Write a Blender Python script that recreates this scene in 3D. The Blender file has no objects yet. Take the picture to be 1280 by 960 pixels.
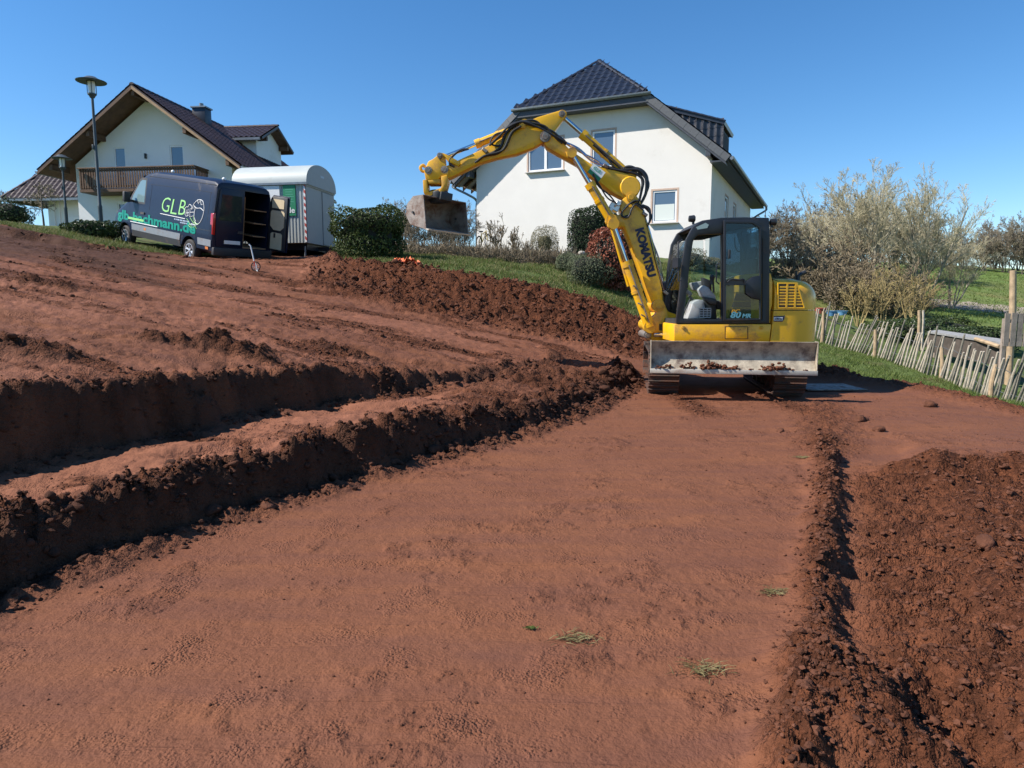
import bpy, bmesh, math, random
import numpy as np
from mathutils import Vector, Matrix, Euler
from mathutils.geometry import tessellate_polygon

R = math.radians
SC = bpy.context.scene
COL = SC.collection
rng = np.random.default_rng(11)
random.seed(5)

# ------------------------------------------------------------------ camera, sky, sun
CAM_H = 1.4
FPX = 855.0                       # focal length in pixels of the 1280 px wide photograph
PITCH = math.atan(103 / 855)
cam_data = bpy.data.cameras.new('camera')
cam_data.sensor_fit = 'HORIZONTAL'
cam_data.sensor_width = 36
cam_data.lens = 36 * FPX / 1280
cam_data.clip_start = 0.05
cam_data.clip_end = 3000
cam = bpy.data.objects.new('camera', cam_data)
cam.location = (0, 0, CAM_H)
cam.rotation_euler = (R(90) - PITCH, 0, 0)
COL.objects.link(cam)
SC.camera = cam

SUN_EL = R(44)
SUN_DIR = Vector((math.cos(SUN_EL) * 0.986, math.cos(SUN_EL) * 0.165, -math.sin(SUN_EL))).normalized()   # travel of the light
world = bpy.data.worlds.new('World')
SC.world = world
world.use_nodes = True
wn = world.node_tree.nodes
wl = world.node_tree.links
bg = wn['Background']
sky = wn.new('ShaderNodeTexSky')
sky.sky_type = 'NISHITA'
sky.sun_disc = False
sky.sun_elevation = SUN_EL
sky.sun_rotation = math.atan2(-SUN_DIR.x, -SUN_DIR.y)
sky.altitude = 300
sky.air_density = 1.0
sky.dust_density = 0.1
sky.ozone_density = 4.5
hs = wn.new('ShaderNodeHueSaturation')
hs.inputs['Saturation'].default_value = 1.22
wl.new(sky.outputs[0], hs.inputs['Color'])
wl.new(hs.outputs['Color'], bg.inputs[0])
bg.inputs[1].default_value = 0.102
sun_data = bpy.data.lights.new('sun', 'SUN')
sun_data.energy = 5.0
sun_data.angle = R(0.53)
sun_data.color = (1.0, 0.94, 0.85)
sun = bpy.data.objects.new('sun', sun_data)
sun.rotation_euler = SUN_DIR.to_track_quat('-Z', 'Y').to_euler()
sun.location = (-30, -5, 40)
COL.objects.link(sun)
SC.view_settings.view_transform = 'Standard'
SC.view_settings.look = 'None'
SC.view_settings.gamma = 1
SC.view_settings.exposure = 0.72
SC.cycles.max_bounces = 8
SC.cycles.transparent_max_bounces = 16


def ray(x, y):
    a = (x - 640) / FPX
    b = (480 - y) / FPX
    c, s = math.cos(PITCH), math.sin(PITCH)
    return np.array([a, c + b * s, -s + b * c])


def at(x, y, Y):
    """World point seen at pixel x, y of the 1280x960 photograph, at depth Y."""
    r = ray(x, y)
    return r * (Y / r[1]) + np.array([0, 0, CAM_H])


# ------------------------------------------------------------------ naming
def tag(o, label=None, cat=None, group=None, kind=None):
    if label: o['label'] = label
    if cat: o['category'] = cat
    if group: o['group'] = group
    if kind: o['kind'] = kind
    return o


def empty(name, loc, rz=0.0, label=None, cat=None, group=None):
    o = bpy.data.objects.new(name, None)
    o.empty_display_size = 0.2
    o.location = [float(v) for v in loc]
    o.rotation_euler = (0, 0, rz)
    COL.objects.link(o)
    return tag(o, label, cat, group)


def link(name, me, parent=None, loc=None, rot=None, scale=None):
    o = bpy.data.objects.new(name, me)
    COL.objects.link(o)
    if parent is not None: o.parent = parent
    if loc is not None: o.location = [float(v) for v in loc]
    if rot is not None: o.rotation_euler = rot
    if scale is not None: o.scale = scale
    return o


def copy_tree(o, parent=None):
    c = o.copy()
    COL.objects.link(c)
    c.parent = parent
    for ch in list(o.children):
        copy_tree(ch, c)
    return c


# ------------------------------------------------------------------ meshes
def np_mesh(name, V, F, mat=None, smooth=False, attrs=None):
    V = np.asarray(V, np.float32)
    F = np.asarray(F, np.int32)
    k = F.shape[1]
    me = bpy.data.meshes.new(name)
    me.vertices.add(len(V))
    me.vertices.foreach_set('co', V.ravel())
    me.loops.add(F.size)
    me.loops.foreach_set('vertex_index', F.ravel())
    me.polygons.add(len(F))
    me.polygons.foreach_set('loop_start', np.arange(0, F.size, k, dtype=np.int32))
    me.polygons.foreach_set('use_smooth', np.full(len(F), smooth))
    if attrs:
        for an, av in attrs.items():
            a = me.attributes.new(an, 'FLOAT', 'POINT')
            a.data.foreach_set('value', np.asarray(av, np.float32))
    me.update(calc_edges=True)
    if mat: me.materials.append(mat)
    return me


def catmull(pts, n=8):
    P = [np.array(p, float) for p in pts]
    P = [2 * P[0] - P[1]] + P + [2 * P[-1] - P[-2]]
    out = []
    for i in range(1, len(P) - 2):
        for k in range(n):
            t = k / n
            out.append(0.5 * (2 * P[i] + (P[i + 1] - P[i - 1]) * t + (2 * P[i - 1] - 5 * P[i] + 4 * P[i + 1] - P[i + 2]) * t * t
                              + (-P[i - 1] + 3 * P[i] - 3 * P[i + 1] + P[i + 2]) * t ** 3))
    out.append(P[-2])
    return out


class MB:
    """Collects shapes and links them as one mesh object."""
    def __init__(self):
        self.v, self.f = [], []

    def add(self, V, F):
        b = len(self.v)
        self.v += [tuple(float(c) for c in p) for p in V]
        self.f += [tuple(i + b for i in q) for q in F]
        return self

    def box(self, c, s, rot=None):
        hx, hy, hz = s[0] / 2, s[1] / 2, s[2] / 2
        V = [Vector((x, y, z)) for x in (-hx, hx) for y in (-hy, hy) for z in (-hz, hz)]
        if rot is not None:
            m = rot if isinstance(rot, Matrix) else Euler(rot).to_matrix()
            V = [m @ p for p in V]
        V = [p + Vector([float(k) for k in c]) for p in V]
        return self.add(V, [(0, 1, 3, 2), (4, 6, 7, 5), (0, 4, 5, 1), (2, 3, 7, 6), (0, 2, 6, 4), (1, 5, 7, 3)])

    def box2(self, a, b):
        a, b = np.array(a, float), np.array(b, float)
        return self.box((a + b) / 2, np.abs(b - a))

    def prism(self, poly, a, b, axis='y'):
        """Closed outline in the two other axes, extruded along axis from a to b."""
        n = len(poly)
        def pt(p, t):
            return {'y': (p[0], t, p[1]), 'x': (t, p[0], p[1]), 'z': (p[0], p[1], t)}[axis]
        V = [pt(p, a) for p in poly] + [pt(p, b) for p in poly]
        ar = sum(poly[i][0] * poly[(i + 1) % n][1] - poly[(i + 1) % n][0] * poly[i][1] for i in range(n))
        flip = (ar > 0) == (axis == 'y')
        if b < a: flip = not flip
        F = [tuple(range(n))[::-1], tuple(range(n, 2 * n))] + [(i, (i + 1) % n, n + (i + 1) % n, n + i) for i in range(n)]
        if flip: F = [q[::-1] for q in F]
        return self.add(V, F)

    def ring(self, outer, inner, a, b, axis='y'):
        """Frame between two outlines with the same number of points."""
        n = len(outer)
        def pt(p, t):
            return {'y': (p[0], t, p[1]), 'x': (t, p[0], p[1]), 'z': (p[0], p[1], t)}[axis]
        V = [pt(p, a) for p in outer] + [pt(p, a) for p in inner] + [pt(p, b) for p in outer] + [pt(p, b) for p in inner]
        F = []
        for i in range(n):
            j = (i + 1) % n
            F += [(i, j, n + j, n + i), (2 * n + i, 3 * n + i, 3 * n + j, 2 * n + j),
                  (i, 2 * n + i, 2 * n + j, j), (n + i, n + j, 3 * n + j, 3 * n + i)]
        return self.add(V, F)

    def tube(self, pts, r, seg=8, cap=True, r1=None):
        P = [Vector([float(c) for c in p]) for p in pts]
        n = len(P)
        V, F = [], []
        up = None
        for i in range(n):
            d = (P[min(i + 1, n - 1)] - P[max(i - 1, 0)]).normalized()
            if up is None:
                up = d.orthogonal().normalized()
            else:
                up = (up - d * up.dot(d))
                up = up.normalized() if up.length > 1e-6 else d.orthogonal().normalized()
            s = d.cross(up)
            rr = r if r1 is None else r + (r1 - r) * i / (n - 1)
            for k in range(seg):
                a = 2 * math.pi * k / seg
                V.append(P[i] + up * (math.cos(a) * rr) + s * (math.sin(a) * rr))
        for i in range(n - 1):
            for k in range(seg):
                k2 = (k + 1) % seg
                F.append((i * seg + k, i * seg + k2, (i + 1) * seg + k2, (i + 1) * seg + k))
        if cap:
            F += [tuple(range(seg))[::-1], tuple((n - 1) * seg + k for k in range(seg))]
        return self.add(V, F)

    def cyl(self, a, b, r, seg=16):
        return self.tube([a, b], r, seg)

    def lathe(self, prof, c=(0, 0, 0), seg=16, axis='z'):
        V, F = [], []
        for (r, z) in prof:
            for k in range(seg):
                a = 2 * math.pi * k / seg
                p = (math.cos(a) * r, math.sin(a) * r, z)
                if axis == 'y': p = (p[0], z, p[1])
                if axis == 'x': p = (z, p[0], p[1])
                V.append((p[0] + c[0], p[1] + c[1], p[2] + c[2]))
        n = len(prof)
        for i in range(n - 1):
            for k in range(seg):
                k2 = (k + 1) % seg
                q = (i * seg + k, i * seg + k2, (i + 1) * seg + k2, (i + 1) * seg + k)
                F.append(q[::-1] if axis == 'y' else q)
        return self.add(V, F)

    def mesh(self, name, mat=None, bevel=0.0, smooth=True, angle=35, bseg=2):
        me = bpy.data.meshes.new(name)
        me.from_pydata(self.v, [], self.f)
        me.update()
        bm = bmesh.new()
        bm.from_mesh(me)
        bmesh.ops.recalc_face_normals(bm, faces=bm.faces)
        if bevel:
            es = [e for e in bm.edges if len(e.link_faces) == 2 and e.calc_face_angle(0) > R(28)]
            bmesh.ops.bevel(bm, geom=es, offset=bevel, segments=bseg, affect='EDGES', profile=0.5, clamp_overlap=True)
        bm.to_mesh(me)
        bm.free()
        if smooth:
            me.polygons.foreach_set('use_smooth', np.full(len(me.polygons), True))
            me.set_sharp_from_angle(angle=R(angle))
        if mat: me.materials.append(mat)
        return me

    def build(self, name, mat=None, parent=None, bevel=0.0, loc=None, rot=None, **kw):
        return link(name, self.mesh(name, mat, bevel, **kw), parent, loc, rot)


def text_mesh(s, size, bold=0.0, extrude=0.004, spacing=1.0, shear=0.0):
    cu = bpy.data.curves.new('lettering', 'FONT')
    cu.body = s
    cu.size = size
    cu.offset = bold
    cu.extrude = extrude
    cu.space_character = spacing
    cu.shear = shear
    cu.resolution_u = 3
    ob = bpy.data.objects.new('lettering_tmp', cu)
    COL.objects.link(ob)
    dg = bpy.context.evaluated_depsgraph_get()
    me = bpy.data.meshes.new_from_object(ob.evaluated_get(dg))
    bpy.data.objects.remove(ob)
    bpy.data.curves.remove(cu)
    return me


def place_text(name, s, parent, mat, origin, ex, ey, width=None, height=None, **kw):
    """Lettering laid on the plane through origin (parent's coordinates), ex to the right, ey up; fitted to width/height."""
    me = text_mesh(s, 1.0, **kw)
    co = np.empty(len(me.vertices) * 3, np.float32)
    me.vertices.foreach_get('co', co)
    co = co.reshape(-1, 3)
    mn, mx = co.min(0), co.max(0)
    sx = width / (mx[0] - mn[0])
    sy = (height / (mx[1] - mn[1])) if height else sx
    ex, ey = np.array(ex, float), np.array(ey, float)
    ex /= np.linalg.norm(ex); ey /= np.linalg.norm(ey)
    n = np.cross(ex, ey)
    out = np.array(origin, float) + np.outer((co[:, 0] - mn[0]) * sx, ex) + np.outer((co[:, 1] - mn[1]) * sy, ey) + np.outer(np.sign(co[:, 2]) * 0.002 + 0.002, n)
    me.vertices.foreach_set('co', out.astype(np.float32).ravel())
    me.update()
    me.materials.clear()
    me.materials.append(mat)
    return link(name, me, parent)


# ------------------------------------------------------------------ materials
def mat(name, col, rough=0.6, metal=0.0, var=0.0, vscale=8.0, dirt=None, dirt_amt=0.0, dscale=3.0, bump=0.0, bscale=40.0, spec=0.5, coat=0.0, col2=None, gen='Object'):
    m = bpy.data.materials.new(name)
    m.use_nodes = True
    nt = m.node_tree
    N, L = nt.nodes, nt.links
    b = N['Principled BSDF']
    b.inputs['Roughness'].default_value = rough
    b.inputs['Metallic'].default_value = metal
    b.inputs['Specular IOR Level'].default_value = spec
    if coat:
        b.inputs['Coat Weight'].default_value = coat
        b.inputs['Coat Roughness'].default_value = 0.06
    tc = N.new('ShaderNodeTexCoord')
    out = None
    def noise(scale, detail=5, rgh=0.6):
        n = N.new('ShaderNodeTexNoise')
        n.inputs['Scale'].default_value = scale
        n.inputs['Detail'].default_value = detail
        n.inputs['Roughness'].default_value = rgh
        L.new(tc.outputs[gen], n.inputs['Vector'])
        return n
    c = list(col) + [1.0]
    if var or col2:
        n = noise(vscale)
        r = N.new('ShaderNodeValToRGB')
        r.color_ramp.elements[0].position = 0.3
        r.color_ramp.elements[1].position = 0.7
        lo = [max(0, k * (1 - var)) for k in col] if not col2 else list(col2)
        hi = [min(1, k * (1 + var)) for k in col]
        r.color_ramp.elements[0].color = lo + [1]
        r.color_ramp.elements[1].color = hi + [1]
        L.new(n.outputs['Fac'], r.inputs['Fac'])
        out = r.outputs['Color']
    if dirt:
        n = noise(dscale, 8, 0.7)
        r = N.new('ShaderNodeValToRGB')
        r.color_ramp.elements[0].position = 0.62 - 0.3 * dirt_amt
        r.color_ramp.elements[1].position = 0.80 - 0.3 * dirt_amt
        r.color_ramp.elements[0].color = (0, 0, 0, 1)
        r.color_ramp.elements[1].color = (1, 1, 1, 1)
        L.new(n.outputs['Fac'], r.inputs['Fac'])
        mx = N.new('ShaderNodeMix')
        mx.data_type = 'RGBA'
        if out: L.new(out, mx.inputs['A'])
        else: mx.inputs['A'].default_value = c
        mx.inputs['B'].default_value = list(dirt) + [1]
        L.new(r.outputs['Color'], mx.inputs['Factor'])
        out = mx.outputs['Result']
        mr = N.new('ShaderNodeMapRange')
        mr.inputs['To Min'].default_value = rough
        mr.inputs['To Max'].default_value = 0.9
        L.new(r.outputs['Color'], mr.inputs['Value'])
        L.new(mr.outputs['Result'], b.inputs['Roughness'])
    if out: L.new(out, b.inputs['Base Color'])
    else: b.inputs['Base Color'].default_value = c
    if bump:
        n = noise(bscale, 6, 0.65)
        bp = N.new('ShaderNodeBump')
        bp.inputs['Strength'].default_value = min(1.0, bump)
        bp.inputs['Distance'].default_value = 0.02
        L.new(n.outputs['Fac'], bp.inputs['Height'])
        L.new(bp.outputs['Normal'], b.inputs['Normal'])
    return m


def glass(name, tint=(0.7, 0.8, 0.85), refl=0.12, rough=0.02):
    """Thin pane: tinted see-through plus a mirror sheen."""
    m = bpy.data.materials.new(name)
    m.use_nodes = True
    N, L = m.node_tree.nodes, m.node_tree.links
    N.remove(N['Principled BSDF'])
    t = N.new('ShaderNodeBsdfTransparent')
    t.inputs[0].default_value = list(tint) + [1]
    g = N.new('ShaderNodeBsdfGlossy')
    g.inputs['Roughness'].default_value = rough
    lw = N.new('ShaderNodeLayerWeight')
    lw.inputs['Blend'].default_value = 0.22
    mr = N.new('ShaderNodeMapRange')
    mr.inputs['To Min'].default_value = refl
    mr.inputs['To Max'].default_value = 0.9
    L.new(lw.outputs['Fresnel'], mr.inputs['Value'])
    mx = N.new('ShaderNodeMixShader')
    L.new(mr.outputs['Result'], mx.inputs[0])
    L.new(t.outputs[0], mx.inputs[1])
    L.new(g.outputs[0], mx.inputs[2])
    L.new(mx.outputs[0], N['Material Output'].inputs['Surface'])
    return m


def leaf_mat(name, c1, c2, rough=0.55, trans=0.25, per='Random Per Island'):
    m = bpy.data.materials.new(name)
    m.use_nodes = True
    N, L = m.node_tree.nodes, m.node_tree.links
    b = N['Principled BSDF']
    g = N.new('ShaderNodeNewGeometry')
    mx = N.new('ShaderNodeMix')
    mx.data_type = 'RGBA'
    mx.inputs['A'].default_value = list(c1) + [1]
    mx.inputs['B'].default_value = list(c2) + [1]
    L.new(g.outputs[per], mx.inputs['Factor'])
    L.new(mx.outputs['Result'], b.inputs['Base Color'])
    b.inputs['Roughness'].default_value = rough
    b.inputs['Specular IOR Level'].default_value = 0.3
    if trans:
        tr = N.new('ShaderNodeBsdfTranslucent')
        L.new(mx.outputs['Result'], tr.inputs['Color'])
        ms = N.new('ShaderNodeMixShader')
        ms.inputs[0].default_value = trans
        L.new(b.outputs[0], ms.inputs[1])
        L.new(tr.outputs[0], ms.inputs[2])
        L.new(ms.outputs[0], N['Material Output'].inputs['Surface'])
    return m


RED_SOIL = (0.15, 0.062, 0.038)


def soil_mat(name, smooth_a, smooth_b, crumb_a, crumb_b, dark, bump=1.0):
    """Clay where the ground attribute 'rough' is 0, crumbly soil where it is 1, damp topsoil where 'damp' is 1."""
    m = bpy.data.materials.new(name)
    m.use_nodes = True
    N, L = m.node_tree.nodes, m.node_tree.links
    b = N['Principled BSDF']
    b.inputs['Specular IOR Level'].default_value = 0.1
    tc = N.new('ShaderNodeTexCoord')
    def noise(scale, detail=6, rgh=0.6, dist=0.0, vec=None):
        n = N.new('ShaderNodeTexNoise')
        n.inputs['Scale'].default_value = scale
        n.inputs['Detail'].default_value = min(detail, 4.5)
        n.inputs['Roughness'].default_value = rgh
        n.inputs['Distortion'].default_value = dist
        L.new(vec if vec else tc.outputs['Object'], n.inputs['Vector'])
        return n.outputs['Fac']
    def ramp(fac, p0, p1, c0, c1):
        r = N.new('ShaderNodeValToRGB')
        r.color_ramp.elements[0].position = p0
        r.color_ramp.elements[1].position = p1
        r.color_ramp.elements[0].color = list(c0) + [1]
        r.color_ramp.elements[1].color = list(c1) + [1]
        L.new(fac, r.inputs['Fac'])
        return r.outputs['Color']
    def mix(f, a, c):
        x = N.new('ShaderNodeMix')
        x.data_type = 'RGBA'
        L.new(f, x.inputs['Factor'])
        L.new(a, x.inputs['A'])
        L.new(c, x.inputs['B'])
        return x.outputs['Result']
    def attr(n):
        a = N.new('ShaderNodeAttribute')
        a.attribute_name = n
        return a.outputs['Fac']
    mp = N.new('ShaderNodeMapping')
    mp.inputs['Rotation'].default_value = (0, 0, R(-62))
    mp.inputs['Scale'].default_value = (0.35, 2.4, 1)
    L.new(tc.outputs['Object'], mp.inputs['Vector'])
    streak = noise(1.6, 8, 0.65, 0.4, mp.outputs['Vector'])
    blot = noise(0.9, 7, 0.62, 0.6)
    sm = ramp(streak, 0.32, 0.68, smooth_a, smooth_b)
    sm2 = mix(ramp(blot, 0.40, 0.95, (0, 0, 0), (1, 1, 1)), sm, ramp(noise(14, 6, 0.7), 0.3, 0.75, crumb_b, smooth_a))
    cr = ramp(noise(5.5, 9, 0.72), 0.3, 0.72, crumb_a, crumb_b)
    gr1 = N.new('ShaderNodeMath'); gr1.operation = 'MULTIPLY_ADD'; gr1.use_clamp = True
    L.new(noise(2.2, 6, 0.7), gr1.inputs[0]); gr1.inputs[1].default_value = 0.5; gr1.inputs[2].default_value = -0.25
    gr2 = N.new('ShaderNodeMath'); gr2.operation = 'ADD'; gr2.use_clamp = True
    L.new(attr('rough'), gr2.inputs[0]); L.new(gr1.outputs[0], gr2.inputs[1])
    col = mix(gr2.outputs[0], sm2, cr)
    vc = N.new('ShaderNodeTexVoronoi'); vc.inputs['Scale'].default_value = 30
    L.new(tc.outputs['Object'], vc.inputs['Vector'])
    sepc = N.new('ShaderNodeSeparateColor'); L.new(vc.outputs['Color'], sepc.inputs[0])
    vr = ramp(sepc.outputs[0], 0, 1, (.72, .72, .72), (1.22, 1.18, 1.15))
    vm = N.new('ShaderNodeMix'); vm.data_type = 'RGBA'; vm.blend_type = 'MULTIPLY'
    L.new(gr2.outputs[0], vm.inputs['Factor']); L.new(col, vm.inputs['A']); L.new(vr, vm.inputs['B'])
    col = vm.outputs['Result']
    speck = ramp(noise(55, 4, 0.8), 0.60, 0.74, (1, 1, 1), (0.72, 0.66, 0.62))
    mm = N.new('ShaderNodeMix')
    mm.data_type = 'RGBA'
    mm.blend_type = 'MULTIPLY'
    mm.inputs['Factor'].default_value = 1
    L.new(col, mm.inputs['A'])
    L.new(speck, mm.inputs['B'])
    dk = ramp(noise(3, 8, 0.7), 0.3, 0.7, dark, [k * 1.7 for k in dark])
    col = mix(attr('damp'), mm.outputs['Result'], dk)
    ng = N.new('ShaderNodeMath'); ng.operation = 'MULTIPLY'; ng.use_clamp = True
    L.new(attr('damp'), ng.inputs[0]); ng.inputs[1].default_value = -1.0
    col = mix(ng.outputs[0], col, ramp(noise(4, 8, .7), .3, .7, (0.17, 0.070, 0.041), (0.265, 0.110, 0.064)))
    L.new(col, b.inputs['Base Color'])
    mr = N.new('ShaderNodeMapRange')
    mr.inputs['To Min'].default_value = 0.75
    mr.inputs['To Max'].default_value = 0.95
    L.new(attr('rough'), mr.inputs['Value'])
    L.new(mr.outputs['Result'], b.inputs['Roughness'])
    # relief: crumbs of two sizes where rough, fine grit and faint scrapes elsewhere
    def math_(op, x, y, z=None):
        k = N.new('ShaderNodeMath'); k.operation = op
        for i, q in enumerate((x, y, z)):
            if q is None: continue
            if isinstance(q, (int, float)): k.inputs[i].default_value = q
            else: L.new(q, k.inputs[i])
        return k.outputs[0]
    def voro(scale, out='Distance'):
        wv = N.new('ShaderNodeTexNoise'); wv.inputs['Scale'].default_value = scale * .6
        L.new(tc.outputs['Object'], wv.inputs['Vector'])
        mxv = N.new('ShaderNodeMix'); mxv.data_type = 'RGBA'; mxv.blend_type = 'LINEAR_LIGHT'; mxv.inputs['Factor'].default_value = .6 / scale
        L.new(tc.outputs['Object'], mxv.inputs['A']); L.new(wv.outputs['Color'], mxv.inputs['B'])
        v = N.new('ShaderNodeTexVoronoi'); v.inputs['Scale'].default_value = scale
        L.new(mxv.outputs['Result'], v.inputs['Vector'])
        return v.outputs[out]
    rf = attr('rough')
    c1 = math_('MULTIPLY', math_('SUBTRACT', 1.0, voro(17)), .038)
    c2 = math_('MULTIPLY', math_('SUBTRACT', 1.0, voro(46)), .020)
    c3 = math_('MULTIPLY', math_('SUBTRACT', 1.0, voro(115)), .011)
    crumbs = math_('MULTIPLY', math_('ADD', math_('ADD', c1, c2), c3), rf)
    gm = ramp(noise(3.2, 7, .7), .50, .66, (0, 0, 0), (1, 1, 1))
    grit = math_('MULTIPLY', math_('MULTIPLY', math_('SUBTRACT', 1.0, voro(85)), .011), gm)
    scr = math_('MULTIPLY', noise(9, 6, .7, 0.3, mp.outputs['Vector']), .010)
    fine = math_('MULTIPLY', noise(60, 6, .75), math_('MULTIPLY_ADD', rf, .012, .004))
    mp2 = N.new('ShaderNodeMapping')
    mp2.inputs['Rotation'].default_value = (0, 0, R(-38)); mp2.inputs['Scale'].default_value = (.3, 6.0, 1)
    L.new(tc.outputs['Object'], mp2.inputs['Vector'])
    lines = ramp(noise(2.0, 3, .6, .2, mp2.outputs['Vector']), .60, .66, (0, 0, 0), (1, 1, 1))
    scrape = math_('MULTIPLY', math_('MULTIPLY', lines, math_('SUBTRACT', 1.0, rf)), -.0035)
    hsum = math_('ADD', math_('ADD', math_('ADD', crumbs, grit), scrape), math_('ADD', scr, fine))
    bp = N.new('ShaderNodeBump')
    bp.inputs['Strength'].default_value = bump
    bp.inputs['Distance'].default_value = 1.0
    L.new(hsum, bp.inputs['Height'])
    L.new(bp.outputs['Normal'], b.inputs['Normal'])
    return m


M = {}
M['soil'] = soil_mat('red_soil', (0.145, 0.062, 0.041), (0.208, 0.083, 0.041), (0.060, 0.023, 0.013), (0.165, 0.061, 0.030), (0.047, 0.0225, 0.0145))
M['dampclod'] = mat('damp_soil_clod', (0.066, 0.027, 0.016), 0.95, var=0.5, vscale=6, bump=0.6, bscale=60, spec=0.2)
M['clod'] = mat('soil_clod', (0.105, 0.042, 0.024), 0.95, var=0.5, vscale=7, bump=0.6, bscale=60, spec=0.2)
M['grassground'] = mat('turf', (0.075, 0.105, 0.03), 0.95, var=0.45, vscale=2.5, dirt=(0.10, 0.075, 0.04), dirt_amt=0.35, dscale=1.2, bump=0.8, bscale=20, spec=0.2)
M['meadow'] = mat('meadow_turf', (0.11, 0.165, 0.04), 0.95, var=0.3, vscale=0.25, dirt=(0.17, 0.16, 0.06), dirt_amt=0.5, dscale=0.12, bump=0.6, bscale=6, spec=0.2)
M['gravel'] = mat('gravel', (0.30, 0.25, 0.20), 0.95, var=0.25, vscale=3, bump=0.6, bscale=30, spec=0.2)
M['yellow'] = mat('yellow_paint', (0.80, 0.425, 0.010), 0.34, var=0.06, vscale=2, dirt=(0.46, 0.235, 0.055), dirt_amt=0.36, dscale=4, coat=0.25)
M['yellow_dusty'] = mat('dusty_yellow_paint', (0.66, 0.35, 0.02), 0.42, var=0.1, vscale=3, dirt=(0.30, 0.16, 0.06), dirt_amt=0.42, dscale=4)
M['black'] = mat('black_paint', (0.016, 0.018, 0.023), 0.42, var=0.2, vscale=5, dirt=(0.08, 0.055, 0.045), dirt_amt=0.2)
M['rubber'] = mat('rubber', (0.022, 0.021, 0.020), 0.75, dirt=(0.10, 0.05, 0.034), dirt_amt=0.55, dscale=7, bump=0.3)
M['shoe'] = mat('track_steel', (0.055, 0.048, 0.043), 0.6, metal=0.4, dirt=(0.15, 0.068, 0.045), dirt_amt=0.7, dscale=6, bump=0.4)
M['hose'] = mat('hose_rubber', (0.02, 0.02, 0.022), 0.5, var=0.2, vscale=20)
M['chrome'] = mat('chrome', (0.75, 0.75, 0.76), 0.12, metal=1.0)
M['steel'] = mat('worn_steel', (0.26, 0.235, 0.21), 0.5, metal=0.55, var=0.35, vscale=5, dirt=(0.16, 0.085, 0.055), dirt_amt=0.5, dscale=6, bump=0.3)
M['blade'] = mat('blade_steel', (0.40, 0.34, 0.255), 0.6, metal=0.1, var=0.3, vscale=9, dirt=(0.14, 0.10, 0.08), dirt_amt=0.45, dscale=5, bump=0.3, bscale=30)
M['edge'] = mat('scoured_edge_steel', (0.5, 0.45, 0.38), 0.5, metal=0.3, var=0.15, vscale=10, dirt=(0.2, 0.1, 0.06), dirt_amt=0.3)
M['bucket'] = mat('bucket_steel', (0.24, 0.205, 0.18), 0.6, metal=0.25, var=0.25, vscale=6, dirt=(0.13, 0.07, 0.05), dirt_amt=0.5, dscale=4, bump=0.3)
M['greyplastic'] = mat('grey_plastic', (0.34, 0.35, 0.35), 0.6, var=0.1, dirt=(0.15, 0.09, 0.06), dirt_amt=0.2)
M['darkplastic'] = mat('dark_plastic', (0.03, 0.032, 0.035), 0.55, var=0.2)
M['seat'] = mat('seat_fabric', (0.05, 0.055, 0.06), 0.85, bump=0.3, bscale=150)
M['cabglass'] = glass('clear_cab_glass', (0.90, 0.94, 0.94), 0.02)
M['doorglass'] = glass('tinted_door_glass', (0.62, 0.74, 0.80), 0.025)
M['navy'] = mat('navy_print', (0.010, 0.014, 0.05), 0.45)
M['white'] = mat('white_print', (0.8, 0.8, 0.78), 0.5)
M['green'] = mat('green_print', (0.012, 0.22, 0.10), 0.5)
M['palegreen'] = mat('pale_green_print', (0.10, 0.38, 0.25), 0.5)
M['teal'] = mat('teal_print', (0.0, 0.24, 0.17), 0.4)
M['lime'] = mat('lime_print', (0.30, 0.62, 0.20), 0.4)
M['silver'] = mat('silver_print', (0.45, 0.5, 0.55), 0.35, metal=0.4)
M['lightcyan'] = mat('pale_blue_print', (0.12, 0.34, 0.42), 0.4)

# ------------------------------------------------------------------ noise
def _hash(ix, iy, seed):
    h = (ix.astype(np.int64) * 374761393 + iy.astype(np.int64) * 668265263 + seed * 974634541) & 0xffffffff
    h = ((h ^ (h >> 13)) * 1274126177) & 0xffffffff
    h = (h ^ (h >> 16)) & 0xffffffff
    return h.astype(np.float64) / 4294967295.0


def vnoise(x, y, seed=0):
    ix, iy = np.floor(x), np.floor(y)
    fx, fy = x - ix, y - iy
    def g(dx, dy):
        a = _hash(ix + dx, iy + dy, seed) * 2 * np.pi
        return np.cos(a) * (fx - dx) + np.sin(a) * (fy - dy)
    ux, uy = fx ** 3 * (fx * (fx * 6 - 15) + 10), fy ** 3 * (fy * (fy * 6 - 15) + 10)
    a = g(0, 0) * (1 - ux) + g(1, 0) * ux
    b = g(0, 1) * (1 - ux) + g(1, 1) * ux
    return (a * (1 - uy) + b * uy) * 1.4


def fbm(x, y, octv=5, gain=0.5, seed=0):
    s, a, f = 0, 1.0, 1.0
    for o in range(octv):
        s = s + a * vnoise(x * f + 13.1 * o, y * f - 7.7 * o, seed + o)
        a *= gain
        f *= 2.03
    return s


def domes(x, y, seed=0):
    """Cloddy relief: a dome round each point of a jittered grid, 0..1."""
    ix, iy = np.floor(x), np.floor(y)
    best = np.zeros_like(x)
    for dx in (-1, 0, 1):
        for dy in (-1, 0, 1):
            cx = ix + dx + _hash(ix + dx, iy + dy, seed)
            cy = iy + dy + _hash(ix + dx, iy + dy, seed + 1)
            rr = 0.25 + 0.55 * _hash(ix + dx, iy + dy, seed + 2)
            d2 = ((x - cx) ** 2 + (y - cy) ** 2) / rr ** 2
            best = np.maximum(best, rr * np.sqrt(np.clip(1 - d2, 0, 1)))
    return best


def sstep(a, b, x):
    t = np.clip((x - a) / (b - a), 0, 1)
    return t * t * (3 - 2 * t)


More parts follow.
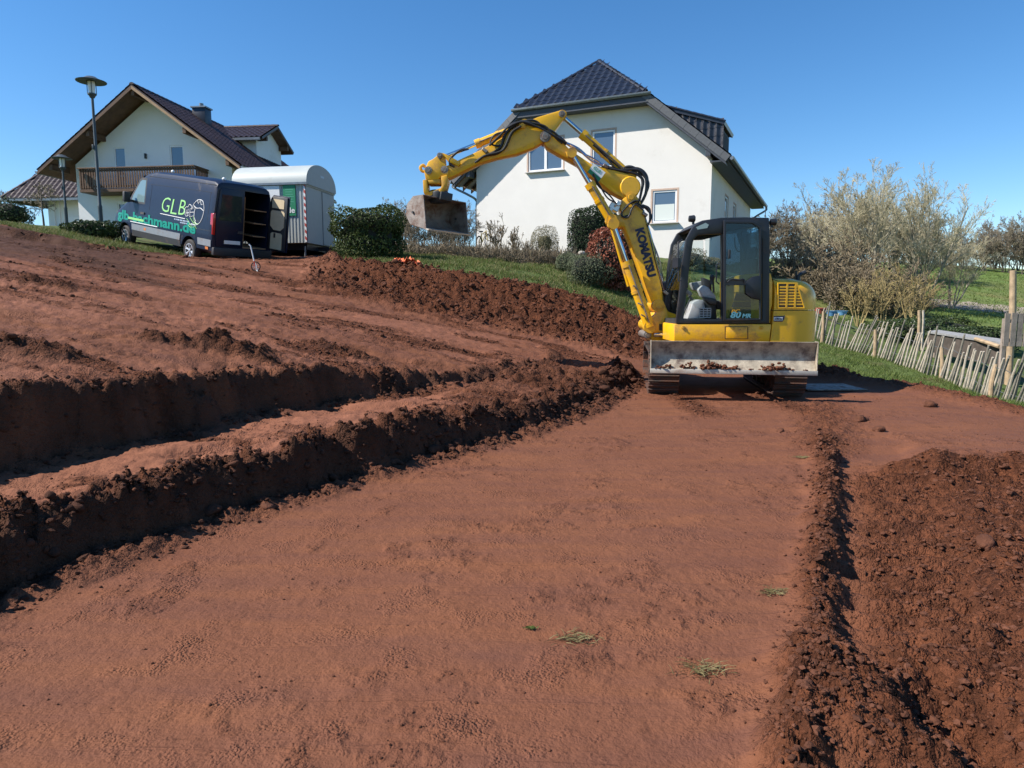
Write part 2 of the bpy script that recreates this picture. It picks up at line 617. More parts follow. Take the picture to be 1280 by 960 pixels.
# ------------------------------------------------------------------ the lie of the land
CTRL = []
for cx, cy in [(-3, 3), (-3, 5), (-3, 8), (-6, 6), (-6, 10), (-6, 15), (-9, 10), (-9, 15), (-12, 14), (-12, 18), (-2, 12), (0.5, 13), (0, 15), (-9.7, 20.3), (-6, 1), (-3, 0), (-10, 3), (-15, 12)]:
    CTRL.append((cx, cy, 0.1 - 0.18 * cx + 0.042 * cy))
CTRL += [(3.2, 16, 0.2), (-0.7, 15.5, 0.9), (-4.5, 18.2, 1.95), (-6.4, 17, 2.15), (-13.2, 23.3, 3.42), (-11.5, 22, 3.05), (-8, 22.5, 2.7),
         (-15.7, 21, 3.75), (-18, 20, 4.0), (-20, 25, 4.4), (-22, 35, 4.85), (-13, 35, 4.6), (-30, 40, 5.2), (-30, 25, 5.0), (-6, 23, 2.9), (-5.6, 21.2, 2.75), (-7.3, 21.4, 2.72), (-4.5, 22.5, 2.9),
         (3.4, 17.4, 1.0), (2.0, 17.6, 1.38), (0.2, 17.9, 1.78), (-1.7, 18.1, 2.05), (-3.7, 18.6, 2.3), (-4.7, 19.3, 2.5),
         (0.2, 22, 2.55), (-2.5, 23, 2.9), (3.5, 22, 2.2), (-1.5, 28, 3.35), (3.5, 27, 3.2), (7.5, 25.2, 2.6), (8.5, 22, 1.2), (11, 35, 3.5), (0, 45, 4.5), (-10, 50, 5.0),
         (0, 0, 0), (0, 6, 0), (2, 10, 0), (4.5, 9, 0), (5, 13, 0), (3, 6, 0), (4, 3, 0), (6.2, 16.3, 0.12), (6.8, 11, -0.05), (7.5, 8, -0.35), (8.86, 12.4, -0.46), (9.25, 14.6, -0.24), (9.2, 17.3, 0.04), (8.75, 19.6, 0.25), (8.5, 6, -0.9),
         (12, 14, -0.7), (11, 24, 0.95), (9, 26, 2.2), (13, 35, 2.9), (15, 20, -0.1), (19.6, 30, 0.95), (20, 24, 0.3), (26, 42, 2.3), (39, 60, 4.3), (25, 60, 4.6), (14, 50, 4.4), (30, 20, -1.5), (50, 40, 0.6), (0, 70, 6), (60, 80, 5), (-40, 70, 7), (20, 5, -2.0), (0, -4, 0), (5, -4, -0.2)]
CTRL = np.array(CTRL)


def _tps_fit(P):
    n = len(P)
    d = np.sqrt(((P[:, None, :2] - P[None, :, :2]) ** 2).sum(-1)) + 1e-9
    K = d * d * np.log(d) + np.eye(n) * 2.0
    Q = np.c_[np.ones(n), P[:, :2]]
    A = np.zeros((n + 3, n + 3))
    A[:n, :n], A[:n, n:], A[n:, :n] = K, Q, Q.T
    return np.linalg.solve(A, np.r_[P[:, 2], np.zeros(3)])


_W = _tps_fit(CTRL)


def hill(x, y):
    x, y = np.asarray(x, float), np.asarray(y, float)
    xc, yc = np.clip(x, -45, 65), np.clip(y, -4, 85)
    z = _W[-3] + _W[-2] * xc + _W[-1] * yc
    for (px, py, _), w in zip(CTRL, _W[:-3]):
        r2 = (xc - px) ** 2 + (yc - py) ** 2 + 1e-12
        z = z + w * 0.5 * r2 * np.log(r2)
    return z


def curve_x(pts):
    P = np.array(pts, float)
    return lambda y: np.interp(y, P[:, 1], P[:, 0])


BANK1 = curve_x([(-3.05, 0.5), (-2.75, 2.0), (-2.53, 2.9), (-2.31, 3.5), (-2.02, 4.05), (-1.74, 4.6), (-1.20, 5.4), (-0.42, 6.4), (0.66, 8.1), (1.38, 9.7), (2.0, 11.4), (2.35, 12.6)])
BANK2 = curve_x([(-4.8, 0.5), (-4.1, 2.8), (-3.72, 4.0), (-3.3, 4.7), (-2.85, 5.4), (-2.32, 6.7), (-1.58, 7.6), (-0.4, 9.3), (0.25, 10.5), (0.9, 11.6)])
RIDGE = curve_x([(0.45, 1.0), (0.95, 2.1), (1.3, 2.75), (1.68, 3.6), (2.12, 4.45), (2.85, 6.1), (3.2, 6.9)])
LAWNX = curve_x([(8.6, 2), (8.0, 8), (7.4, 9.5), (6.95, 10.8), (5.95, 13.0), (5.3, 14.5), (4.9, 15.8), (4.4, 16.8), (4.4, 90)])
CREST = lambda x: np.interp(x, [-12, -8, -6.2, -5.2, -4.7, -3.7, -1.7, 0.2, 2.0, 3.4, 4.4], [30, 27, 24.6, 20.6, 19.3, 18.6, 18.1, 17.9, 17.6, 17.1, 16.7])


def is_grass(x, y):
    wob = 0.22 * fbm(x * 1.3, y * 1.3, 3, 0.5, 91)
    right = x > LAWNX(y) + wob
    house = (y > CREST(x) + wob) & (x > -12)
    left = (x <= -9.3) & (y > np.interp(x, [-40, -16, -11.5, -9.9, -9.3], [20.6, 20.6, 20.1, 21.4, 25.0]) + wob)
    return right | house | left


def land(x, y):
    """Height and the 'rough', 'damp' attributes at x, y."""
    x, y = np.asarray(x, float), np.asarray(y, float)
    H = hill(x, y)
    near = 1 - sstep(12.2, 13.4, y)
    wob = 0.10 * fbm(x * 1.7, y * 1.7, 4, 0.6, 3)
    s1 = (BANK1(y) - x) * 0.88 + wob
    s2 = (BANK2(y) - x) * 0.88 + wob * 1.1
    flat = 0.0 * x
    terr = np.minimum(0.27 + 0.09 * sstep(3.5, 8, y) + 0.03 * fbm(x * .9, y * .9, 3, .5, 8) - 0.02 * np.clip(s1, 0, 2), H + 0.03)
    w1 = sstep(-0.02, 0.16, s1)
    w2 = sstep(0.0, 0.17, s2)
    padz = flat + np.clip(H, -3, 0) * sstep(4.5, 7.5, x)
    z = padz * (1 - w1) + (terr * (1 - w2) + H * w2) * w1
    z = np.where(y > 12.2, z * near + H * (1 - near), z)
    # behind the machine the pad ends in the cut slope
    grass = is_grass(x, y)
    rough = np.full(x.shape, 0.12)
    damp_shade = np.zeros(x.shape)
    soil = ~grass
    up = sstep(0.0, 0.2, s1) * soil
    strk = sstep(-0.15, 0.55, fbm(x * 0.42 + 0.05 * y + 0.5 * vnoise(x * .3, y * .3, 7), y * 1.05 - 0.1 * x + 0.8 * vnoise(x * .25, y * .25, 9), 6, .66, 131))
    rough = np.maximum(rough, (0.06 + 0.82 * strk) * up)
    # crumbs along the edges of both banks
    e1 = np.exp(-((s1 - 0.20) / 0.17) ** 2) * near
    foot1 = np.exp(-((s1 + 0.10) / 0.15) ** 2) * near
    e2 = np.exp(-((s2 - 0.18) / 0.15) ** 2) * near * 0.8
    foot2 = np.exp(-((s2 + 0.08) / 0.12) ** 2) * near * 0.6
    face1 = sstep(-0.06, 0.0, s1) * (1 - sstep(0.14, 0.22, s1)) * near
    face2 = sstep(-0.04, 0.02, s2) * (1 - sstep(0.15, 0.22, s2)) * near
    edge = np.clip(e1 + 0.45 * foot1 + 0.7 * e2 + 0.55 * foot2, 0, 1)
    end1 = np.exp(-((y - 9.9) / 1.7) ** 2) * sstep(-0.3, 0.2, s1) * (1 - sstep(0.9, 1.6, s1))
    edge = np.clip(edge + 0.7 * end1, 0, 1.2)
    # the spread soil on the cut slope below the lawn
    crest = CREST(x)
    dcr = crest - y
    slope = sstep(-0.1, 0.35, dcr) * (1 - sstep(2.3, 3.5, dcr - 0.16 * np.clip(-x - 1, 0, 5))) * sstep(-6.6, -4.0, x) * (1 - sstep(4.6, 5.6, x)) * soil
    berm = slope * (0.28 * np.exp(-((dcr - 0.75) / 0.6) ** 2))
    # right-hand side: ridge of crumbs, wheel rut, loose soil, cross heap, pit
    sr = (x - RIDGE(y)) * 0.9 + 0.05 * fbm(x * 3, y * 3, 3, .6, 17)
    rfade = 1 - sstep(6.3, 7.2, y)
    ridge = np.exp(-(sr / 0.10) ** 2) * rfade
    rut = sstep(0.02, 0.14, sr) * (1 - sstep(0.62, 0.85, sr)) * rfade * sstep(2.4, 2.9, y)
    loose = sstep(0.05, 0.3, sr) * (1 - sstep(5.5, 6.3, y + 0.25 * fbm(x * 2, y * 2, 3, .5, 5) - 0.12 * (x - 3)))
    spill = np.exp(-((x - 2.95 - 0.42 * (y - 6.2)) / 0.42) ** 2) * sstep(5.8, 6.6, y) * (1 - sstep(9.0, 10.2, y))
    heap = np.exp(-((y - 5.55 - 0.03 * (x - 3.5) - 0.1 * fbm(x * 2, y * 0 + 3, 2, .5, 44)) / 0.26) ** 2) * sstep(3.0, 3.35, x)
    knob = np.exp(-(((x - 3.45) / 0.24) ** 2 + ((y - 5.72) / 0.22) ** 2))
    pit = np.exp(-(((x - 1.55) / 0.16) ** 2 + ((y - 2.12) / 0.32) ** 2))
    hump = np.exp(-(((x - 1.18) / 0.17) ** 2 + ((y - 2.1) / 0.42) ** 2))
    hump2 = np.exp(-(((x - 1.95) / 0.15) ** 2 + ((y - 2.75) / 0.15) ** 2)) + 0.7 * np.exp(-(((x - 2.35) / 0.2) ** 2 + ((y - 2.2) / 0.25) ** 2))
    backr = np.exp(-((x - LAWNX(y) + 0.5) / 0.42) ** 2) * sstep(6.5, 8.5, y) * (1 - sstep(12.5, 14, y))
    tail = np.exp(-((y - 12.6) / 0.5) ** 2) * sstep(4.2, 5.0, x) * (1 - sstep(6.0, 6.8, x))
    z = z + 0.032 * ridge - 0.075 * rut - 0.03 * loose + 0.08 * heap + 0.10 * knob - 0.17 * pit + 0.10 * hump + 0.07 * hump2 + berm
    z = z + 0.10 * backr + 0.10 * tail
    R_ = np.clip(ridge + 0.95 * loose - 0.12 * rut + heap + 0.6 * spill + 0.7 * backr + 0.8 * tail + hump, 0, 1) * soil
    # tread prints across the rut
    along = y * 0.93 + x * 0.36
    tread = np.maximum(0, np.sin(along * 2 * np.pi / 0.185 + 0.8 * fbm(x * 4, y * 4, 2, .5, 6)))
    z = z + rut * (0.062 * tread ** 0.7 + 0.014 * fbm(x * 6, y * 6, 3, .6, 12)) * (1 - sstep(5.4, 6.2, y))
    trk = (np.exp(-((x - 2.43) / 0.24) ** 2) + np.exp(-((x - 3.75) / 0.26) ** 2)) * sstep(7.9, 8.6, y) * (1 - sstep(10.5, 11, y))
    z = z + trk * 0.022 * np.sin(y * 2 * np.pi / 0.16 + 2 * fbm(x * 3, y * 3, 2, .5, 55)) * np.clip(0.6 + fbm(x * 2, y * 2, 3, .6, 77), 0, 1)
    rough = np.maximum(rough, np.clip(0.9 * edge, 0, 1))
    damp_shade = np.maximum(damp_shade, np.clip((0.55 + 0.6 * fbm(x * 2.2, y * 2.2, 4, .6, 141)) * np.maximum(face1, face2) + 0.40 * np.clip(edge, 0, 1), 0, .85) * soil)  # shade painted on the bank faces and edges, along with dark moist topsoil
    rough = np.maximum(rough, 0.95 * slope)
    rough = np.maximum(rough, R_)
    rough = np.maximum(rough, 0.8 * np.clip(trk, 0, 1))
    patch = sstep(0.22, 0.6, fbm(x * 0.9, y * 1.1, 5, .6, 23)) * sstep(-1.5, 0.2, -s1 - 0.0) * 0.0
    gritpatch = sstep(0.0, 0.5, fbm(x * 1.1 + 4, y * 1.1, 5, .62, 29)) * (1 - up) * soil
    fine = np.clip(0.5 + 1.2 * fbm(x * 5, y * 5, 4, .65, 33), 0, 1)
    rough = np.maximum(rough, 0.30 * gritpatch * fine * (1 - sstep(4.8, 6.5, x)))
    # upper ground: tracks and scrapes running along the slope
    mid = up * (1 - slope)
    dirs = y * 0.95 - x * 0.12
    z = z - 0.19 * w2 * (1 - sstep(3.5, 8.5, y)) + mid * (0.028 * fbm(x * 0.45 + 9, dirs * 2.3, 5, 0.6, 61) - 0.05 * sstep(0.25, 0.5, fbm(x * 0.35 + 2, dirs * 1.1, 5, 0.55, 161)) + 0.016 * domes(x * 4.0, y * 4.0, 31) * sstep(-0.1, 0.5, fbm(x * .7, y * 1.6, 4, .6, 70)))
    # scarp of the road verge at upper left, dark damp topsoil
    sc = y - (19.9 + 0.10 * (x + 12)) + 0.25 * fbm(x * 0.8, y * 0.8, 3, .5, 81)
    left = sstep(10.2, 11.4, -x) * soil
    z = z - 0.42 * left * (1 - sstep(-0.7, 0.25, sc)) * sstep(-4.5, -1.0, sc) * (1 - sstep(24, 32, -x))
    damp_shade = np.maximum(damp_shade, 0.9 * left * sstep(-6.5, -3.5, sc + 1.6 * fbm(x * .45, y * .9, 5, .6, 83)))
    damp_shade = np.maximum(damp_shade, soil * 0.7 * sstep(0.2, 0.6, fbm(x * 0.55 + 3, y * 1.1, 4, .6, 87)) * sstep(13, 16, y) * sstep(5, 8, -x))
    # crumbly heaps left on the upper ground, dark topsoil below the road verge
    for hx, hy, hr, hh in ((-2.95, 7.3, .50, .10), (-3.5, 7.0, .35, .06), (-4.1, 5.7, .42, .10), (-2.2, 8.6, .5, .05), (-6.2, 9.0, .5, .06)):
        hp = np.exp(-(((x - hx) / hr) ** 2 + ((y - hy) / (hr * .55)) ** 2)) * np.clip(.8 + .8 * fbm(x * 3, y * 3, 3, .6, 191), 0, 1.4)
        z = z + hh * hp
        rough = np.maximum(rough, np.clip(1.5 * hp, 0, 1) * soil)
        R_ = np.maximum(R_, np.clip(hp, 0, 1) * .8)
        damp_shade = np.where(hp > .25, np.maximum(damp_shade, .35), damp_shade)
    tops = sstep(-0.6, 0.9, -x - 0.485 * y + 0.8 * fbm(x * .4, y * .6, 4, .6, 193)) * sstep(11.0, 14.0, y + 1.4 * fbm(x * .35, y * .7, 4, .6, 195)) * soil
    damp_shade = np.where(tops > .15, np.maximum(damp_shade, .85 * tops), damp_shade)
    # crumb relief
    g = sstep(0.02, 0.9, edge) * 0.085 + slope * 0.13 + R_ * 0.062 * (1 - 0.55 * rut) + 0.02 * mid + 0.006 * gritpatch
    cl = 0.85 * domes(x * 3.1 + 0.4 * vnoise(x * 5, y * 5, 2), y * 3.1, 51) + 0.7 * domes(x * 7.3, y * 7.3, 53) + 0.55 * domes(x * 15, y * 15, 57) + 0.3 * domes(x * 31, y * 31, 58) + 0.45 * fbm(x * 8, y * 8, 5, .7, 59)
    z = z + np.where(soil, g * cl, 0)
    z = z - 0.07 * face1 * domes(x * 5 + 3, y * 5, 63) - 0.05 * face2 * domes(x * 5, y * 5, 65)
    z = z + soil * (1 - up) * 0.007 * fbm(x * 1.3, y * 1.3, 4, .55, 67)
    # turf
    z = z + grass * 0.05 * fbm(x * 1.1, y * 1.1, 4, .55, 71)
    z = z + np.where(y > 9, sstep(-0.5, 0.6, x - LAWNX(y)) * (1 - sstep(0.5, 1.3, x - LAWNX(y))) * 0.08 * (1 - sstep(14, 16, y)), 0)
    dry = up * (1 - slope) * (1 - np.clip(edge, 0, 1)) * sstep(0.05, 0.6, 1 - strk + 0.5 * fbm(x * 1.1, y * 2.0, 5, .6, 151)) * sstep(-0.35, 0.35, fbm(x * 0.22, y * 0.4, 4, .55, 153))
    damp_shade = np.where(damp_shade < 0.05, -0.8 * dry, damp_shade)
    return z, rough, damp_shade, grass


def gz(x, y):
    """Ground height at one point."""
    return float(land(np.array([float(x)]), np.array([float(y)]))[0][0])


# fan of vertices widening away from the bottom of the slope, finest where the clods are
yy = [0.9]
while yy[-1] < 520:
    d = yy[-1] + 2.2
    yy.append(yy[-1] + (0.0047 * d if yy[-1] < 22 else (0.012 * d if yy[-1] < 90 else 0.06 * d)))
yy = np.array(yy)
uu = np.linspace(-1.06, 1.06, 780)
U, Y = np.meshgrid(uu, yy)
X = U * (Y + 2.2)
Z, RO, DA, GR = land(X.ravel(), Y.ravel())
GV = np.c_[X.ravel(), Y.ravel(), Z]
nc = len(uu)
ii = (np.arange(len(yy) - 1)[:, None] * nc + np.arange(nc - 1)[None, :]).ravel()
GF = np.c_[ii, ii + 1, ii + nc + 1, ii + nc]
fc = GV[GF].mean(1)
fx, fy = fc[:, 0], fc[:, 1]
fgr = GR[GF].sum(1) >= 3
pad = (~fgr) & (fx > BANK1(fy) - 0.05) & (fx < RIDGE(fy) - 0.02) & (fy < 9.2) & (fx < 3.3)
pad |= (~fgr) & (fy > 6.25) & (fy < 12.4) & (fx > BANK1(fy)) & (fx < LAWNX(fy) - 0.9) & ~pad
slopem = (~fgr) & (~pad) & (CREST(fx) - fy < 3.0) & (fx > -5.5) & (fx < 5.2) & (fy > 14)
gravel = fgr & (fx > 16.5) & (fy > 31.5) & (fy < 35.0) & (fx < 60)
mead = fgr & ~gravel & (fy > 24) & (fx > 9 + 0 * fy)


def ground_part(name, mask, m):
    used = np.unique(GF[mask])
    idx = np.full(len(GV), -1)
    idx[used] = np.arange(len(used))
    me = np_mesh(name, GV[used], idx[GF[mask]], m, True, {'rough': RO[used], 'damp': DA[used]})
    return tag(link(name, me), kind='structure')


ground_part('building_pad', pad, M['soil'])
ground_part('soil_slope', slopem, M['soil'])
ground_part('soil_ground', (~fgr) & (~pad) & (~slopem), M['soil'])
ground_part('lawn', fgr & ~mead & ~gravel, M['grassground'])
ground_part('meadow', mead, M['meadow'])
ground_part('gravel_path', gravel, M['gravel'])
# the ground beyond the fan, out to the horizon
gx = np.r_[-900, -400, -200, np.linspace(-100, 100, 60), 200, 400, 900]
gy = np.r_[-600, -200, -60, np.linspace(-30, 120, 60), 200, 400, 900]
U, Y = np.meshgrid(gx, gy)
Z = hill(U.ravel(), Y.ravel()) - 0.9
ii = (np.arange(len(gy) - 1)[:, None] * len(gx) + np.arange(len(gx) - 1)[None, :]).ravel()
tag(link('distant_ground', np_mesh('distant_ground', np.c_[U.ravel(), Y.ravel(), Z], np.c_[ii, ii + 1, ii + len(gx) + 1, ii + len(gx)], M['meadow'], True)), kind='structure')


# ------------------------------------------------------------------ loose clods and grit (nobody could count them)
def ico(sub=1):
    bm = bmesh.new()
    bmesh.ops.create_icosphere(bm, subdivisions=sub, radius=1)
    V = np.array([v.co[:] for v in bm.verts])
    F = np.array([[v.index for v in f.verts] for f in bm.faces])
    bm.free()
    return V, F


def rand_rot(n):
    q = rng.normal(size=(n, 4))
    q /= np.linalg.norm(q, axis=1)[:, None]
    w, x, y, z = q.T
    return np.stack([np.stack([1 - 2 * (y * y + z * z), 2 * (x * y - w * z), 2 * (x * z + w * y)], -1),
                     np.stack([2 * (x * y + w * z), 1 - 2 * (x * x + z * z), 2 * (y * z - w * x)], -1),
                     np.stack([2 * (x * z - w * y), 2 * (y * z + w * x), 1 - 2 * (x * x + y * y)], -1)], 1)


def lumps(C, S, sub=1, jit=0.28, flat=0.75):
    """Irregular lumps at centres C with radii S as one vertex and face array."""
    V, F = ico(sub)
    n = len(C)
    if sub > 1:                                        # knobbly: a few rounded bumps and hollows
        D = rng.normal(size=(n, 9, 3)); D /= np.linalg.norm(D, axis=2, keepdims=True)
        A = rng.uniform(-1.5, 1.6, (n, 9)) * jit
        r = 1 + (np.exp(-(1 - np.einsum('nkj,vj->nkv', D, V)) / .10) * A[:, :, None]).sum(1)[..., None] + rng.uniform(-.05, .05, (n, len(V), 1))
        r = np.clip(r, .55, 1.6)
    else:
        r = 1 + rng.uniform(-jit, jit, (n, len(V), 1))
    P = V[None] * r * rng.uniform(0.65, 1.25, (n, 1, 3))
    P = np.einsum('nij,nvj->nvi', rand_rot(n), P)
    P[:, :, 2] *= flat
    P = P * S[:, None, None] + C[:, None, :]
    FF = F[None] + (np.arange(n) * len(V))[:, None, None]
    return P.reshape(-1, 3), FF.reshape(-1, 3)


def scatter_line(curve, n, lo, hi, y0, y1, off, sig, name, m, sub=1, power=3.0):
    yv = y0 + (y1 - y0) * rng.uniform(size=n) ** 1.5
    o = off + sig * rng.normal(size=n)
    xv = curve(yv) - o
    z = land(xv, yv)[0]
    S = (lo + (hi - lo) * rng.uniform(size=n) ** power) * np.clip(0.55 + yv / 10, .6, 1.5)
    V, F = lumps(np.c_[xv, yv, z + S * 0.3], S, sub)
    return tag(link(name, np_mesh(name, V, F, m, sub > 1)), kind='stuff')


def scatter(weight_fn, n, lo, hi, name, sub=1, y0=1.6, y1=20, power=3.0, sink=0.15):
    m = 6 * n
    yv = np.exp(rng.uniform(math.log(y0 + 2.2), math.log(y1 + 2.2), m)) - 2.2
    xv = rng.uniform(-0.98, 0.98, m) * (yv + 2.2) * 0.9
    z, ro, da, gr = land(xv, yv)
    w = weight_fn(xv, yv, ro, gr)
    keep = rng.uniform(size=m) < w
    xv, yv, z = xv[keep][:n], yv[keep][:n], z[keep][:n]
    S = lo + (hi - lo) * rng.uniform(size=len(xv)) ** power
    S = S * np.clip(0.6 + yv / 14.0, 0.6, 1.7)
    V, F = lumps(np.c_[xv, yv, z + S * (0.5 - sink)], S, sub)
    return tag(link(name, np_mesh(name, V, F, M['clod'], sub > 1)), kind='stuff')


scatter(lambda x, y, r, g: np.where(g, 0, np.clip(r - 0.5, 0, 1) * 2.0), 26000, 0.003, 0.024, 'soil_clods', power=4.0)
scatter(lambda x, y, r, g: np.where(g, 0, np.clip(r - 0.8, 0, 1) * 3), 300, 0.010, 0.034, 'large_soil_clods', sub=3, power=3.0)
scatter(lambda x, y, r, g: np.where(g, 0, 0.05 + np.clip(r - 0.14, 0, 0.3) * 5.0) * (y < 12), 30000, 0.0018, 0.009, 'soil_grit', y1=11)

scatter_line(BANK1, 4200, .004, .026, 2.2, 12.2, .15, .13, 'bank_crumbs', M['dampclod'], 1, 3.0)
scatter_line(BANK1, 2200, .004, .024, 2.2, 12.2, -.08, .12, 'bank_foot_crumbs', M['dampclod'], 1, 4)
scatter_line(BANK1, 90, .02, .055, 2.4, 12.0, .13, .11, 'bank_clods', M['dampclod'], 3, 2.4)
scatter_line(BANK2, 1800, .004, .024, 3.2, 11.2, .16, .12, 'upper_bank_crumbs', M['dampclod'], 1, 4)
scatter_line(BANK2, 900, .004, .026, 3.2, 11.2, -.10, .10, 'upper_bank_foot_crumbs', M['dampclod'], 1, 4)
scatter_line(RIDGE, 2600, .003, .018, 2.0, 6.9, -.02, .08, 'ridge_crumbs', M['clod'], 1, 3.5)
n_ = 6000
xs_ = rng.uniform(-5.5, 5.0, n_)
ys_ = CREST(xs_) - .05 - 2.9 * rng.uniform(size=n_) ** 1.15
V, F = lumps(np.c_[xs_, ys_, land(xs_, ys_)[0] + .012], .008 + .034 * rng.uniform(size=n_) ** 3.0, 1, .3)
tag(link('slope_clods', np_mesh('slope_clods', V, F, M['clod'], False)), kind='stuff')

n_ = 200
xs_ = rng.uniform(-5.2, 4.8, n_)
ys_ = CREST(xs_) - .1 - 2.6 * rng.uniform(size=n_)
V, F = lumps(np.c_[xs_, ys_, land(xs_, ys_)[0] + .02], .03 + .06 * rng.uniform(size=n_) ** 3, 3, .25)
tag(link('slope_lumps', np_mesh('slope_lumps', V, F, M['clod'], True)), kind='stuff')

# ------------------------------------------------------------------ excavator
EX = np.array([3.07, 11.35, 0.0])
exc = empty('excavator', EX, 0, 'yellow crawler excavator with raised boom, facing left on the red pad', 'excavator')


def e2(x, y, Y=11.2):
    p = at(x, y, Y) - EX
    return (p[0], p[2])


def eo(pts, Y=11.2):
    return [e2(x, y, Y) for x, y in pts]


def e3(x, y, Y=11.35, dy=0.0):
    p = at(x, y, Y) - EX
    return (p[0], p[1] + dy, p[2])


# tracks: each an endless belt of shoes round a frame
SHW, SHL = 0.45, 0.155
b = MB()
b.box((0, 0, 0.0), (SHW, SHL - 0.012, 0.028))
b.box((0, -0.045, 0.026), (SHW, 0.018, 0.034))
b.box((0, 0.035, 0.022), (SHW, 0.018, 0.026))
shoe_me = b.mesh('track_shoe', M['shoe'], bevel=0.006, bseg=1)
UO, UR = (0.30, 0, 0), (0, 0, R(-9))                 # the undercarriage is slewed against the upper body
TL, TR = 1.06, 0.30                                  # half wheelbase, end radius


def belt_point(s):
    per = 4 * TL + 2 * math.pi * TR
    s = s % per
    if s < 2 * TL: return (-TL + s, 0.035, 0.0)
    s -= 2 * TL
    if s < math.pi * TR:
        a = s / TR
        return (TL + math.sin(a) * TR, 0.035 + TR - math.cos(a) * TR, a)
    s -= math.pi * TR
    if s < 2 * TL: return (TL - s, 0.035 + 2 * TR, math.pi)
    s -= 2 * TL
    a = s / TR
    return (-TL - math.sin(a) * TR, 0.035 + TR + math.cos(a) * TR, math.pi + a)


PER = 4 * TL + 2 * math.pi * TR
NSH = int(round(PER / SHL))
for sx in (-0.90, 0.90):
    b = MB()
    b.prism([(-TL, 0.12), (TL, 0.12), (TL + 0.12, 0.3), (TL, 0.50), (-TL, 0.50), (-TL - 0.12, 0.3)], sx - 0.14, sx + 0.14, 'x')
    b.box((sx - 0.45 * np.sign(sx) * 0.6, 0, 0.40), (0.30, 0.9, 0.2))
    t = b.build('track', M['shoe'], exc, bevel=0.02, loc=UO, rot=UR)
    for k in range(NSH):
        y, z, a = belt_point(k * PER / NSH + 0.05)
        o = link('track_shoe', shoe_me, t, (sx, y, z), (a + math.pi, 0, 0))
    for yy_, nm in ((-TL, 'idler_wheel'), (TL, 'sprocket')):
        MB().lathe([(0.02, -0.12), (0.2, -0.12), (0.25, -0.08), (0.25, 0.08), (0.2, 0.12), (0.02, 0.12)], (sx, yy_, 0.335), 18, 'x').build(nm, M['shoe'], t)
    for k in range(5):
        MB().lathe([(0.01, -0.15), (0.075, -0.15), (0.085, -0.1), (0.06, -0.03), (0.06, 0.03), (0.085, 0.1), (0.075, 0.15), (0.01, 0.15)], (sx, -0.72 + k * 0.36, 0.125), 10, 'x').build('track_roller', M['shoe'], t)
b = MB()
b.prism([(-0.62, 0.38), (0.62, 0.38), (0.55, 0.62), (-0.55, 0.62)], -0.62, 0.62)
b.build('undercarriage_frame', M['yellow_dusty'], exc, bevel=0.03, loc=UO, rot=UR)
MB().lathe([(0.05, 0.62), (0.52, 0.62), (0.56, 0.66), (0.56, 0.74), (0.5, 0.79), (0.05, 0.79)], seg=28).build('swing_bearing', M['black'], exc)

# dozer blade across the front of the tracks
BY = 9.5 - EX[1]
bl = [e2(812, 427, 9.5), e2(1021, 427, 9.5), e2(1021, 468, 9.5), e2(812, 468, 9.5)]
bx0, bx1, bz0, bz1 = -1.125, 1.125, bl[2][1], bl[0][1]
prof = []                                             # concave mouldboard, hollow side towards the camera
for k in range(9):
    f = k / 8
    prof.append((BY + 0.10 * math.sin(math.pi * f) + 0.0, bz0 + 0.045 + (bz1 - bz0 - 0.045) * f))
back = [(y + 0.035, z) for y, z in prof[::-1]]
blade = MB().prism(prof + back, bx0 + 0.012, bx1 - 0.012, 'x').build('dozer_blade', M['blade'], exc, bevel=0.004, bseg=1, loc=UO, rot=UR)
MB().box2((bx0 - 0.004, BY - 0.022, bz0), (bx1 + 0.004, BY + 0.008, bz0 + 0.065)).build('cutting_edge', M['edge'], blade, bevel=0.005)
for xx in (bx0, bx1 - 0.012):
    MB().prism([(BY - 0.01, bz0 + 0.066), (BY + 0.16, bz0 + 0.066), (BY + 0.15, bz1 + 0.004), (BY - 0.008, bz1 + 0.004)], xx, xx + 0.0115, 'x').build('end_plate', M['blade'], blade)
for xx in (-0.36, 0.36):
    MB().prism([(BY + 0.1, bz0 + 0.12), (BY + 0.1, bz0 + 0.36), (-0.6, 0.56), (-0.6, 0.36)], xx - 0.06, xx + 0.06, 'x').build('blade_arm', M['yellow_dusty'], blade, bevel=0.01)
MB().tube([(0, BY + 0.12, bz0 + 0.3), (0, -0.9, 0.62)], 0.05, 12).build('blade_cylinder', M['yellow_dusty'], blade)

# revolving deck, counterweight, engine hood (outline in plan, rounded tail)
YS = 10.25
yn = YS - EX[1]                                       # near face of the body
yf = 1.08                                             # far face
dk = eo([(843, 405), (964, 405), (962, 427.5), (843, 427.5)], YS)
dz0, dz1 = dk[2][1], dk[0][1]
dx0, dx1 = dk[0][0], dk[2][0]
deck = MB().prism([(dx0, dz0), (dx1, dz0), (dx1 + 0.018, dz1), (dx0, dz1)], yn, yf).build('deck_frame', M['yellow'], exc, bevel=0.018)
pa = eo([(906, 408), (935, 408), (935, 424), (906, 424)], YS)
MB().ring([pa[3], pa[2], pa[1], pa[0]], [(pa[3][0] + .008, pa[3][1] + .008), (pa[2][0] - .008, pa[2][1] + .008), (pa[1][0] - .008, pa[1][1] - .008), (pa[0][0] + .008, pa[0][1] - .008)], yn - 0.001, yn - 0.006).build('panel_seam', M['black'], deck, smooth=False)
MB().box2((pa[3][0] + .012, yn - 0.010, pa[3][1] + .012), (pa[1][0] - .012, yn - 0.002, pa[1][1] - .012)).build('access_panel', M['yellow'], deck, bevel=0.006)
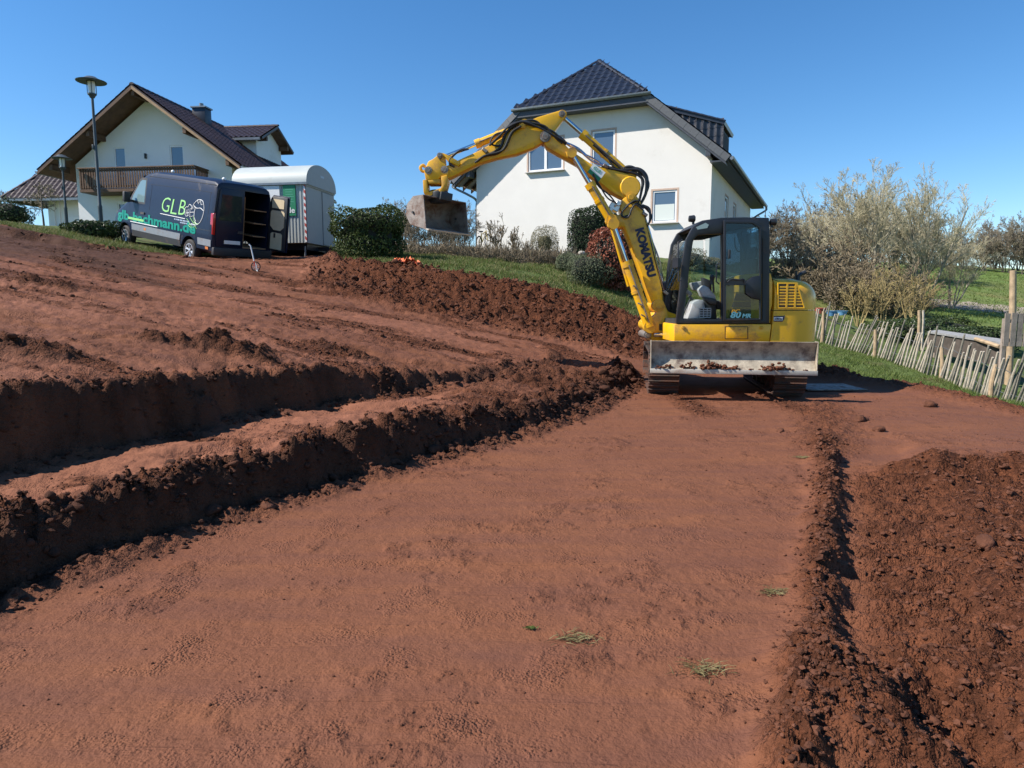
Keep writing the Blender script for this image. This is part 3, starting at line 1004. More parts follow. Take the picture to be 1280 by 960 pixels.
for px, py, r in ((854, 409.5, .028), (952, 409.5, .028), (925, 412, .016), (917, 411, .022)):
    c = e3(px, py, YS)
    MB().lathe([(0.001, -0.016), (r * .5, -0.016), (r * .55, -0.008), (r, -0.008), (r, 0.002)], (c[0], yn, c[2]), 14, 'y').build('bolt', M['steel'] if r < .02 else M['yellow_dusty'], deck)


def plan(x0, r0, xr, far):
    """Plan outline of the tail: straight near side, bulging rear, straight far side."""
    pts = [(x0, yn)]
    for k in range(0, 15):
        a = -math.pi / 2 + math.pi * k / 14
        pts.append((xr - r0 + r0 * max(0, math.cos(a)) ** 0.62, (yf + yn) / 2 + (yf - yn) / 2 * math.copysign(abs(math.sin(a)) ** 0.8, math.sin(a))))
    pts.append((x0, far))
    return pts


cw = eo([(964, 388.5), (1018, 388.5), (1018, 427.5), (962, 427.5)], YS)
xr = 1.70
def tail(z0, z1, x0, xr, steps, mt, name, par, topround=0.0, slant=0.0):
    b = MB()
    rows = []
    for k in range(steps + 1):
        f = k / steps
        z = z0 + (z1 - z0) * f
        ins = 0.0
        if topround and z > z1 - topround:
            q = (z - (z1 - topround)) / topround
            ins = topround * (1 - math.sqrt(max(0, 1 - q * q)))
        pl = plan(x0 + slant * f, 0.62, xr - ins * 1.0, yf)
        cx = x0
        rows.append([(p[0], p[1] + (ins * 0.45 if p[1] < 0 else -ins * 0.45), z) for p in pl])
    n = len(rows[0])
    V = [p for r in rows for p in r]
    F = []
    for k in range(steps):
        for i in range(n):
            j = (i + 1) % n
            F.append((k * n + i, k * n + j, (k + 1) * n + j, (k + 1) * n + i))
    F.append(tuple(range(n))[::-1])
    F.append(tuple(steps * n + i for i in range(n)))
    return b.add(V, F).build(name, mt, par, angle=40)


cwt = tail(cw[2][1], cw[0][1], dx1 + 0.012, xr, 1, M['yellow'], 'counterweight', exc, 0, 0.03)
hz0, hz1 = cw[0][1] + 0.014, e2(1000, 348, YS)[1]
hx0 = e2(968, 380, YS)[0]
hood = tail(hz0, hz1, hx0, xr - 0.01, 10, M['yellow'], 'engine_hood', exc, 0.30)
# vent grille on the hood: dark recess behind yellow bars
gp = eo([(973, 355), (995, 355), (1004, 384), (973, 384)], YS)
MB().prism([gp[3], gp[2], gp[1], gp[0]], yn - 0.004, yn + 0.03).build('vent_recess', M['black'], hood)
g = MB()
gr0 = [gp[3], gp[2], gp[1], gp[0]]
g.ring([(gr0[0][0] - .02, gr0[0][1] - .02), (gr0[1][0] + .025, gr0[1][1] - .02), (gr0[2][0] + .015, gr0[2][1] + .02), (gr0[3][0] - .02, gr0[3][1] + .02)], gr0, yn - 0.018, yn - 0.003)
g.build('vent_grille', M['yellow'], hood, bevel=0.003, bseg=1)
for k in range(1, 8):
    f = k / 8
    xl = gr0[0][0]
    xrr = gr0[1][0] + (gr0[2][0] - gr0[1][0]) * f
    z = gr0[0][1] + (gr0[3][1] - gr0[0][1]) * f
    MB().box2((xl, yn - 0.015, z - 0.0115), (xrr, yn - 0.004, z + 0.0115)).build('vent_bar', M['yellow'], hood)
for fx_ in (0.30, 0.64):
    x = gr0[0][0] + (gr0[1][0] - gr0[0][0]) * fx_
    MB().box2((x - .014, yn - 0.0185, gr0[0][1]), (x + .014, yn - 0.0155, gr0[3][1])).build('vent_bar', M['yellow'], hood)
# maker's plate on the counterweight
pl = eo([(967, 395), (979, 395), (981, 394), (980, 399), (978, 402), (967, 402)], YS)
MB().prism(pl[::-1], yn - 0.008, yn - 0.002).build('maker_plate', M['navy'], cwt)
pl2 = eo([(967, 396.5), (978, 396.5), (978, 400.5), (967, 400.5)], YS)
MB().prism(pl2[::-1], yn - 0.011, yn - 0.0085).build('maker_plate_band', M['white'], cwt)
place_text('maker_lettering', 'KOMATSU', cwt, M['navy'], (pl2[3][0] + .01, yn - 0.0115, pl2[3][1] + .008), (1, 0, 0), (0, 0, 1), width=0.11, height=0.03, bold=0.03)
ex_ = e3(998, 347, 10.9)
b = MB()
b.tube([(ex_[0], ex_[1], ex_[2] - 0.05), (ex_[0], ex_[1], ex_[2] + 0.02), (ex_[0] + .05, ex_[1], ex_[2] + .06), (ex_[0] + .11, ex_[1], ex_[2] + .085)], 0.034, 10)
b.box((ex_[0] - .03, ex_[1] + .02, ex_[2] + .04), (0.03, 0.03, 0.12))
b.build('exhaust_pipe', M['black'], exc)

# cab
cy0, cy1 = yn + 0.0, yn + 1.02
CO = [(845, 404.5), (850, 362), (853.5, 325), (858, 299), (866, 284), (878, 275.5), (902, 272), (930, 271.4), (961.5, 272), (962.5, 300), (962, 345), (962, 404.5)]
CI = [(854.5, 399.5), (859, 362), (863, 325), (867, 299), (873, 294), (884, 293), (901, 292.5), (930, 285), (948, 283), (953, 300), (953, 345), (953, 399.5)]
co_, ci_ = eo(CO, YS), eo(CI, YS)
cabz0, cabz1 = co_[0][1], co_[8][1]
cab = MB().ring(co_, ci_, cy0, cy0 + 0.075).build('cab', M['black'], exc, bevel=0.012)
MB().ring(co_, ci_, cy1 - 0.075, cy1).build('cab_frame', M['black'], cab, bevel=0.012)
# curved roof and front edge between the two sides
def band(name, pts_o, pts_i, m, a, c, par=cab):
    return MB().prism(list(pts_o) + list(pts_i)[::-1], a, c).build(name, m, par, bevel=0.008)
roof_o = co_[4:9]
roof_i = [(x + (0.0), z - 0.085) for x, z in roof_o]
roof_i[0] = (roof_o[0][0] + 0.07, roof_o[0][1] - 0.03)
roof_i[1] = (roof_o[1][0] + 0.02, roof_o[1][1] - 0.08)
band('cab_roof', roof_o, roof_i, M['black'], cy0 + 0.076, cy1 - 0.076)
rp = eo([(953, 283), (961, 283), (961, 345), (953, 345)], YS)
MB().prism(rp[::-1], cy0 + 0.076, cy0 + 0.18).build('rear_post', M['black'], cab)
MB().prism(rp[::-1], cy1 - 0.18, cy1 - 0.076).build('rear_post', M['black'], cab)
fl = eo([(847, 399), (962, 399), (962, 405), (846, 405)], YS)
MB().prism(fl[::-1], cy0 + 0.076, cy1 - 0.076).build('cab_floor', M['darkplastic'], cab)
# middle post
mp_ = eo([(902.2, 292.6), (905, 292.6), (905, 399), (902.2, 399)], YS)
MB().prism(mp_[::-1], cy0 + 0.002, cy0 + 0.07).build('door_post', M['black'], cab)
# yellow body side behind the door, rising to the rear
ys = eo([(905.5, 399), (905.5, 352), (912, 348), (922, 344.5), (935, 342.5), (952.5, 341.5), (964.5, 341.5), (966.6, 352), (966.6, 380), (964.3, 388), (964, 404)], YS)
ys = [p for p in ys]
MB().prism(ys[::-1], cy0 + 0.03, cy0 + 0.22).build('side_panel', M['yellow'], exc, bevel=0.008)
sp = eo([(921, 365), (939, 365), (939.5, 399), (910.5, 399)], YS)
MB().prism(sp[::-1], cy0 + 0.020, cy0 + 0.0285).build('step_plate', M['darkplastic'], cab)
for py in (366, 376.5, 385):
    q = e3(917 if py < 380 else 914, py, YS); q2 = e3(939, py, YS)
    MB().box2((q[0], cy0 + 0.014, q[2] - 0.008), (q2[0], cy0 + 0.0195, q2[2] + 0.008)).build('step_rib', M['yellow_dusty'], cab)
# door, swung fully back against the cab side
DY0 = cy0 - 0.052
do = eo([(903.5, 401), (950.5, 401), (950.5, 282), (940, 276.5), (903.5, 275.5)], YS)
di = eo([(906.5, 398), (948, 398), (948, 286), (938.5, 280), (906.5, 279.5)], YS)
door = MB().ring(do, di, DY0, DY0 + 0.04).build('cab_door', M['black'], exc, bevel=0.008)
MB().prism(di, DY0 + 0.016, DY0 + 0.024).build('door_glass', M['doorglass'], door)
g1 = eo([(904, 350.5), (931, 350.5), (931, 356.5), (904, 356.5)], YS)
MB().prism(g1[::-1], DY0 - 0.012, DY0 - 0.001).build('door_rail', M['black'], door)
pc = eo([(930, 352), (939, 346), (949.5, 344.5), (949.5, 375.5), (938, 373), (930, 367)], YS)
MB().prism(pc[::-1], DY0 - 0.014, DY0 + 0.014).build('latch_cover', M['black'], door, bevel=0.015)
hp = [e3(907, 353, YS), e3(912, 349.5, YS), e3(921, 350, YS), e3(927, 349.5, YS), e3(929, 354, YS)]
MB().tube([(p[0], DY0 - 0.035, p[2]) for p in catmull([(x, 0, z) for x, _, z in hp], 4)], 0.012, 8).build('grab_handle', M['black'], door)
hb = e3(910, 318, YS)
MB().box((hb[0], DY0 - 0.012, hb[2]), (0.04, 0.024, 0.13)).build('door_handle', M['darkplastic'], door, bevel=0.008)
t8 = e3(912, 397.5, YS)
place_text('model_lettering', '80', door, M['lightcyan'], (t8[0], DY0 + 0.013, t8[2]), (1, 0, 0), (0, 0, 1), width=0.155, height=0.095, bold=0.03, shear=0.2)
t8 = e3(926.5, 397.3, YS)
place_text('model_lettering', 'MR', door, M['lightcyan'], (t8[0], DY0 + 0.013, t8[2]), (1, 0, 0), (0, 0, 1), width=0.13, height=0.062, bold=0.03, shear=0.2)
t8 = e3(913, 391, YS)
place_text('model_lettering', 'PC', door, M['yellow_dusty'], (t8[0], DY0 + 0.013, t8[2]), (1, 0, 0), (0, 0, 1), width=0.13, height=0.05, bold=0.02, shear=0.2)
# panes
MB().prism(eo([(868, 299), (874, 294.5), (902, 293), (902, 399), (856, 399)], YS), cy1 - 0.045, cy1 - 0.038).build('far_side_glass', M['cabglass'], cab)
MB().prism(eo([(905, 285), (950, 284), (952, 341), (905, 345)], YS), cy1 - 0.045, cy1 - 0.038).build('far_side_glass', M['cabglass'], cab)
MB().prism(eo([(906, 288), (950, 285), (952, 341), (930, 343), (906, 349)], YS)[::-1], cy0 + 0.035, cy0 + 0.042).build('rear_side_glass', M['doorglass'], cab)
fw = eo([(851, 362), (855, 325), (859.5, 300), (861.5, 300), (857, 325), (853, 362)], YS)
MB().prism(fw, cy0 + 0.08, cy1 - 0.08).build('windscreen', M['cabglass'], cab)
rw = eo([(956, 286), (957, 286), (957, 345), (956, 345)], YS)
MB().prism(rw, cy0 + 0.18, cy1 - 0.18).build('rear_window', M['cabglass'], cab)
tw = eo([(870, 284), (882, 278.5), (886, 281), (884, 285), (872, 287)], YS)
MB().prism(tw, cy0 - 0.004, cy0 + 0.004).build('roof_light_pane', mat('frosted_visor', (0.32, 0.42, 0.40), 0.3), cab)
# inside
sx_, sz_ = e2(921, 372, YS)
b = MB()
b.box((sx_ + 0.02, yn + 0.5, 1.35), (0.5, 0.5, 0.14))
b.box((sx_ + 0.30, yn + 0.5, 1.72), (0.13, 0.48, 0.66), (0, R(10), 0))
b.box((sx_ + 0.36, yn + 0.5, 2.13), (0.09, 0.28, 0.2), (0, R(8), 0))
b.build('driver_seat', M['seat'], cab, bevel=0.04)
MB().prism(eo([(866, 388), (869, 378), (877, 374), (884, 376), (886, 399), (862, 399)], YS), cy0 + 0.14, cy0 + 0.42).build('control_console', M['greyplastic'], cab, bevel=0.02)
MB().prism(eo([(876, 362), (882, 356), (888, 359), (897, 369), (898, 374), (880, 371)], YS), cy0 + 0.10, cy0 + 0.26).build('control_console', M['greyplastic'], cab, bevel=0.02)
MB().prism(eo([(880, 352), (897, 349), (900, 356), (898, 364), (884, 362)], YS), cy0 + 0.70, cy0 + 0.9).build('control_console', M['greyplastic'], cab, bevel=0.02)
MB().prism(eo([(889, 345), (901, 350), (901, 372), (893, 372)], YS), cy0 + 0.45, cy0 + 0.6).build('control_console', M['darkplastic'], cab, bevel=0.02)
MB().prism(eo([(864, 352), (869, 350), (872, 360), (880, 366), (878, 370), (868, 364)], YS), cy0 + 0.62, cy0 + 0.78).build('control_console', M['greyplastic'], cab, bevel=0.02)
b = MB()
b.prism(eo([(885, 375), (900, 372), (901, 399), (888, 399)], YS), cy0 + 0.2, cy0 + 0.5)
b.prism(eo([(880, 371), (898, 374), (897, 381), (889, 380)], YS), cy0 + 0.06, cy0 + 0.2)
b.build('seat_base', M['darkplastic'], cab, bevel=0.015)
v0 = eo([(877, 385.5), (891, 385.5), (891, 397), (877, 397)], YS)
vent = MB().prism(v0[::-1], cy0 + 0.105, cy0 + 0.135).build('heater_vent', M['black'], exc)
for k in range(5):
    z = v0[3][1] + (v0[0][1] - v0[3][1]) * k / 4
    MB().box2((v0[0][0], cy0 + 0.098, z - .006), (v0[1][0], cy0 + 0.104, z + .006)).build('vent_slat', M['greyplastic'], vent)
for k in range(4):
    x = v0[0][0] + (v0[1][0] - v0[0][0]) * k / 3
    MB().box2((x - .005, cy0 + 0.092, v0[3][1]), (x + .005, cy0 + 0.097, v0[0][1])).build('vent_slat', M['greyplastic'], vent)
for px, py, dy in ((893, 352, 0.12), (872, 345, 0.7)):
    c = e3(px, py, YS)
    b = MB()
    b.tube([(c[0] + .03, yn + dy, c[2] - .16), (c[0] + .02, yn + dy, c[2] - .05), (c[0], yn + dy, c[2])], 0.016, 8)
    b.lathe([(0.005, -0.06), (0.035, -0.055), (0.03, 0.0), (0.042, 0.05), (0.025, 0.085), (0.002, 0.09)], (c[0], yn + dy, c[2] + .02), 10)
    b.build('joystick', M['black'], cab)
for px0, py0, px1, py1, dy in ((866, 386, 858, 396, .5), (871, 372, 862, 392, .35), (869, 360, 858, 388, .6)):
    p, q = e3(px0, py0, YS), e3(px1, py1, YS)
    b = MB()
    b.tube([(p[0], yn + dy, p[2]), (q[0], yn + dy, q[2])], 0.012, 8)
    b.box((p[0], yn + dy, p[2]), (0.08, 0.05, 0.03), (0, 0.7, 0))
    b.build('pedal_lever', M['darkplastic'], cab)
c = e3(898.5, 345, YS); d = e3(899, 328, YS)
MB().tube([(c[0] + .02, cy0 + .02, c[2] - .12), (c[0] - .03, cy0 + .02, c[2] - .08), (d[0] - .03, cy0 + .02, d[2] - .03), (d[0] + .02, cy0 + .02, d[2])], 0.011, 8).build('grab_rail', M['black'], cab)
wa, wb = e3(874, 302, YS), e3(869, 309, YS)
MB().tube([(wa[0] + .04, cy0 + .5, wa[2] + .06), (wb[0] - 0.03, cy0 + .5, wb[2] - .05)], 0.01, 6).build('wiper', M['black'], cab)
mr_ = eo([(887, 293), (897, 293), (897, 298), (888, 298)], YS)
MB().ring(mr_[::-1], [(x * .96 + .04 * (mr_[0][0] + .06), z * .96 + .04 * (mr_[0][1] - 0.03)) for x, z in mr_[::-1]], cy0 + .3, cy0 + .31).build('sun_visor_frame', M['black'], cab)
cb = e3(931, 300, YS)
loop = [(cb[0] + 0.07 * math.cos(a), cy0 + 0.25, cb[2] + 0.05 + 0.2 * math.sin(a)) for a in np.linspace(math.pi * 0.98, 2 * math.pi * 1.01, 14)]
MB().tube(loop, 0.011, 6).build('hanging_cable', M['hose'], cab)
# work lights, antenna, mirror
for px, py, Y, sgn in ((865, 273.5, YS + .1, -1), (966.5, 277.5, YS + .05, 1)):
    c = e3(px, py, Y)
    b = MB()
    b.lathe([(0.005, -0.05), (0.045, -0.045), (0.055, 0.03), (0.04, 0.045), (0.0, 0.045)], (c[0], c[1], c[2]), 12, 'x')
    b.box((c[0] - sgn * 0.02, c[1], c[2] - 0.045), (0.03, 0.03, 0.07))
    b.build('work_light', M['black'], cab)
c = e3(956.5, 272, YS + .3)
MB().tube([c, (c[0], c[1], c[2] + .18)], 0.005, 6).build('antenna', M['black'], cab)
c = e3(848, 330, YS)
b = MB()
b.tube([e3(851, 350, YS, -.02), e3(847, 352, YS, -.06), e3(846.5, 303, YS, -.06), e3(852.5, 300, YS, -.02)], 0.013, 8)
b.box(e3(844.5, 329, YS, -.06), (0.05, 0.16, 0.14), (0, 0, 0.3))
b.build('mirror', M['black'], cab, bevel=0.006, bseg=1)

# swing bracket, booms, arm
sb = MB()
sb.prism(eo([(806, 414.5), (801, 402), (806, 399), (816, 392), (820, 380), (826, 378), (831, 389), (840, 392), (844, 396), (844, 425), (812, 426)], 11.35), -0.24, 0.24)
bracket = sb.build('swing_bracket', M['yellow'], exc, bevel=0.02)
MB().prism(eo([(824, 405), (842, 404), (842, 412.5), (824, 413)], 11.1), -0.244, -0.252).build('bracket_opening', M['black'], bracket)
MB().cyl(e3(817, 418.5, 11.05), e3(843, 418.5, 11.05), 0.035, 14).build('swing_rod', M['chrome'], bracket)
MB().cyl(e3(836, 407, 11.05, 0), e3(843, 407, 11.05, 0), 0.03, 10).build('bracket_pipe', M['yellow'], bracket)


def pin(name, px, py, r, w, par, m=None, Y=11.2):
    c = e3(px, py, Y)
    MB().lathe([(0.004, -w - .03), (r * .55, -w - .03), (r * .6, -w - .012), (r, -w - .01), (r, w + .01), (r * .6, w + .012), (r * .55, w + .03), (0.004, w + .03)], (c[0], 0, c[2]), 18, 'y').build(name, m or M['yellow_dusty'], par)


pin('pivot_pin', 821.5, 382, 0.10, 0.245, bracket)
pin('pivot_pin', 810, 406, 0.09, 0.245, bracket)
pin('pivot_pin', 808, 418, 0.06, 0.245, bracket, M['steel'])

lower = MB().prism(eo([(777, 268), (775, 258), (779, 248), (787, 242), (795, 243), (801, 252), (806, 272), (812, 297), (820, 331), (828, 361), (829, 376), (825, 386), (818, 386), (814, 377), (804, 348), (791, 311), (780, 284), (770, 284), (762, 281), (758, 275), (762, 269)]), -0.145, 0.145).build('lower_boom', M['yellow'], exc, bevel=0.02)
pin('pivot_pin', 788.5, 246.5, 0.075, 0.16, lower)
# lettering down the boom
pa_ = e3(793.5, 287, 11.2); pb_ = e3(809.5, 347.5, 11.2)
exv = np.array(pb_) - np.array(pa_); exv[1] = 0
L_ = np.linalg.norm(exv); exv /= L_
eyv = np.cross([0, -1, 0], exv)
place_text('maker_lettering', 'KOMATSU', lower, M['navy'], (pa_[0], -0.1465, pa_[2]), exv, eyv, width=L_, height=0.15, bold=0.06)

upper = MB().prism(eo([(676, 172), (679, 163), (684, 160), (692, 165), (713, 187), (740, 205), (763, 211), (785, 217), (795, 223), (800, 233), (798, 243), (790, 249), (778, 247), (765, 240), (742, 222), (722, 205), (700, 193), (684, 184)]), -0.14, 0.14).build('upper_boom', M['yellow'], exc, bevel=0.022)
c = e3(788, 233.5, 11.2)
MB().lathe([(0.005, -0.16), (0.15, -0.16), (0.165, -0.14), (0.165, 0.14), (0.15, 0.16), (0.005, 0.16)], (c[0], 0, c[2]), 28, 'y').build('boom_boss', M['yellow'], upper)
pin('pivot_pin', 681.5, 171, 0.085, 0.17, upper, M['steel'])
pin('pivot_pin', 714, 193, 0.06, 0.20, upper, M['steel'])
# site sign on the boom
sg = [e3(x, y, 11.2) for x, y in ((742, 204), (757, 215.5), (748, 227.5), (734.5, 215))]
sign = MB().prism([(p[0], p[2]) for p in sg], -0.1445, -0.1425).build('boom_sign', M['white'], exc)
lo = [sg[3], sg[2], tuple(np.array(sg[2]) * .62 + np.array(sg[1]) * .38), tuple(np.array(sg[3]) * .62 + np.array(sg[0]) * .38)]
MB().prism([(p[0], p[2]) for p in lo], -0.1463, -0.1448).build('sign_band', M['green'], sign)
ev = np.array(sg[1]) - np.array(sg[0]); ev[1] = 0
evn = ev / np.linalg.norm(ev)
up_ = np.array(sg[0]) - np.array(sg[3]); up_[1] = 0
o_ = np.array(sg[3]) * .45 + np.array(sg[0]) * .55 + ev * .16
place_text('sign_lettering', 'GLB', sign, M['palegreen'], (o_[0], -0.1455, o_[2]), evn, up_, width=0.13, height=0.055, bold=0.0, shear=0.2)

arm = MB().prism(eo([(702, 136.5), (706, 138), (708, 143), (704, 149), (691, 166), (684, 176), (677, 178), (667, 184), (645, 192), (620, 197), (600, 203), (580, 213), (562, 222), (555, 223), (548, 217), (550, 210), (558, 206.5), (580, 196), (601, 186.5), (626, 172), (640, 161), (652, 154.5), (672, 145.5), (690, 140)]), -0.115, 0.115).build('arm', M['yellow'], exc, bevel=0.018)
pin('pivot_pin', 702.5, 142, 0.05, 0.14, arm, M['steel'])
pin('pivot_pin', 555.5, 212, 0.06, 0.14, arm, M['steel'])
pin('pivot_pin', 653, 156, 0.05, 0.14, arm)


def cylinder(name, a, c, frac, r, par, y=0.0, Y=11.2, rod_first=True):
    """Hydraulic cylinder between two pixels; the rod takes the first part."""
    p, q = np.array(e3(*a, Y)), np.array(e3(*c, Y))
    p[1] = q[1] = y
    m = p + (q - p) * frac
    n = (q - p) / np.linalg.norm(q - p)
    t = MB()
    t.cyl(m, q, r, 18)
    t.cyl(m - n * 0.02, m + n * 0.07, r * 1.16, 18)
    t.cyl(q - n * 0.05, q, r * 1.1, 18)
    mid = m + (q - m) * 0.45
    t.cyl(mid - n * 0.025, mid + n * 0.025, r * 1.13, 18)
    barrel = t.build(name, M['yellow'], par)
    MB().cyl(p, m, r * 0.5, 14).build('rod', M['chrome'], barrel)
    e = MB()
    e.lathe([(0.003, -0.07), (r * 1.05, -0.07), (r * 1.05, 0.07), (0.003, 0.07)], (p[0], y, p[2]), 16, 'y')
    e.build('rod_eye', M['yellow_dusty'], barrel)
    e = MB()
    e.lathe([(0.003, -0.07), (r * 1.2, -0.07), (r * 1.2, 0.07), (0.003, 0.07)], (q[0], y, q[2]), 16, 'y')
    e.build('barrel_eye', M['yellow_dusty'], barrel)
    pp = MB()
    off = np.array([0, -r - 0.015, 0])
    pp.tube([m + off + n * .05, q + off - n * .08], 0.011, 6)
    pp.build('feed_pipe', M['steel'], barrel)
    return barrel


cylinder('arm_cylinder', (703, 142), (790, 219), 0.30, 0.072, exc, -0.02)
cylinder('bucket_cylinder', (551, 195), (656, 153), 0.42, 0.062, exc, 0.0)
cylinder('boom_adjust_cylinder', (714, 193), (763, 276), 0.46, 0.075, exc, -0.225)
cylinder('boom_lift_cylinder', (765, 281), (810, 408), 0.37, 0.085, exc, -0.27)
g1, g2 = e3(761, 279, 11.2), e3(784, 358, 11.2)
MB().tube([(g1[0], -0.27, g1[2]), (g2[0], -0.27, g2[2])], 0.024, 8).build('rod_guard', M['yellow'], exc)
for f in (0.35, 0.62, 0.8):
    c = np.array(e3(783 + f * 22, 331 + f * 79, 11.2)); c[1] = -0.37
    MB().box(c, (0.07, 0.03, 0.02), (0, 0.5, 0)).build('pipe_clip', M['steel'], exc)
# valve block on the lower boom knee
c = np.array(e3(768, 259, 11.2))
b = MB()
b.box((c[0], -0.1, c[2]), (0.16, 0.16, 0.1), (0, .5, 0))
b.lathe([(0.002, -.06), (.04, -.06), (.04, .06), (.002, .06)], (c[0] + .06, -.15, c[2] + .05), 10, 'y')
b.lathe([(0.002, -.05), (.03, -.05), (.03, .05), (.002, .05)], (c[0] - .06, -.16, c[2] - .04), 10, 'y')
b.tube([(c[0], -.18, c[2]), (c[0] + .05, -.2, c[2] + .1)], 0.02, 8)
b.build('valve_block', mat('bare_alloy', (0.6, 0.62, 0.64), 0.35, metal=0.7, var=.2), lower, bevel=0.008, bseg=1)


def hoses(name, pts, n, r, spread, m, par, y0=-0.1, Y=11.2):
    for k in range(n):
        off = (k - (n - 1) / 2) * spread
        P = []
        for i, (px, py) in enumerate(pts):
            p = np.array(e3(px, py, Y))
            j = 0.018 * math.sin(3.1 * k + 2.3 * i)
            P.append((p[0] + j * .7 + off * 0.35, y0 + off, p[2] + 0.35 * off + j))
        MB().tube(catmull(P, 6), r, 8).build(name, m, par)


hoses('hydraulic_hose', [(652, 157), (640, 166), (633, 182), (624, 190), (607, 194), (596, 201)], 4, 0.016, 0.034, M['hose'], exc, -0.13)
hoses('hydraulic_hose', [(612, 192), (626, 184), (632, 168), (640, 158), (652, 151), (668, 151), (682, 158), (694, 168), (705, 177)], 4, 0.017, 0.035, M['hose'], exc, -0.10)
hoses('hydraulic_hose', [(612, 182), (625, 170), (636, 158), (652, 153), (672, 159), (690, 166), (708, 180)], 2, 0.015, 0.03, M['hose'], exc, -0.16)
hoses('hydraulic_pipe', [(704, 176), (722, 186), (742, 199), (758, 207)], 3, 0.013, 0.035, M['chrome'], exc, -0.10)
hoses('hydraulic_hose', [(754, 206), (770, 211), (786, 208), (800, 211), (809, 220), (811, 233), (806, 247), (800, 258)], 5, 0.018, 0.036, M['hose'], exc, -0.04)
hoses('hydraulic_hose', [(760, 209), (782, 214), (797, 215), (804, 226), (802, 240), (799, 256)], 3, 0.016, 0.036, M['hose'], exc, -0.10)
hoses('hydraulic_pipe', [(802, 256), (809, 285), (819, 322), (829, 362)], 4, 0.017, 0.042, mat('dark_pipe', (0.05, 0.075, 0.10), 0.35, metal=0.5), exc, -0.03)
hoses('hydraulic_pipe', [(805, 262), (814, 292), (825, 330), (832, 366)], 2, 0.015, 0.06, M['chrome'], exc, -0.06)
hoses('hydraulic_hose', [(798, 251), (790, 253), (782, 259), (777, 266), (778, 271), (786, 270), (789, 262), (795, 255), (804, 262)], 2, 0.013, 0.03, M['hose'], exc, -0.18)
hoses('hydraulic_hose', [(803, 256), (811, 262), (814, 272), (810, 282)], 3, 0.014, 0.03, M['hose'], exc, -0.12)
hoses('hydraulic_hose', [(742, 180), (756, 192), (770, 207), (781, 214)], 2, 0.013, 0.03, M['hose'], exc, -0.10)
hoses('hydraulic_hose', [(585, 186), (575, 188), (566, 194), (562, 203), (568, 208)], 3, 0.013, 0.03, M['hose'], exc, -0.12)
hoses('hydraulic_hose', [(628, 165), (617, 170), (614, 177), (620, 183), (628, 181)], 1, 0.014, 0.03, M['hose'], exc, -0.14)
hoses('hydraulic_hose', [(830, 362), (836, 372), (838, 384), (832, 393), (824, 396)], 4, 0.019, 0.04, M['hose'], exc, -0.02)
hoses('hydraulic_hose', [(741, 218), (748, 232), (760, 246), (770, 255)], 2, 0.012, 0.03, M['hose'], exc, -0.19)
bt = MB().prism(eo([(829, 352), (838, 350), (848, 356), (850, 384), (842, 396), (834, 397)], 11.6), 0.02, 0.42).build('boom_boot', M['darkplastic'], exc, bevel=0.05)
for px, py in ((806, 268), (832, 366), (606, 188), (757, 208)):
    c = np.array(e3(px, py, 11.2))
    MB().box((c[0], -0.10, c[2]), (0.09, 0.17, 0.045), (0, 0.6, 0)).build('hose_clamp', M['steel'], exc, bevel=0.006, bseg=1)

# bucket linkage, tilting coupler, grading bucket
lk = MB()
lk.prism(eo([(545, 193), (551, 190), (556, 197), (557, 210), (551, 213), (547, 205)]), -0.09, 0.09)
lk.build('bucket_link', M['yellow'], exc, bevel=0.01)
lk = MB()
lk.prism(eo([(553, 191), (558, 193), (576, 203), (573, 208), (562, 203)]), 0.12, 0.16)
lk.build('bucket_link', M['yellow'], exc, bevel=0.008)
lk = MB()
lk.prism(eo([(553, 191), (558, 193), (576, 203), (573, 208), (562, 203)]), -0.16, -0.12)
lk.build('bucket_link', M['yellow'], exc, bevel=0.008)
pin('pivot_pin', 549.5, 194, 0.045, 0.13, exc, M['steel'])
cp = MB().prism(eo([(536, 203), (542, 200), (547, 196), (552, 203), (559, 208), (562, 219), (558, 224), (552, 222), (549, 226), (533, 227), (531, 216)], 11.3), -0.15, 0.15).build('quick_coupler', M['yellow'], exc, bevel=0.02)
hk = catmull([e3(x, y, 11.3, -0.0) for x, y in ((534, 214), (528, 214), (525.5, 209.5), (529, 206.5), (531.5, 209))], 5)
MB().tube(hk, 0.024, 8).build('lifting_hook', M['yellow_dusty'], cp)
pin('pivot_pin', 536.5, 214.5, 0.06, 0.16, cp, M['steel'], 11.3)
rt = MB()
rt.prism(eo([(529.5, 226), (535, 226), (536, 238), (538, 243), (530.5, 243)], 11.3), -0.17, 0.17)
rt.prism(eo([(552, 222), (560, 220), (561, 228), (558, 238), (553, 243), (549, 240), (553, 234)], 11.3), -0.17, 0.17)
rt.prism(eo([(535, 226), (552, 225), (552, 231), (536, 231)], 11.3), -0.15, 0.15)
rt.prism(eo([(530, 243), (552, 236), (555, 242), (538, 246)], 11.3), -0.15, 0.15)
rt.build('tilt_frame', M['yellow_dusty'], exc, bevel=0.015)
b = MB()
c = e3(548, 246, 11.35)
b.lathe([(0.02, 0.10), (0.13, 0.10), (0.17, 0.06), (0.17, -0.04), (0.13, -0.1), (0.02, -0.1)], c, 20)
b.box((c[0] + .1, c[1] - .05, c[2] - .02), (0.2, 0.26, 0.13), (0, 0.15, 0.4))
b.build('rotator', M['darkplastic'], exc, bevel=0.012)
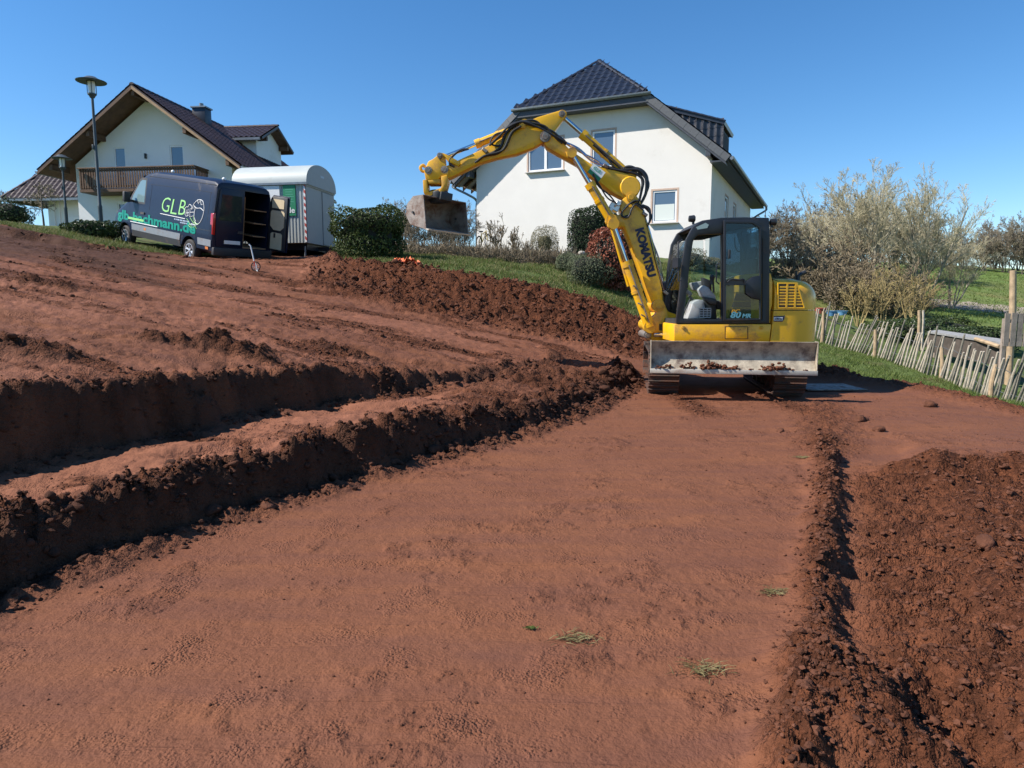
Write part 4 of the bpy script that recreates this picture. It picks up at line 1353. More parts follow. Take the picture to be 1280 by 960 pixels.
# bucket: width axis runs right and away, opening faces right and towards the camera
bm_ = empty('bucket', np.array(e3(554.5, 268, 11.35)))
bm_.parent = exc
A = R(50)
bm_.rotation_euler = Euler((R(-3), R(1), A), 'XYZ')
bm_.scale = (.88, .92, .88)
W_, HB = 1.06, 0.60
def bprof(t=0.0):
    return [(-0.02 - t, 0.26), (0.30, 0.26 + t), (0.46 + t, 0.12), (0.44 + t, -0.10), (0.30, -0.27 - t), (0.0 - t, -0.36 - t)]
bo = bprof(0.0)
# profile in local (y depth, z): opening on the -y side between first and last point
outer = [(-0.06, 0.28), (0.20, 0.29), (0.36, 0.17), (0.40, -0.02), (0.30, -0.20), (-0.10, -0.34)]
inner = [(-0.06, 0.26), (0.19, 0.27), (0.335, 0.155), (0.375, -0.02), (0.285, -0.18), (-0.10, -0.32)]
MB().prism(outer + inner[::-1], -W_ / 2, W_ / 2, 'x').build('bucket_shell', M['bucket'], bm_, bevel=0.004, bseg=1)
for sx in (-1, 1):
    MB().prism(outer, sx * W_ / 2 + 0.001 * sx, sx * (W_ / 2 + 0.022), 'x').build('side_plate', M['bucket'], bm_, bevel=0.004, bseg=1)
MB().box((0, -0.11, -0.333), (W_ + 0.04, 0.10, 0.024), (0.33, 0, 0)).build('cutting_edge', M['edge'], bm_)
MB().box((0, 0.10, 0.32), (0.34, 0.26, 0.06)).build('bucket_ear', M['darkplastic'], bm_, bevel=0.01)
for sx in (-1, 1):
    MB().lathe([(0.002, -.03), (.022, -.03), (.022, .03), (.002, .03)], (sx * (W_ / 2 + 0.02), 0.2, 0.0), 10, 'x').build('side_bolt', M['darkplastic'], bm_)

# soil left on the blade
C_, S_ = [], []
blade_y = lambda X: EX[1] + BY - math.tan(R(9)) * (X - 3.07)
for px, n, h in ((835, 8, 4), (863, 14, 9), (893, 26, 9), (884, 16, 8), (906, 10, 7), (918, 8, 4), (965, 18, 9), (974, 12, 6), (955, 8, 3)):
    for k in range(n):
        q = at(px + rng.normal() * 4, 461 - abs(rng.normal()) * h * .45, 9.5)
        C_.append((q[0], blade_y(q[0]) + rng.uniform(-0.01, 0.06), q[2]))
        S_.append(rng.uniform(0.014, 0.034))
for k in range(60):
    q = at(rng.uniform(820, 1012), 461.5, 9.5)
    C_.append((q[0], blade_y(q[0]) + rng.uniform(0.0, 0.05), q[2])); S_.append(rng.uniform(0.008, 0.018))
V, F = lumps(np.array(C_), np.array(S_), 2)
tag(link('blade_soil', np_mesh('blade_soil', V, F, M['clod'], True)), 'crumbs of red soil lying along the lip of the dozer blade', 'soil', kind='stuff')
# steel sheet lying behind the machine
b = MB()
q = at(1040, 490, 11.0)
plate_o = MB().box((0, 0, 0), (0.95, 0.75, 0.02), None).build('steel_sheet', M['steel'], None, bevel=0.003, loc=(q[0] - 0.1, 11.0, gz(q[0], 11.0) + 0.025), rot=(0, 0, 0.03))
tag(plate_o, 'flat grey steel sheet lying on the soil in the shade beside the excavator', 'sheet')

# ------------------------------------------------------------------ house materials
M['plaster'] = mat('cream_render', (0.72, 0.69, 0.65), 0.9, var=0.03, vscale=1.2, dirt=(0.60, 0.56, 0.51), dirt_amt=0.12, dscale=0.7, bump=0.25, bscale=90, spec=0.2)
M['plaster2'] = mat('white_render', (0.80, 0.795, 0.79), 0.9, var=0.03, vscale=1.0, dirt=(0.6, 0.57, 0.52), dirt_amt=0.1, dscale=0.6, bump=0.2, bscale=80, spec=0.2)
M['slate'] = mat('anthracite_tile', (0.017, 0.021, 0.034), 0.36, var=0.3, vscale=2.5, spec=0.5)
M['slateverge'] = mat('grey_slate', (0.085, 0.09, 0.10), 0.55, var=0.25, vscale=4)
M['darkwood'] = mat('dark_fascia', (0.045, 0.05, 0.065), 0.5, var=0.2, vscale=5)
M['browntile'] = mat('brown_tile', (0.052, 0.033, 0.031), 0.40, var=0.3, vscale=1.5, spec=0.5)
M['wood'] = mat('brown_stained_wood', (0.115, 0.058, 0.030), 0.65, var=0.35, vscale=4, bump=0.2)
M['palewood'] = mat('pale_edge_board', (0.36, 0.22, 0.12), 0.6, var=0.15, vscale=4)
M['pvc'] = mat('white_window_frame', (0.8, 0.8, 0.8), 0.4)
M['reveal'] = mat('sandstone_reveal', (0.52, 0.38, 0.30), 0.9, var=0.1)
M['sill'] = mat('grey_sill', (0.45, 0.44, 0.42), 0.6)
M['zinc'] = mat('zinc_gutter', (0.20, 0.22, 0.24), 0.42, metal=0.6, var=0.15)
M['room'] = mat('room_dark', (0.03, 0.035, 0.045), 0.9)
M['curtain'] = mat('window_blind', (0.62, 0.66, 0.62), 0.8)


def window_glass():
    m = bpy.data.materials.new('window_glass')
    m.use_nodes = True
    N = m.node_tree.nodes
    b = N['Principled BSDF']
    b.inputs['Base Color'].default_value = (0.075, 0.11, 0.16, 1)
    b.inputs['Roughness'].default_value = 0.04
    b.inputs['Specular IOR Level'].default_value = 1.0
    b.inputs['Coat Weight'].default_value = 0.6
    return m


M['winglass'] = window_glass()


def window(parent, u0, u1, z0, z1, y=0.0, leaves=1, depth=0.14, frame=0.07, reveal=True, blind=0.0, name='window', sill=True):
    """Window set into a wall whose outer face is at local y; built as frame, panes, reveal and sill."""
    w = MB()
    w.ring([(u0, z0), (u1, z0), (u1, z1), (u0, z1)], [(u0 + frame, z0 + frame), (u1 - frame, z0 + frame), (u1 - frame, z1 - frame), (u0 + frame, z1 - frame)], y + 0.02, y + 0.09)
    for k in range(1, leaves):
        x = u0 + (u1 - u0) * k / leaves
        w.box2((x - frame * .8, y + 0.018, z0 + frame), (x + frame * .8, y + 0.088, z1 - frame))
    o = w.build(name, M['pvc'], parent, bevel=0.008, bseg=1)
    for k in range(leaves):
        a = u0 + (u1 - u0) * k / leaves + frame * (1 if k == 0 else .8)
        c = u0 + (u1 - u0) * (k + 1) / leaves - frame * (1 if k == leaves - 1 else .8)
        MB().box2((a, y + 0.05, z0 + frame), (c, y + 0.056, z1 - frame)).build('pane', M['winglass'], o)
        if blind:
            MB().box2((a + .03, y + 0.043, z0 + frame + .02), (c - .03, y + 0.049, z0 + frame + (z1 - z0 - 2 * frame) * blind)).build('blind', M['curtain'], o)
    if reveal:
        t = 0.07
        MB().ring([(u0 - t, z0 - 0.02), (u1 + t, z0 - 0.02), (u1 + t, z1 + t), (u0 - t, z1 + t)], [(u0, z0), (u1, z0), (u1, z1), (u0, z1)], y - 0.006, y + 0.1).build('window_reveal', M['reveal'], o)
    if sill:
        MB().box2((u0 - 0.1, y - 0.14, z0 - 0.055), (u1 + 0.1, y + 0.02, z0 - 0.02)).build('window_sill', M['sill'], o, bevel=0.006, bseg=1)
    return o


def wall_with_holes(poly, holes, y0, y1):
    """Flat wall in the x-z plane with rectangular openings, of thickness y0..y1 (shapely-free: cut into cells)."""
    b = MB()
    loops = [[Vector((p[0], p[1], 0)) for p in poly]] + [[Vector((h[0], h[2], 0)), Vector((h[0], h[3], 0)), Vector((h[1], h[3], 0)), Vector((h[1], h[2], 0))] for h in holes]
    tris = tessellate_polygon(loops)
    pts = [p for l in loops for p in l]
    n = len(pts)
    V = [(p.x, y0, p.y) for p in pts] + [(p.x, y1, p.y) for p in pts]
    F = [tuple(t) for t in tris] + [tuple(i + n for i in t)[::-1] for t in tris]
    k = 0
    for l in loops:
        m = len(l)
        for i in range(m):
            j = (i + 1) % m
            F.append((k + i, k + j, n + k + j, n + k + i))
        k += m
    b.add(V, F)
    return b


def tile_geo(w, h, lift=0.026, roll=0.055):
    """One interlocking pantile: x across, y up the slope, z out of the roof; front edge raised over the course below."""
    xs = np.array([0, .18, .36, .52, .68, .84, 1.0]) * w
    zs = np.array([1.0, .75, .15, 0, .1, .6, .95]) * roll
    V, F = [], []
    for (y, dz) in ((-0.015, lift), (h * 1.06, 0.012)):
        V += [(x - w / 2, y, z + dz) for x, z in zip(xs, zs)]
    V += [(x - w / 2, -0.015, z + lift - 0.03) for x, z in zip(xs, zs)]
    n = len(xs)
    for i in range(n - 1):
        F.append((i, i + 1, n + i + 1, n + i))
        F.append((2 * n + i, 2 * n + i + 1, i + 1, i))
    return V, F


def frame_mat(o, ex, ey):
    ex, ey = Vector(ex).normalized(), Vector(ey).normalized()
    n = ex.cross(ey).normalized()
    return Matrix(((ex.x, ey.x, n.x, o[0]), (ex.y, ey.y, n.y, o[1]), (ex.z, ey.z, n.z, o[2]), (0, 0, 0, 1)))


def inside(p, poly):
    c = False
    n = len(poly)
    for i in range(n):
        (x1, y1), (x2, y2) = poly[i], poly[(i + 1) % n]
        if (y1 > p[1]) != (y2 > p[1]) and p[0] < (x2 - x1) * (p[1] - y1) / (y2 - y1) + x1:
            c = not c
    return c


def tile_field(parent, o, ex, ey, poly, w, h, m, single, name='roof_tile', shared=None):
    """Tiles over the outline poly (in ex, ey coordinates): single ones as parts, else all joined as one 'stuff' part."""
    mt = frame_mat(o, ex, ey)
    V0, F0 = tile_geo(w, h)
    xs = [p[0] for p in poly]; ys = [p[1] for p in poly]
    spots = []
    r = 0
    y = min(ys)
    while y < max(ys):
        x = min(xs) + w / 2
        while x < max(xs):
            if inside((x, y + h * .45), poly): spots.append((x, y))
            x += w
        y += h
        r += 1
    if single:
        me = shared
        if me is None:
            b = MB(); b.add(V0, F0)
            me = bpy.data.meshes.new(name)
            me.from_pydata(b.v, [], b.f)
            me.polygons.foreach_set('use_smooth', np.full(len(F0), True))
            me.set_sharp_from_angle(angle=R(40))
            me.materials.append(m)
        for (x, y) in spots:
            o2 = link(name, me, parent)
            jz = random.uniform(0, .006)
            o2.matrix_local = mt @ Matrix.Translation((x, y, jz)) @ Euler((random.uniform(-.012, .012), random.uniform(-.01, .01), random.uniform(-.012, .012))).to_matrix().to_4x4()
        return me
    b = MB()
    for (x, y) in spots:
        jz = random.uniform(0, .008)
        b.add([mt @ Vector((v[0] + x, v[1] + y, v[2] + jz)) for v in V0], F0)
    me = bpy.data.meshes.new('roof_tiles')
    me.from_pydata(b.v, [], b.f)
    me.polygons.foreach_set('use_smooth', np.full(len(b.f), True))
    me.set_sharp_from_angle(angle=R(40))
    me.materials.append(m)
    return tag(link('roof_tiles', me, parent), kind='stuff')


def ridge_tiles(parent, a, c, m, r=0.11, step=0.36):
    a, c = Vector(a), Vector(c)
    n = max(2, int((c - a).length / step))
    d = (c - a) / n
    b = MB()
    L = d.length
    pts = []
    for k, (x, rr) in enumerate(((0, 1.12), (L * 1.08, 0.95))):
        for i in range(7):
            t = math.pi * i / 6
            pts.append((x, math.cos(t) * r * rr, math.sin(t) * r * rr * .8 - 0.03))
    F = [(i, i + 1, 8 + i, 7 + i) for i in range(6)] + [tuple(range(7))]
    me = bpy.data.meshes.new('ridge_tile')
    me.from_pydata(pts, [], F)
    me.polygons.foreach_set('use_smooth', np.full(len(F), True))
    me.set_sharp_from_angle(angle=R(40))
    me.materials.append(m)
    q = d.to_track_quat('X', 'Z')
    for k in range(n):
        link('ridge_tile', me, parent, a + d * k, q.to_euler())


def slab(b, a, c, d, e, t):
    """Sloping slab between four corners (top face a,c,d,e) of thickness t."""
    P = [Vector(p) for p in (a, c, d, e)]
    n = (P[1] - P[0]).cross(P[3] - P[0]).normalized()
    if n.z < 0: n = -n
    return b.add(P + [p - n * t for p in P], [(0, 1, 2, 3), (7, 6, 5, 4), (0, 4, 5, 1), (1, 5, 6, 2), (2, 6, 7, 3), (3, 7, 4, 0)])


# ------------------------------------------------------------------ the cream house with the half-hipped roof
HL = (-1.52, 30.1, 0.0)
house = empty('house', HL, R(-25), 'cream rendered house with dark half-hipped roof standing behind the excavator boom', 'house')
HW, HD, HC = 9.8, 13.0, 4.77
HR, HT = 11.3, 0.83
EV = 5.7
OV = 0.5                      # verge overhang
rz = lambda u: HR - HT * abs(u - HC)
HB0 = 2.3
WINS = [(2.42, 3.94, 6.70, 7.98), (5.17, 6.09, 6.62, 8.04), (7.62, 8.55, 4.40, 5.60), (0.9, 1.0, 0, 0)][:3]
top_u = 2.35
wp = [(0, HB0), (HW, HB0), (HW, rz(HW) - .25), (HC + top_u, rz(HC + top_u) - .25), (HC - top_u, rz(HC - top_u) - .25), (0, rz(0) - .25)]
wall_with_holes(wp, WINS, 0, 0.3).build('wall', M['plaster'], house, smooth=False)
SW = [(3.6, 4.5, 4.4, 5.8), (6.2, 7.1, 4.4, 5.8)]
b = wall_with_holes([(0.3, HB0), (HD, HB0), (HD, rz(HW) - .25), (0.3, rz(HW) - .25)], SW, 0, 0.3)
b.v = [(HW - v[1], v[0], v[2]) for v in b.v]
b.build('wall', M['plaster'], house, smooth=False)
MB().box2((0, 0.3, HB0), (0.3, HD, rz(0) - .25)).build('wall', M['plaster'], house)
b = MB().prism([(0.3, HB0), (HW - .3, HB0), (HW - .3, rz(HW) - .3), (HC + 1, HR - 1.4), (HC - 1, HR - 1.4), (0.3, rz(0) - .3)], HD - 0.3, HD)
b.build('wall', M['plaster'], house)
window(house, *WINS[0], leaves=2)
window(house, *WINS[1], leaves=1, blind=0)
window(house, *WINS[2], leaves=1, blind=0.58)
for (a, c, z0, z1) in SW:
    o = window(house, a, c, z0, z1, sill=False)
    o.matrix_local = Matrix(((0, -1, 0, HW), (1, 0, 0, 0), (0, 0, 1, 0), (0, 0, 0, 1)))
# main roof: two slopes cut back by the half hip at the front
HIPU, HIPY = 2.62, 1.95
hz = rz(HC + HIPU)
def slope(sg):
    b = MB()
    T = 0.20
    pts = [(HC + sg * EV, -OV, rz(HC + EV)), (HC + sg * EV, HD + OV, rz(HC + EV)), (HC, HD + OV, HR), (HC, HIPY, HR), (HC + sg * HIPU, -OV, hz)]
    nrm = Vector((sg * HT, 0, 1)).normalized()
    P = [Vector(p) for p in pts]
    V = P + [p - nrm * T for p in P]
    n = 5
    F = [tuple(range(n)), tuple(range(n, 2 * n))[::-1]] + [(i, (i + 1) % n, n + (i + 1) % n, n + i) for i in range(n)]
    return b.add(V, F)
slope(1).build('roof', M['slate'], house, smooth=False)
slope(-1).build('roof', M['slate'], house, smooth=False)
# half hip
b = MB()
P = [Vector(p) for p in ((HC - HIPU - .02, -OV - .03, hz - .01), (HC + HIPU + .02, -OV - .03, hz - .01), (HC, HIPY, HR - .005))]
n = (P[1] - P[0]).cross(P[2] - P[0]).normalized()
b.add(P + [p - n * 0.18 for p in P], [(0, 1, 2), (5, 4, 3), (0, 3, 4, 1), (1, 4, 5, 2), (2, 5, 3, 0)])
b.build('hip_roof', M['slate'], house, smooth=False)
hs = math.hypot(HIPY + OV + .03, HR - hz)
hey = (0, (HIPY + OV + .03) / hs, (HR - hz) / hs)
tile_me = tile_field(house, (HC, -OV - .06, hz - .02), (1, 0, 0), hey, [(-HIPU - .12, 0), (HIPU + .12, 0), (0.12, hs - .1), (-0.12, hs - .1)], 0.30, 0.335, M['slate'], True)
ridge_tiles(house, (HC - HIPU, -OV + .0, hz + .07), (HC, HIPY, HR + .06), M['slate'], 0.10)
ridge_tiles(house, (HC + HIPU, -OV + .0, hz + .07), (HC, HIPY, HR + .06), M['slate'], 0.10)
ridge_tiles(house, (HC, HIPY, HR + .05), (HC, HD + OV, HR + .05), M['slate'])
ln = EV * math.hypot(1, HT)
tile_field(house, (HC + EV, 0, rz(HC + EV)), (0, 1, 0), (-1 / math.hypot(1, HT), 0, HT / math.hypot(1, HT)), [(-OV, 0), (HD + OV, 0), (HD + OV, ln), (HIPY, ln), (-OV, (EV - HIPU) * math.hypot(1, HT))], 0.30, 0.335, M['slate'], False)
# front eave of the half hip: fascia, soffit, gutter
MB().box2((HC - HIPU - .1, -OV - 0.02, hz - 0.36), (HC + HIPU + .1, -OV + 0.03, hz - 0.10)).build('fascia', M['darkwood'], house)
MB().box2((HC - HIPU - .02, -OV + 0.031, hz - 0.36), (HC + HIPU + .02, -0.002, hz - 0.31)).build('soffit', M['darkwood'], house)
gut = [(-OV - 0.16, hz - 0.02), (-OV - 0.155, hz - .09), (-OV - .10, hz - .13), (-OV - .045, hz - .09), (-OV - .04, hz - .02)]
MB().prism(gut, HC - HIPU - .22, HC + HIPU + .22, 'x').build('gutter', M['zinc'], house, bevel=0.006, bseg=1)
# verge trim: row of slates along both sloping edges, board behind
for sg in (-1, 1):
    u0, u1 = HC + sg * HIPU, HC + sg * (EV + .02)
    Ls = math.hypot(u1 - u0, rz(u1) - hz)
    ns = int(Ls / 0.27)
    d = Vector((u1 - u0, 0, rz(u1) - hz)) / ns
    up = Vector((sg * HT, 0, 1)).normalized()
    b = MB()
    L1 = d.length * 1.04
    b.box((L1 / 2, 0, 0), (L1 * .95, 0.024, 0.25))
    me = b.mesh('verge_slate', M['slateverge'], bevel=0.004, bseg=1)
    for k in range(ns):
        p = Vector((u0, -OV - 0.03, hz)) + d * k - up * 0.09
        ang = math.atan2(d.z, d.x)
        o = link('verge_slate', me, house, p + Vector((0, 0.004 * (k % 2), 0)), (R(3), -ang, 0))
    bb = MB()
    a = Vector((u0, 0, hz)) - up * 0.215; c = Vector((u1, 0, rz(u1))) - up * 0.215
    bb.add([(a.x, -OV, a.z), (c.x, -OV, c.z), (c.x, -OV, c.z - .09), (a.x, -OV, a.z - .09), (a.x, -0.002, a.z), (c.x, -0.002, c.z), (c.x, -0.002, c.z - .09), (a.x, -0.002, a.z - .09)],
           [(0, 1, 2, 3), (7, 6, 5, 4), (0, 4, 5, 1), (1, 5, 6, 2), (2, 6, 7, 3), (3, 7, 4, 0)])
    bb.build('verge_soffit', M['darkwood'], house)
    for uu_ in (HC + sg * 2.3, HC + sg * 4.95):
        MB().box2((uu_ - .09, -OV + .05, rz(uu_) - 0.56), (uu_ + .09, -0.002, rz(uu_) - 0.30)).build('purlin_end', M['darkwood'], house, bevel=0.01, bseg=1)
    # side eave: soffit, gutter, downpipe
    eu = HC + sg * EV
    wu = HW if sg > 0 else 0
    ez = rz(eu)
    if sg > 0:
        MB().box2((wu + .002, -OV + .02, ez - 0.17), (eu - .03, HD + OV - .02, ez - 0.12)).build('eave_soffit', M['darkwood'], house)
    else:
        for k in range(18):
            yk = -OV + .12 + k * 0.75
            bb = MB()
            a = (wu, rz(wu) - .27); c = (eu + .05, ez - .22)
            bb.prism([a, c, (c[0], c[1] - .13), (a[0], a[1] - .13)], yk, yk + .09)
            bb.build('rafter_end', M['wood'], house)
    gp_ = [(eu + sg * .02, ez - .03), (eu + sg * .03, ez - .12), (eu + sg * .09, ez - .16), (eu + sg * .15, ez - .12), (eu + sg * .16, ez - .02)]
    MB().prism(gp_, -OV - .02, HD + OV + .02, 'y').build('gutter', M['zinc'], house, bevel=0.006, bseg=1)
    yd = HD + OV - .12 if sg > 0 else 0.10 - OV * .6
    wx = wu + sg * .07
    MB().tube(catmull([(eu + sg * .09, yd, ez - .14), (eu + sg * .085, yd, ez - .28), (wx + sg * .25, yd if sg < 0 else HD - .1, ez - .62), (wx, 0.12 if sg < 0 else HD - .1, ez - .85), (wx, 0.12 if sg < 0 else HD - .1, ez - 1.3), (wx, 0.12 if sg < 0 else HD - .1, HB0 + .3)], 5), 0.05, 10).build('downpipe', M['zinc'], house)
# shed dormer on the right-hand slope, its cheek hung with tiles
DYF, DYB = 0.75, 2.9
dpts = []
dtl_u, dtl_z = HC + 3.05, rz(HC + 3.05) + 0.02
dtr_u, dtr_z = HC + 5.2, 8.06
dbr_z = rz(dtr_u)
b = MB().prism([(dtl_u, dtl_z - .05), (dtr_u, dbr_z - .1), (dtr_u, dtr_z - .06), (dtl_u + .05, dtl_z + .1)], DYF, DYB)
dorm = b.build('dormer', M['slate'], house, smooth=False)
ce = Vector((1, 0, 0)); cu_ = Vector((0, 0, 1))
sl = (dtr_z - dtl_z) / (dtr_u - dtl_u)
cpoly = [(0, 0), (dtr_u - dtl_u, dbr_z - dtl_z), (dtr_u - dtl_u, dtr_z - dtl_z - .05), (0, .02)]
tile_field(house, (dtl_u, DYF - .005, dtl_z), (1, 0, 0), (0, 0, 1), [(p[0], p[1]) for p in cpoly], 0.25, 0.30, M['slate'], True, 'cheek_tile')
slab(MB(), (dtl_u - .1, DYF - .12, dtl_z + .10), (dtr_u + .16, DYF - .12, dtr_z + .0), (dtr_u + .16, DYB + .1, dtr_z + .0), (dtl_u - .1, DYB + .1, dtl_z + .10), 0.12).build('dormer_roof', M['slate'], house, smooth=False)
ridge_tiles(house, (dtl_u - .05, DYF - .1, dtl_z + .13), (dtr_u + .14, DYF - .1, dtr_z + .03), M['slate'], 0.075, 0.3)
MB().box2((dtr_u + .002, DYF + .3, dbr_z + .25), (dtr_u + .03, DYB - .3, dtr_z - .25)).build('dormer_window', M['room'], dorm)

# ------------------------------------------------------------------ the white chalet house on the left
t7 = R(-7)
CL = np.array([-22.4, 35.0, 0.0])
ch = empty('chalet', CL, t7, 'white chalet with long wooden balcony under a wide brown roof, behind the van', 'house')
CU0, CU1, CC = 0.8, 9.0, 4.9
CR, CT, COV, CEV = 11.42, 0.73, 1.2, 5.15
cz = lambda u: CR - CT * abs(u - CC)
CB = 4.0
CW = [(2.90, 3.52, 6.98, 8.90), (5.84, 6.56, 6.98, 8.90), (2.9, 3.75, 4.3, 6.25)]
wall_with_holes([(CU0, CB), (CU1, CB), (CU1, cz(CU1) - .3), (CC, CR - .3), (CU0, cz(CU0) - .3)], CW, 0, 0.3).build('wall', M['plaster2'], ch, smooth=False)
MB().box2((CU1 - .3, 0.3, CB), (CU1, 10, cz(CU1) - .3)).build('wall', M['plaster2'], ch)
MB().box2((CU0, 0.3, CB), (CU0 + .3, 10, cz(CU0) - .3)).build('wall', M['plaster2'], ch)
window(ch, *CW[0], leaves=1, reveal=False, sill=False, name='balcony_door')
window(ch, *CW[1], leaves=1, reveal=False, sill=False, name='balcony_door')
window(ch, *CW[2], leaves=1, reveal=False, sill=False, name='terrace_door')
MB().box2((4.55, -0.10, 8.32), (4.63, -0.002, 8.56)).build('wall_lamp', M['black'], ch, bevel=0.01)
for sg in (-1, 1):
    e = CC + sg * CEV
    slab(MB(), (CC, -COV, CR), (e, -COV, cz(e)), (e, 10.5, cz(e)), (CC, 10.5, CR), 0.10).build('roof', M['browntile'], ch, smooth=False)
    s2 = Vector((sg * CT, 0, 1)).normalized() * 0.105
    slab(MB(), (CC - s2.x * 0, -COV + .02, CR - .13), (e - sg * .03, -COV + .02, cz(e) - .11), (e - sg * .03, 10.4, cz(e) - .11), (CC, 10.4, CR - .13), 0.05).build('roof_boarding', M['wood'], ch, smooth=False)
    ll = CEV * math.hypot(1, CT)
    tile_field(ch, (e, 0, cz(e)), (0, sg, 0), (-sg / math.hypot(1, CT), 0, CT / math.hypot(1, CT)), [(-COV * 1 if sg > 0 else -10.5, 0), (10.5 if sg > 0 else COV, 0), (10.5 if sg > 0 else COV, ll), (-COV if sg > 0 else -10.5, ll)], 0.30, 0.335, M['browntile'], False)
    bb = MB()
    a, c = (CC, CR - .06), (e, cz(e) - .06)
    bb.prism([a, c, (c[0], c[1] - .13), (a[0], a[1] - .15)], -COV - .03, -COV + .03)
    bb.build('barge_board', M['palewood'] if sg > 0 else M['wood'], ch)
    for uu_ in (0.02, 2.45, 4.5):
        uq = CC + sg * uu_
        if uu_ < .1 and sg > 0: continue
        MB().box2((uq - .09, -COV + .06, cz(uq) - 0.46), (uq + .09, -0.002, cz(uq) - 0.19)).build('purlin', M['wood'], ch, bevel=0.012, bseg=1)
    gg = [(e + sg * .02, cz(e) - .05), (e + sg * .05, cz(e) - .15), (e + sg * .12, cz(e) - .15), (e + sg * .15, cz(e) - .03)]
    MB().prism(gg, -COV, 10.4, 'y').build('gutter', M['zinc'], ch)
ridge_tiles(ch, (CC, -COV, CR + .04), (CC, 10.5, CR + .04), M['browntile'])
# balcony
bu0, bu1, bz0_, bz1_, bd = 1.9, 7.78, 6.58, 7.66, 1.2
bal = MB().box2((bu0, -bd, bz0_), (bu1, -0.002, bz0_ + .16)).build('balcony_floor', M['wood'], ch, bevel=0.01, bseg=1)
b = MB()
for z in (bz0_ + .22, bz1_ - .12):
    b.box2((bu0, -bd + .02, z), (bu1, -bd + .07, z + .09))
b.box2((bu0 - .04, -bd - .06, bz1_), (bu1 + .04, -bd + .1, bz1_ + .06))
for x in (bu0, bu1 - .05):
    for z in (bz0_ + .22, bz1_ - .12):
        b.box2((x, -bd + .071, z), (x + .05, -0.002, z + .09))
    b.box2((x - .03, -bd + .101, bz1_), (x + .09, -0.002, bz1_ + .06))
b.build('balcony_rail', M['wood'], bal, bevel=0.006, bseg=1)
sl_me = MB().box((0, 0, 0), (0.088, 0.024, 0.94)).mesh('balcony_slat', M['wood'], bevel=0.006, bseg=1)
ns = 46
for k in range(ns):
    link('balcony_slat', sl_me, bal, (bu0 + .06 + (bu1 - bu0 - .12) * k / (ns - 1), -bd + .0, bz0_ + .64))
for k in range(1, 9):
    link('balcony_slat', sl_me, bal, (bu1 + .012, -bd + .05 + k * .126, bz0_ + .64), (0, 0, R(90)))
    link('balcony_slat', sl_me, bal, (bu0 - .012, -bd + .05 + k * .126, bz0_ + .64), (0, 0, R(90)))
# chimney and cross gable on the right slope
uq = 5.65
chm = MB().box2((uq - .36, 3.0, cz(uq) - .5), (uq + .36, 3.6, cz(uq) + .62)).build('chimney', M['slate'], ch, bevel=0.01)
MB().box2((uq - .42, 2.94, cz(uq) + .62), (uq + .42, 3.66, cz(uq) + .69)).build('chimney_cap', M['zinc'], chm)
MB().lathe([(0.002, cz(uq) + .69), (.11, cz(uq) + .69), (.11, cz(uq) + .9), (.002, cz(uq) + .92)], (uq, 3.3, 0), 12).build('chimney_pot', M['zinc'], chm)
gy0, gy1, gyc = 5.1, 8.1, 6.6
gu = 7.7
gtop = 11.35
gt = 0.52
gzf = lambda y: gtop - gt * abs(y - gyc)
b = MB().prism([(gy0, 5), (gy1, 5), (gy1, gzf(gy1) - .2), (gyc, gtop - .2), (gy0, gzf(gy0) - .2)], 5.0, gu, 'x')
b.build('cross_gable', M['plaster2'], ch, smooth=False)
for sg in (-1, 1):
    e = gyc + sg * 2.0
    slab(MB(), (5.0, gyc, gtop), (gu + .6, gyc, gtop), (gu + .6, e, gzf(e)), (5.0, e, gzf(e)), 0.10).build('cross_roof', M['browntile'], ch, smooth=False)
    slab(MB(), (5.8, gyc, gtop - .12), (gu + .58, gyc, gtop - .12), (gu + .58, e - sg * .03, gzf(e) - .10), (5.8, e - sg * .03, gzf(e) - .10), 0.05).build('roof_boarding', M['wood'], ch, smooth=False)
ll = 2.0 * math.hypot(1, gt)
tile_field(ch, (5.0, gyc - 2.0, gzf(gyc - 2.0)), (1, 0, 0), (0, 1 / math.hypot(1, gt), gt / math.hypot(1, gt)), [(1.3, 0), (gu + .6 - 5.0, 0), (gu + .6 - 5.0, ll), (0, ll)], 0.30, 0.335, M['browntile'], True)
ridge_tiles(ch, (5.0, gyc, gtop + .04), (gu + .6, gyc, gtop + .04), M['browntile'])
MB().box2((6.4, gyc - 2.08, gzf(gyc - 2) - .16), (gu + .5, gyc - 1.96, gzf(gyc - 2) - .03)).build('gutter', M['zinc'], ch)
for yk in (gyc - 1.3, gyc + 1.3):
    MB().box2((gu + .002, yk - .08, gzf(yk) - .42), (gu + .55, yk + .08, gzf(yk) - .18)).build('purlin', M['wood'], ch)

# garage annexe at the far left, hipped brown roof
an = empty('garage', CL + np.array([0, 0, 0]), t7, 'white garage annexe with hipped brown tile roof at the left edge', 'garage')
ax0, ax1, ay0, ay1 = -3.1, 1.2, 2.6, 9.0
az = 7.0
MB().box2((ax0, ay0, CB), (CU0 - .02, ay1, az - .1)).build('wall', M['plaster2'], an)
MB().box2((ax0 + 1.15, ay0 - .04, CB), (CU0 - .15, ay0 - .003, 5.95)).build('garage_door', M['pvc'], an)
for k in range(3):
    MB().box2((ax0 + 1.2, ay0 - .055, 4.6 + k * .45), (CU0 - .2, ay0 - .042, 4.64 + k * .45)).build('door_groove', M['sill'], an)
for x in (ax0 + .3, ax0 + .62):
    MB().box2((x, ay0 - .06, CB), (x + .12, ay0 - .003, az - .2)).build('pilaster', M['plaster2'], an)
ro0, ro1 = ax0 - 1.95, 1.0
fy0 = ay0 - .9
ptop = 10.3
ry = fy0 + 3.4
rl = ro0 + 2.75
b = MB()
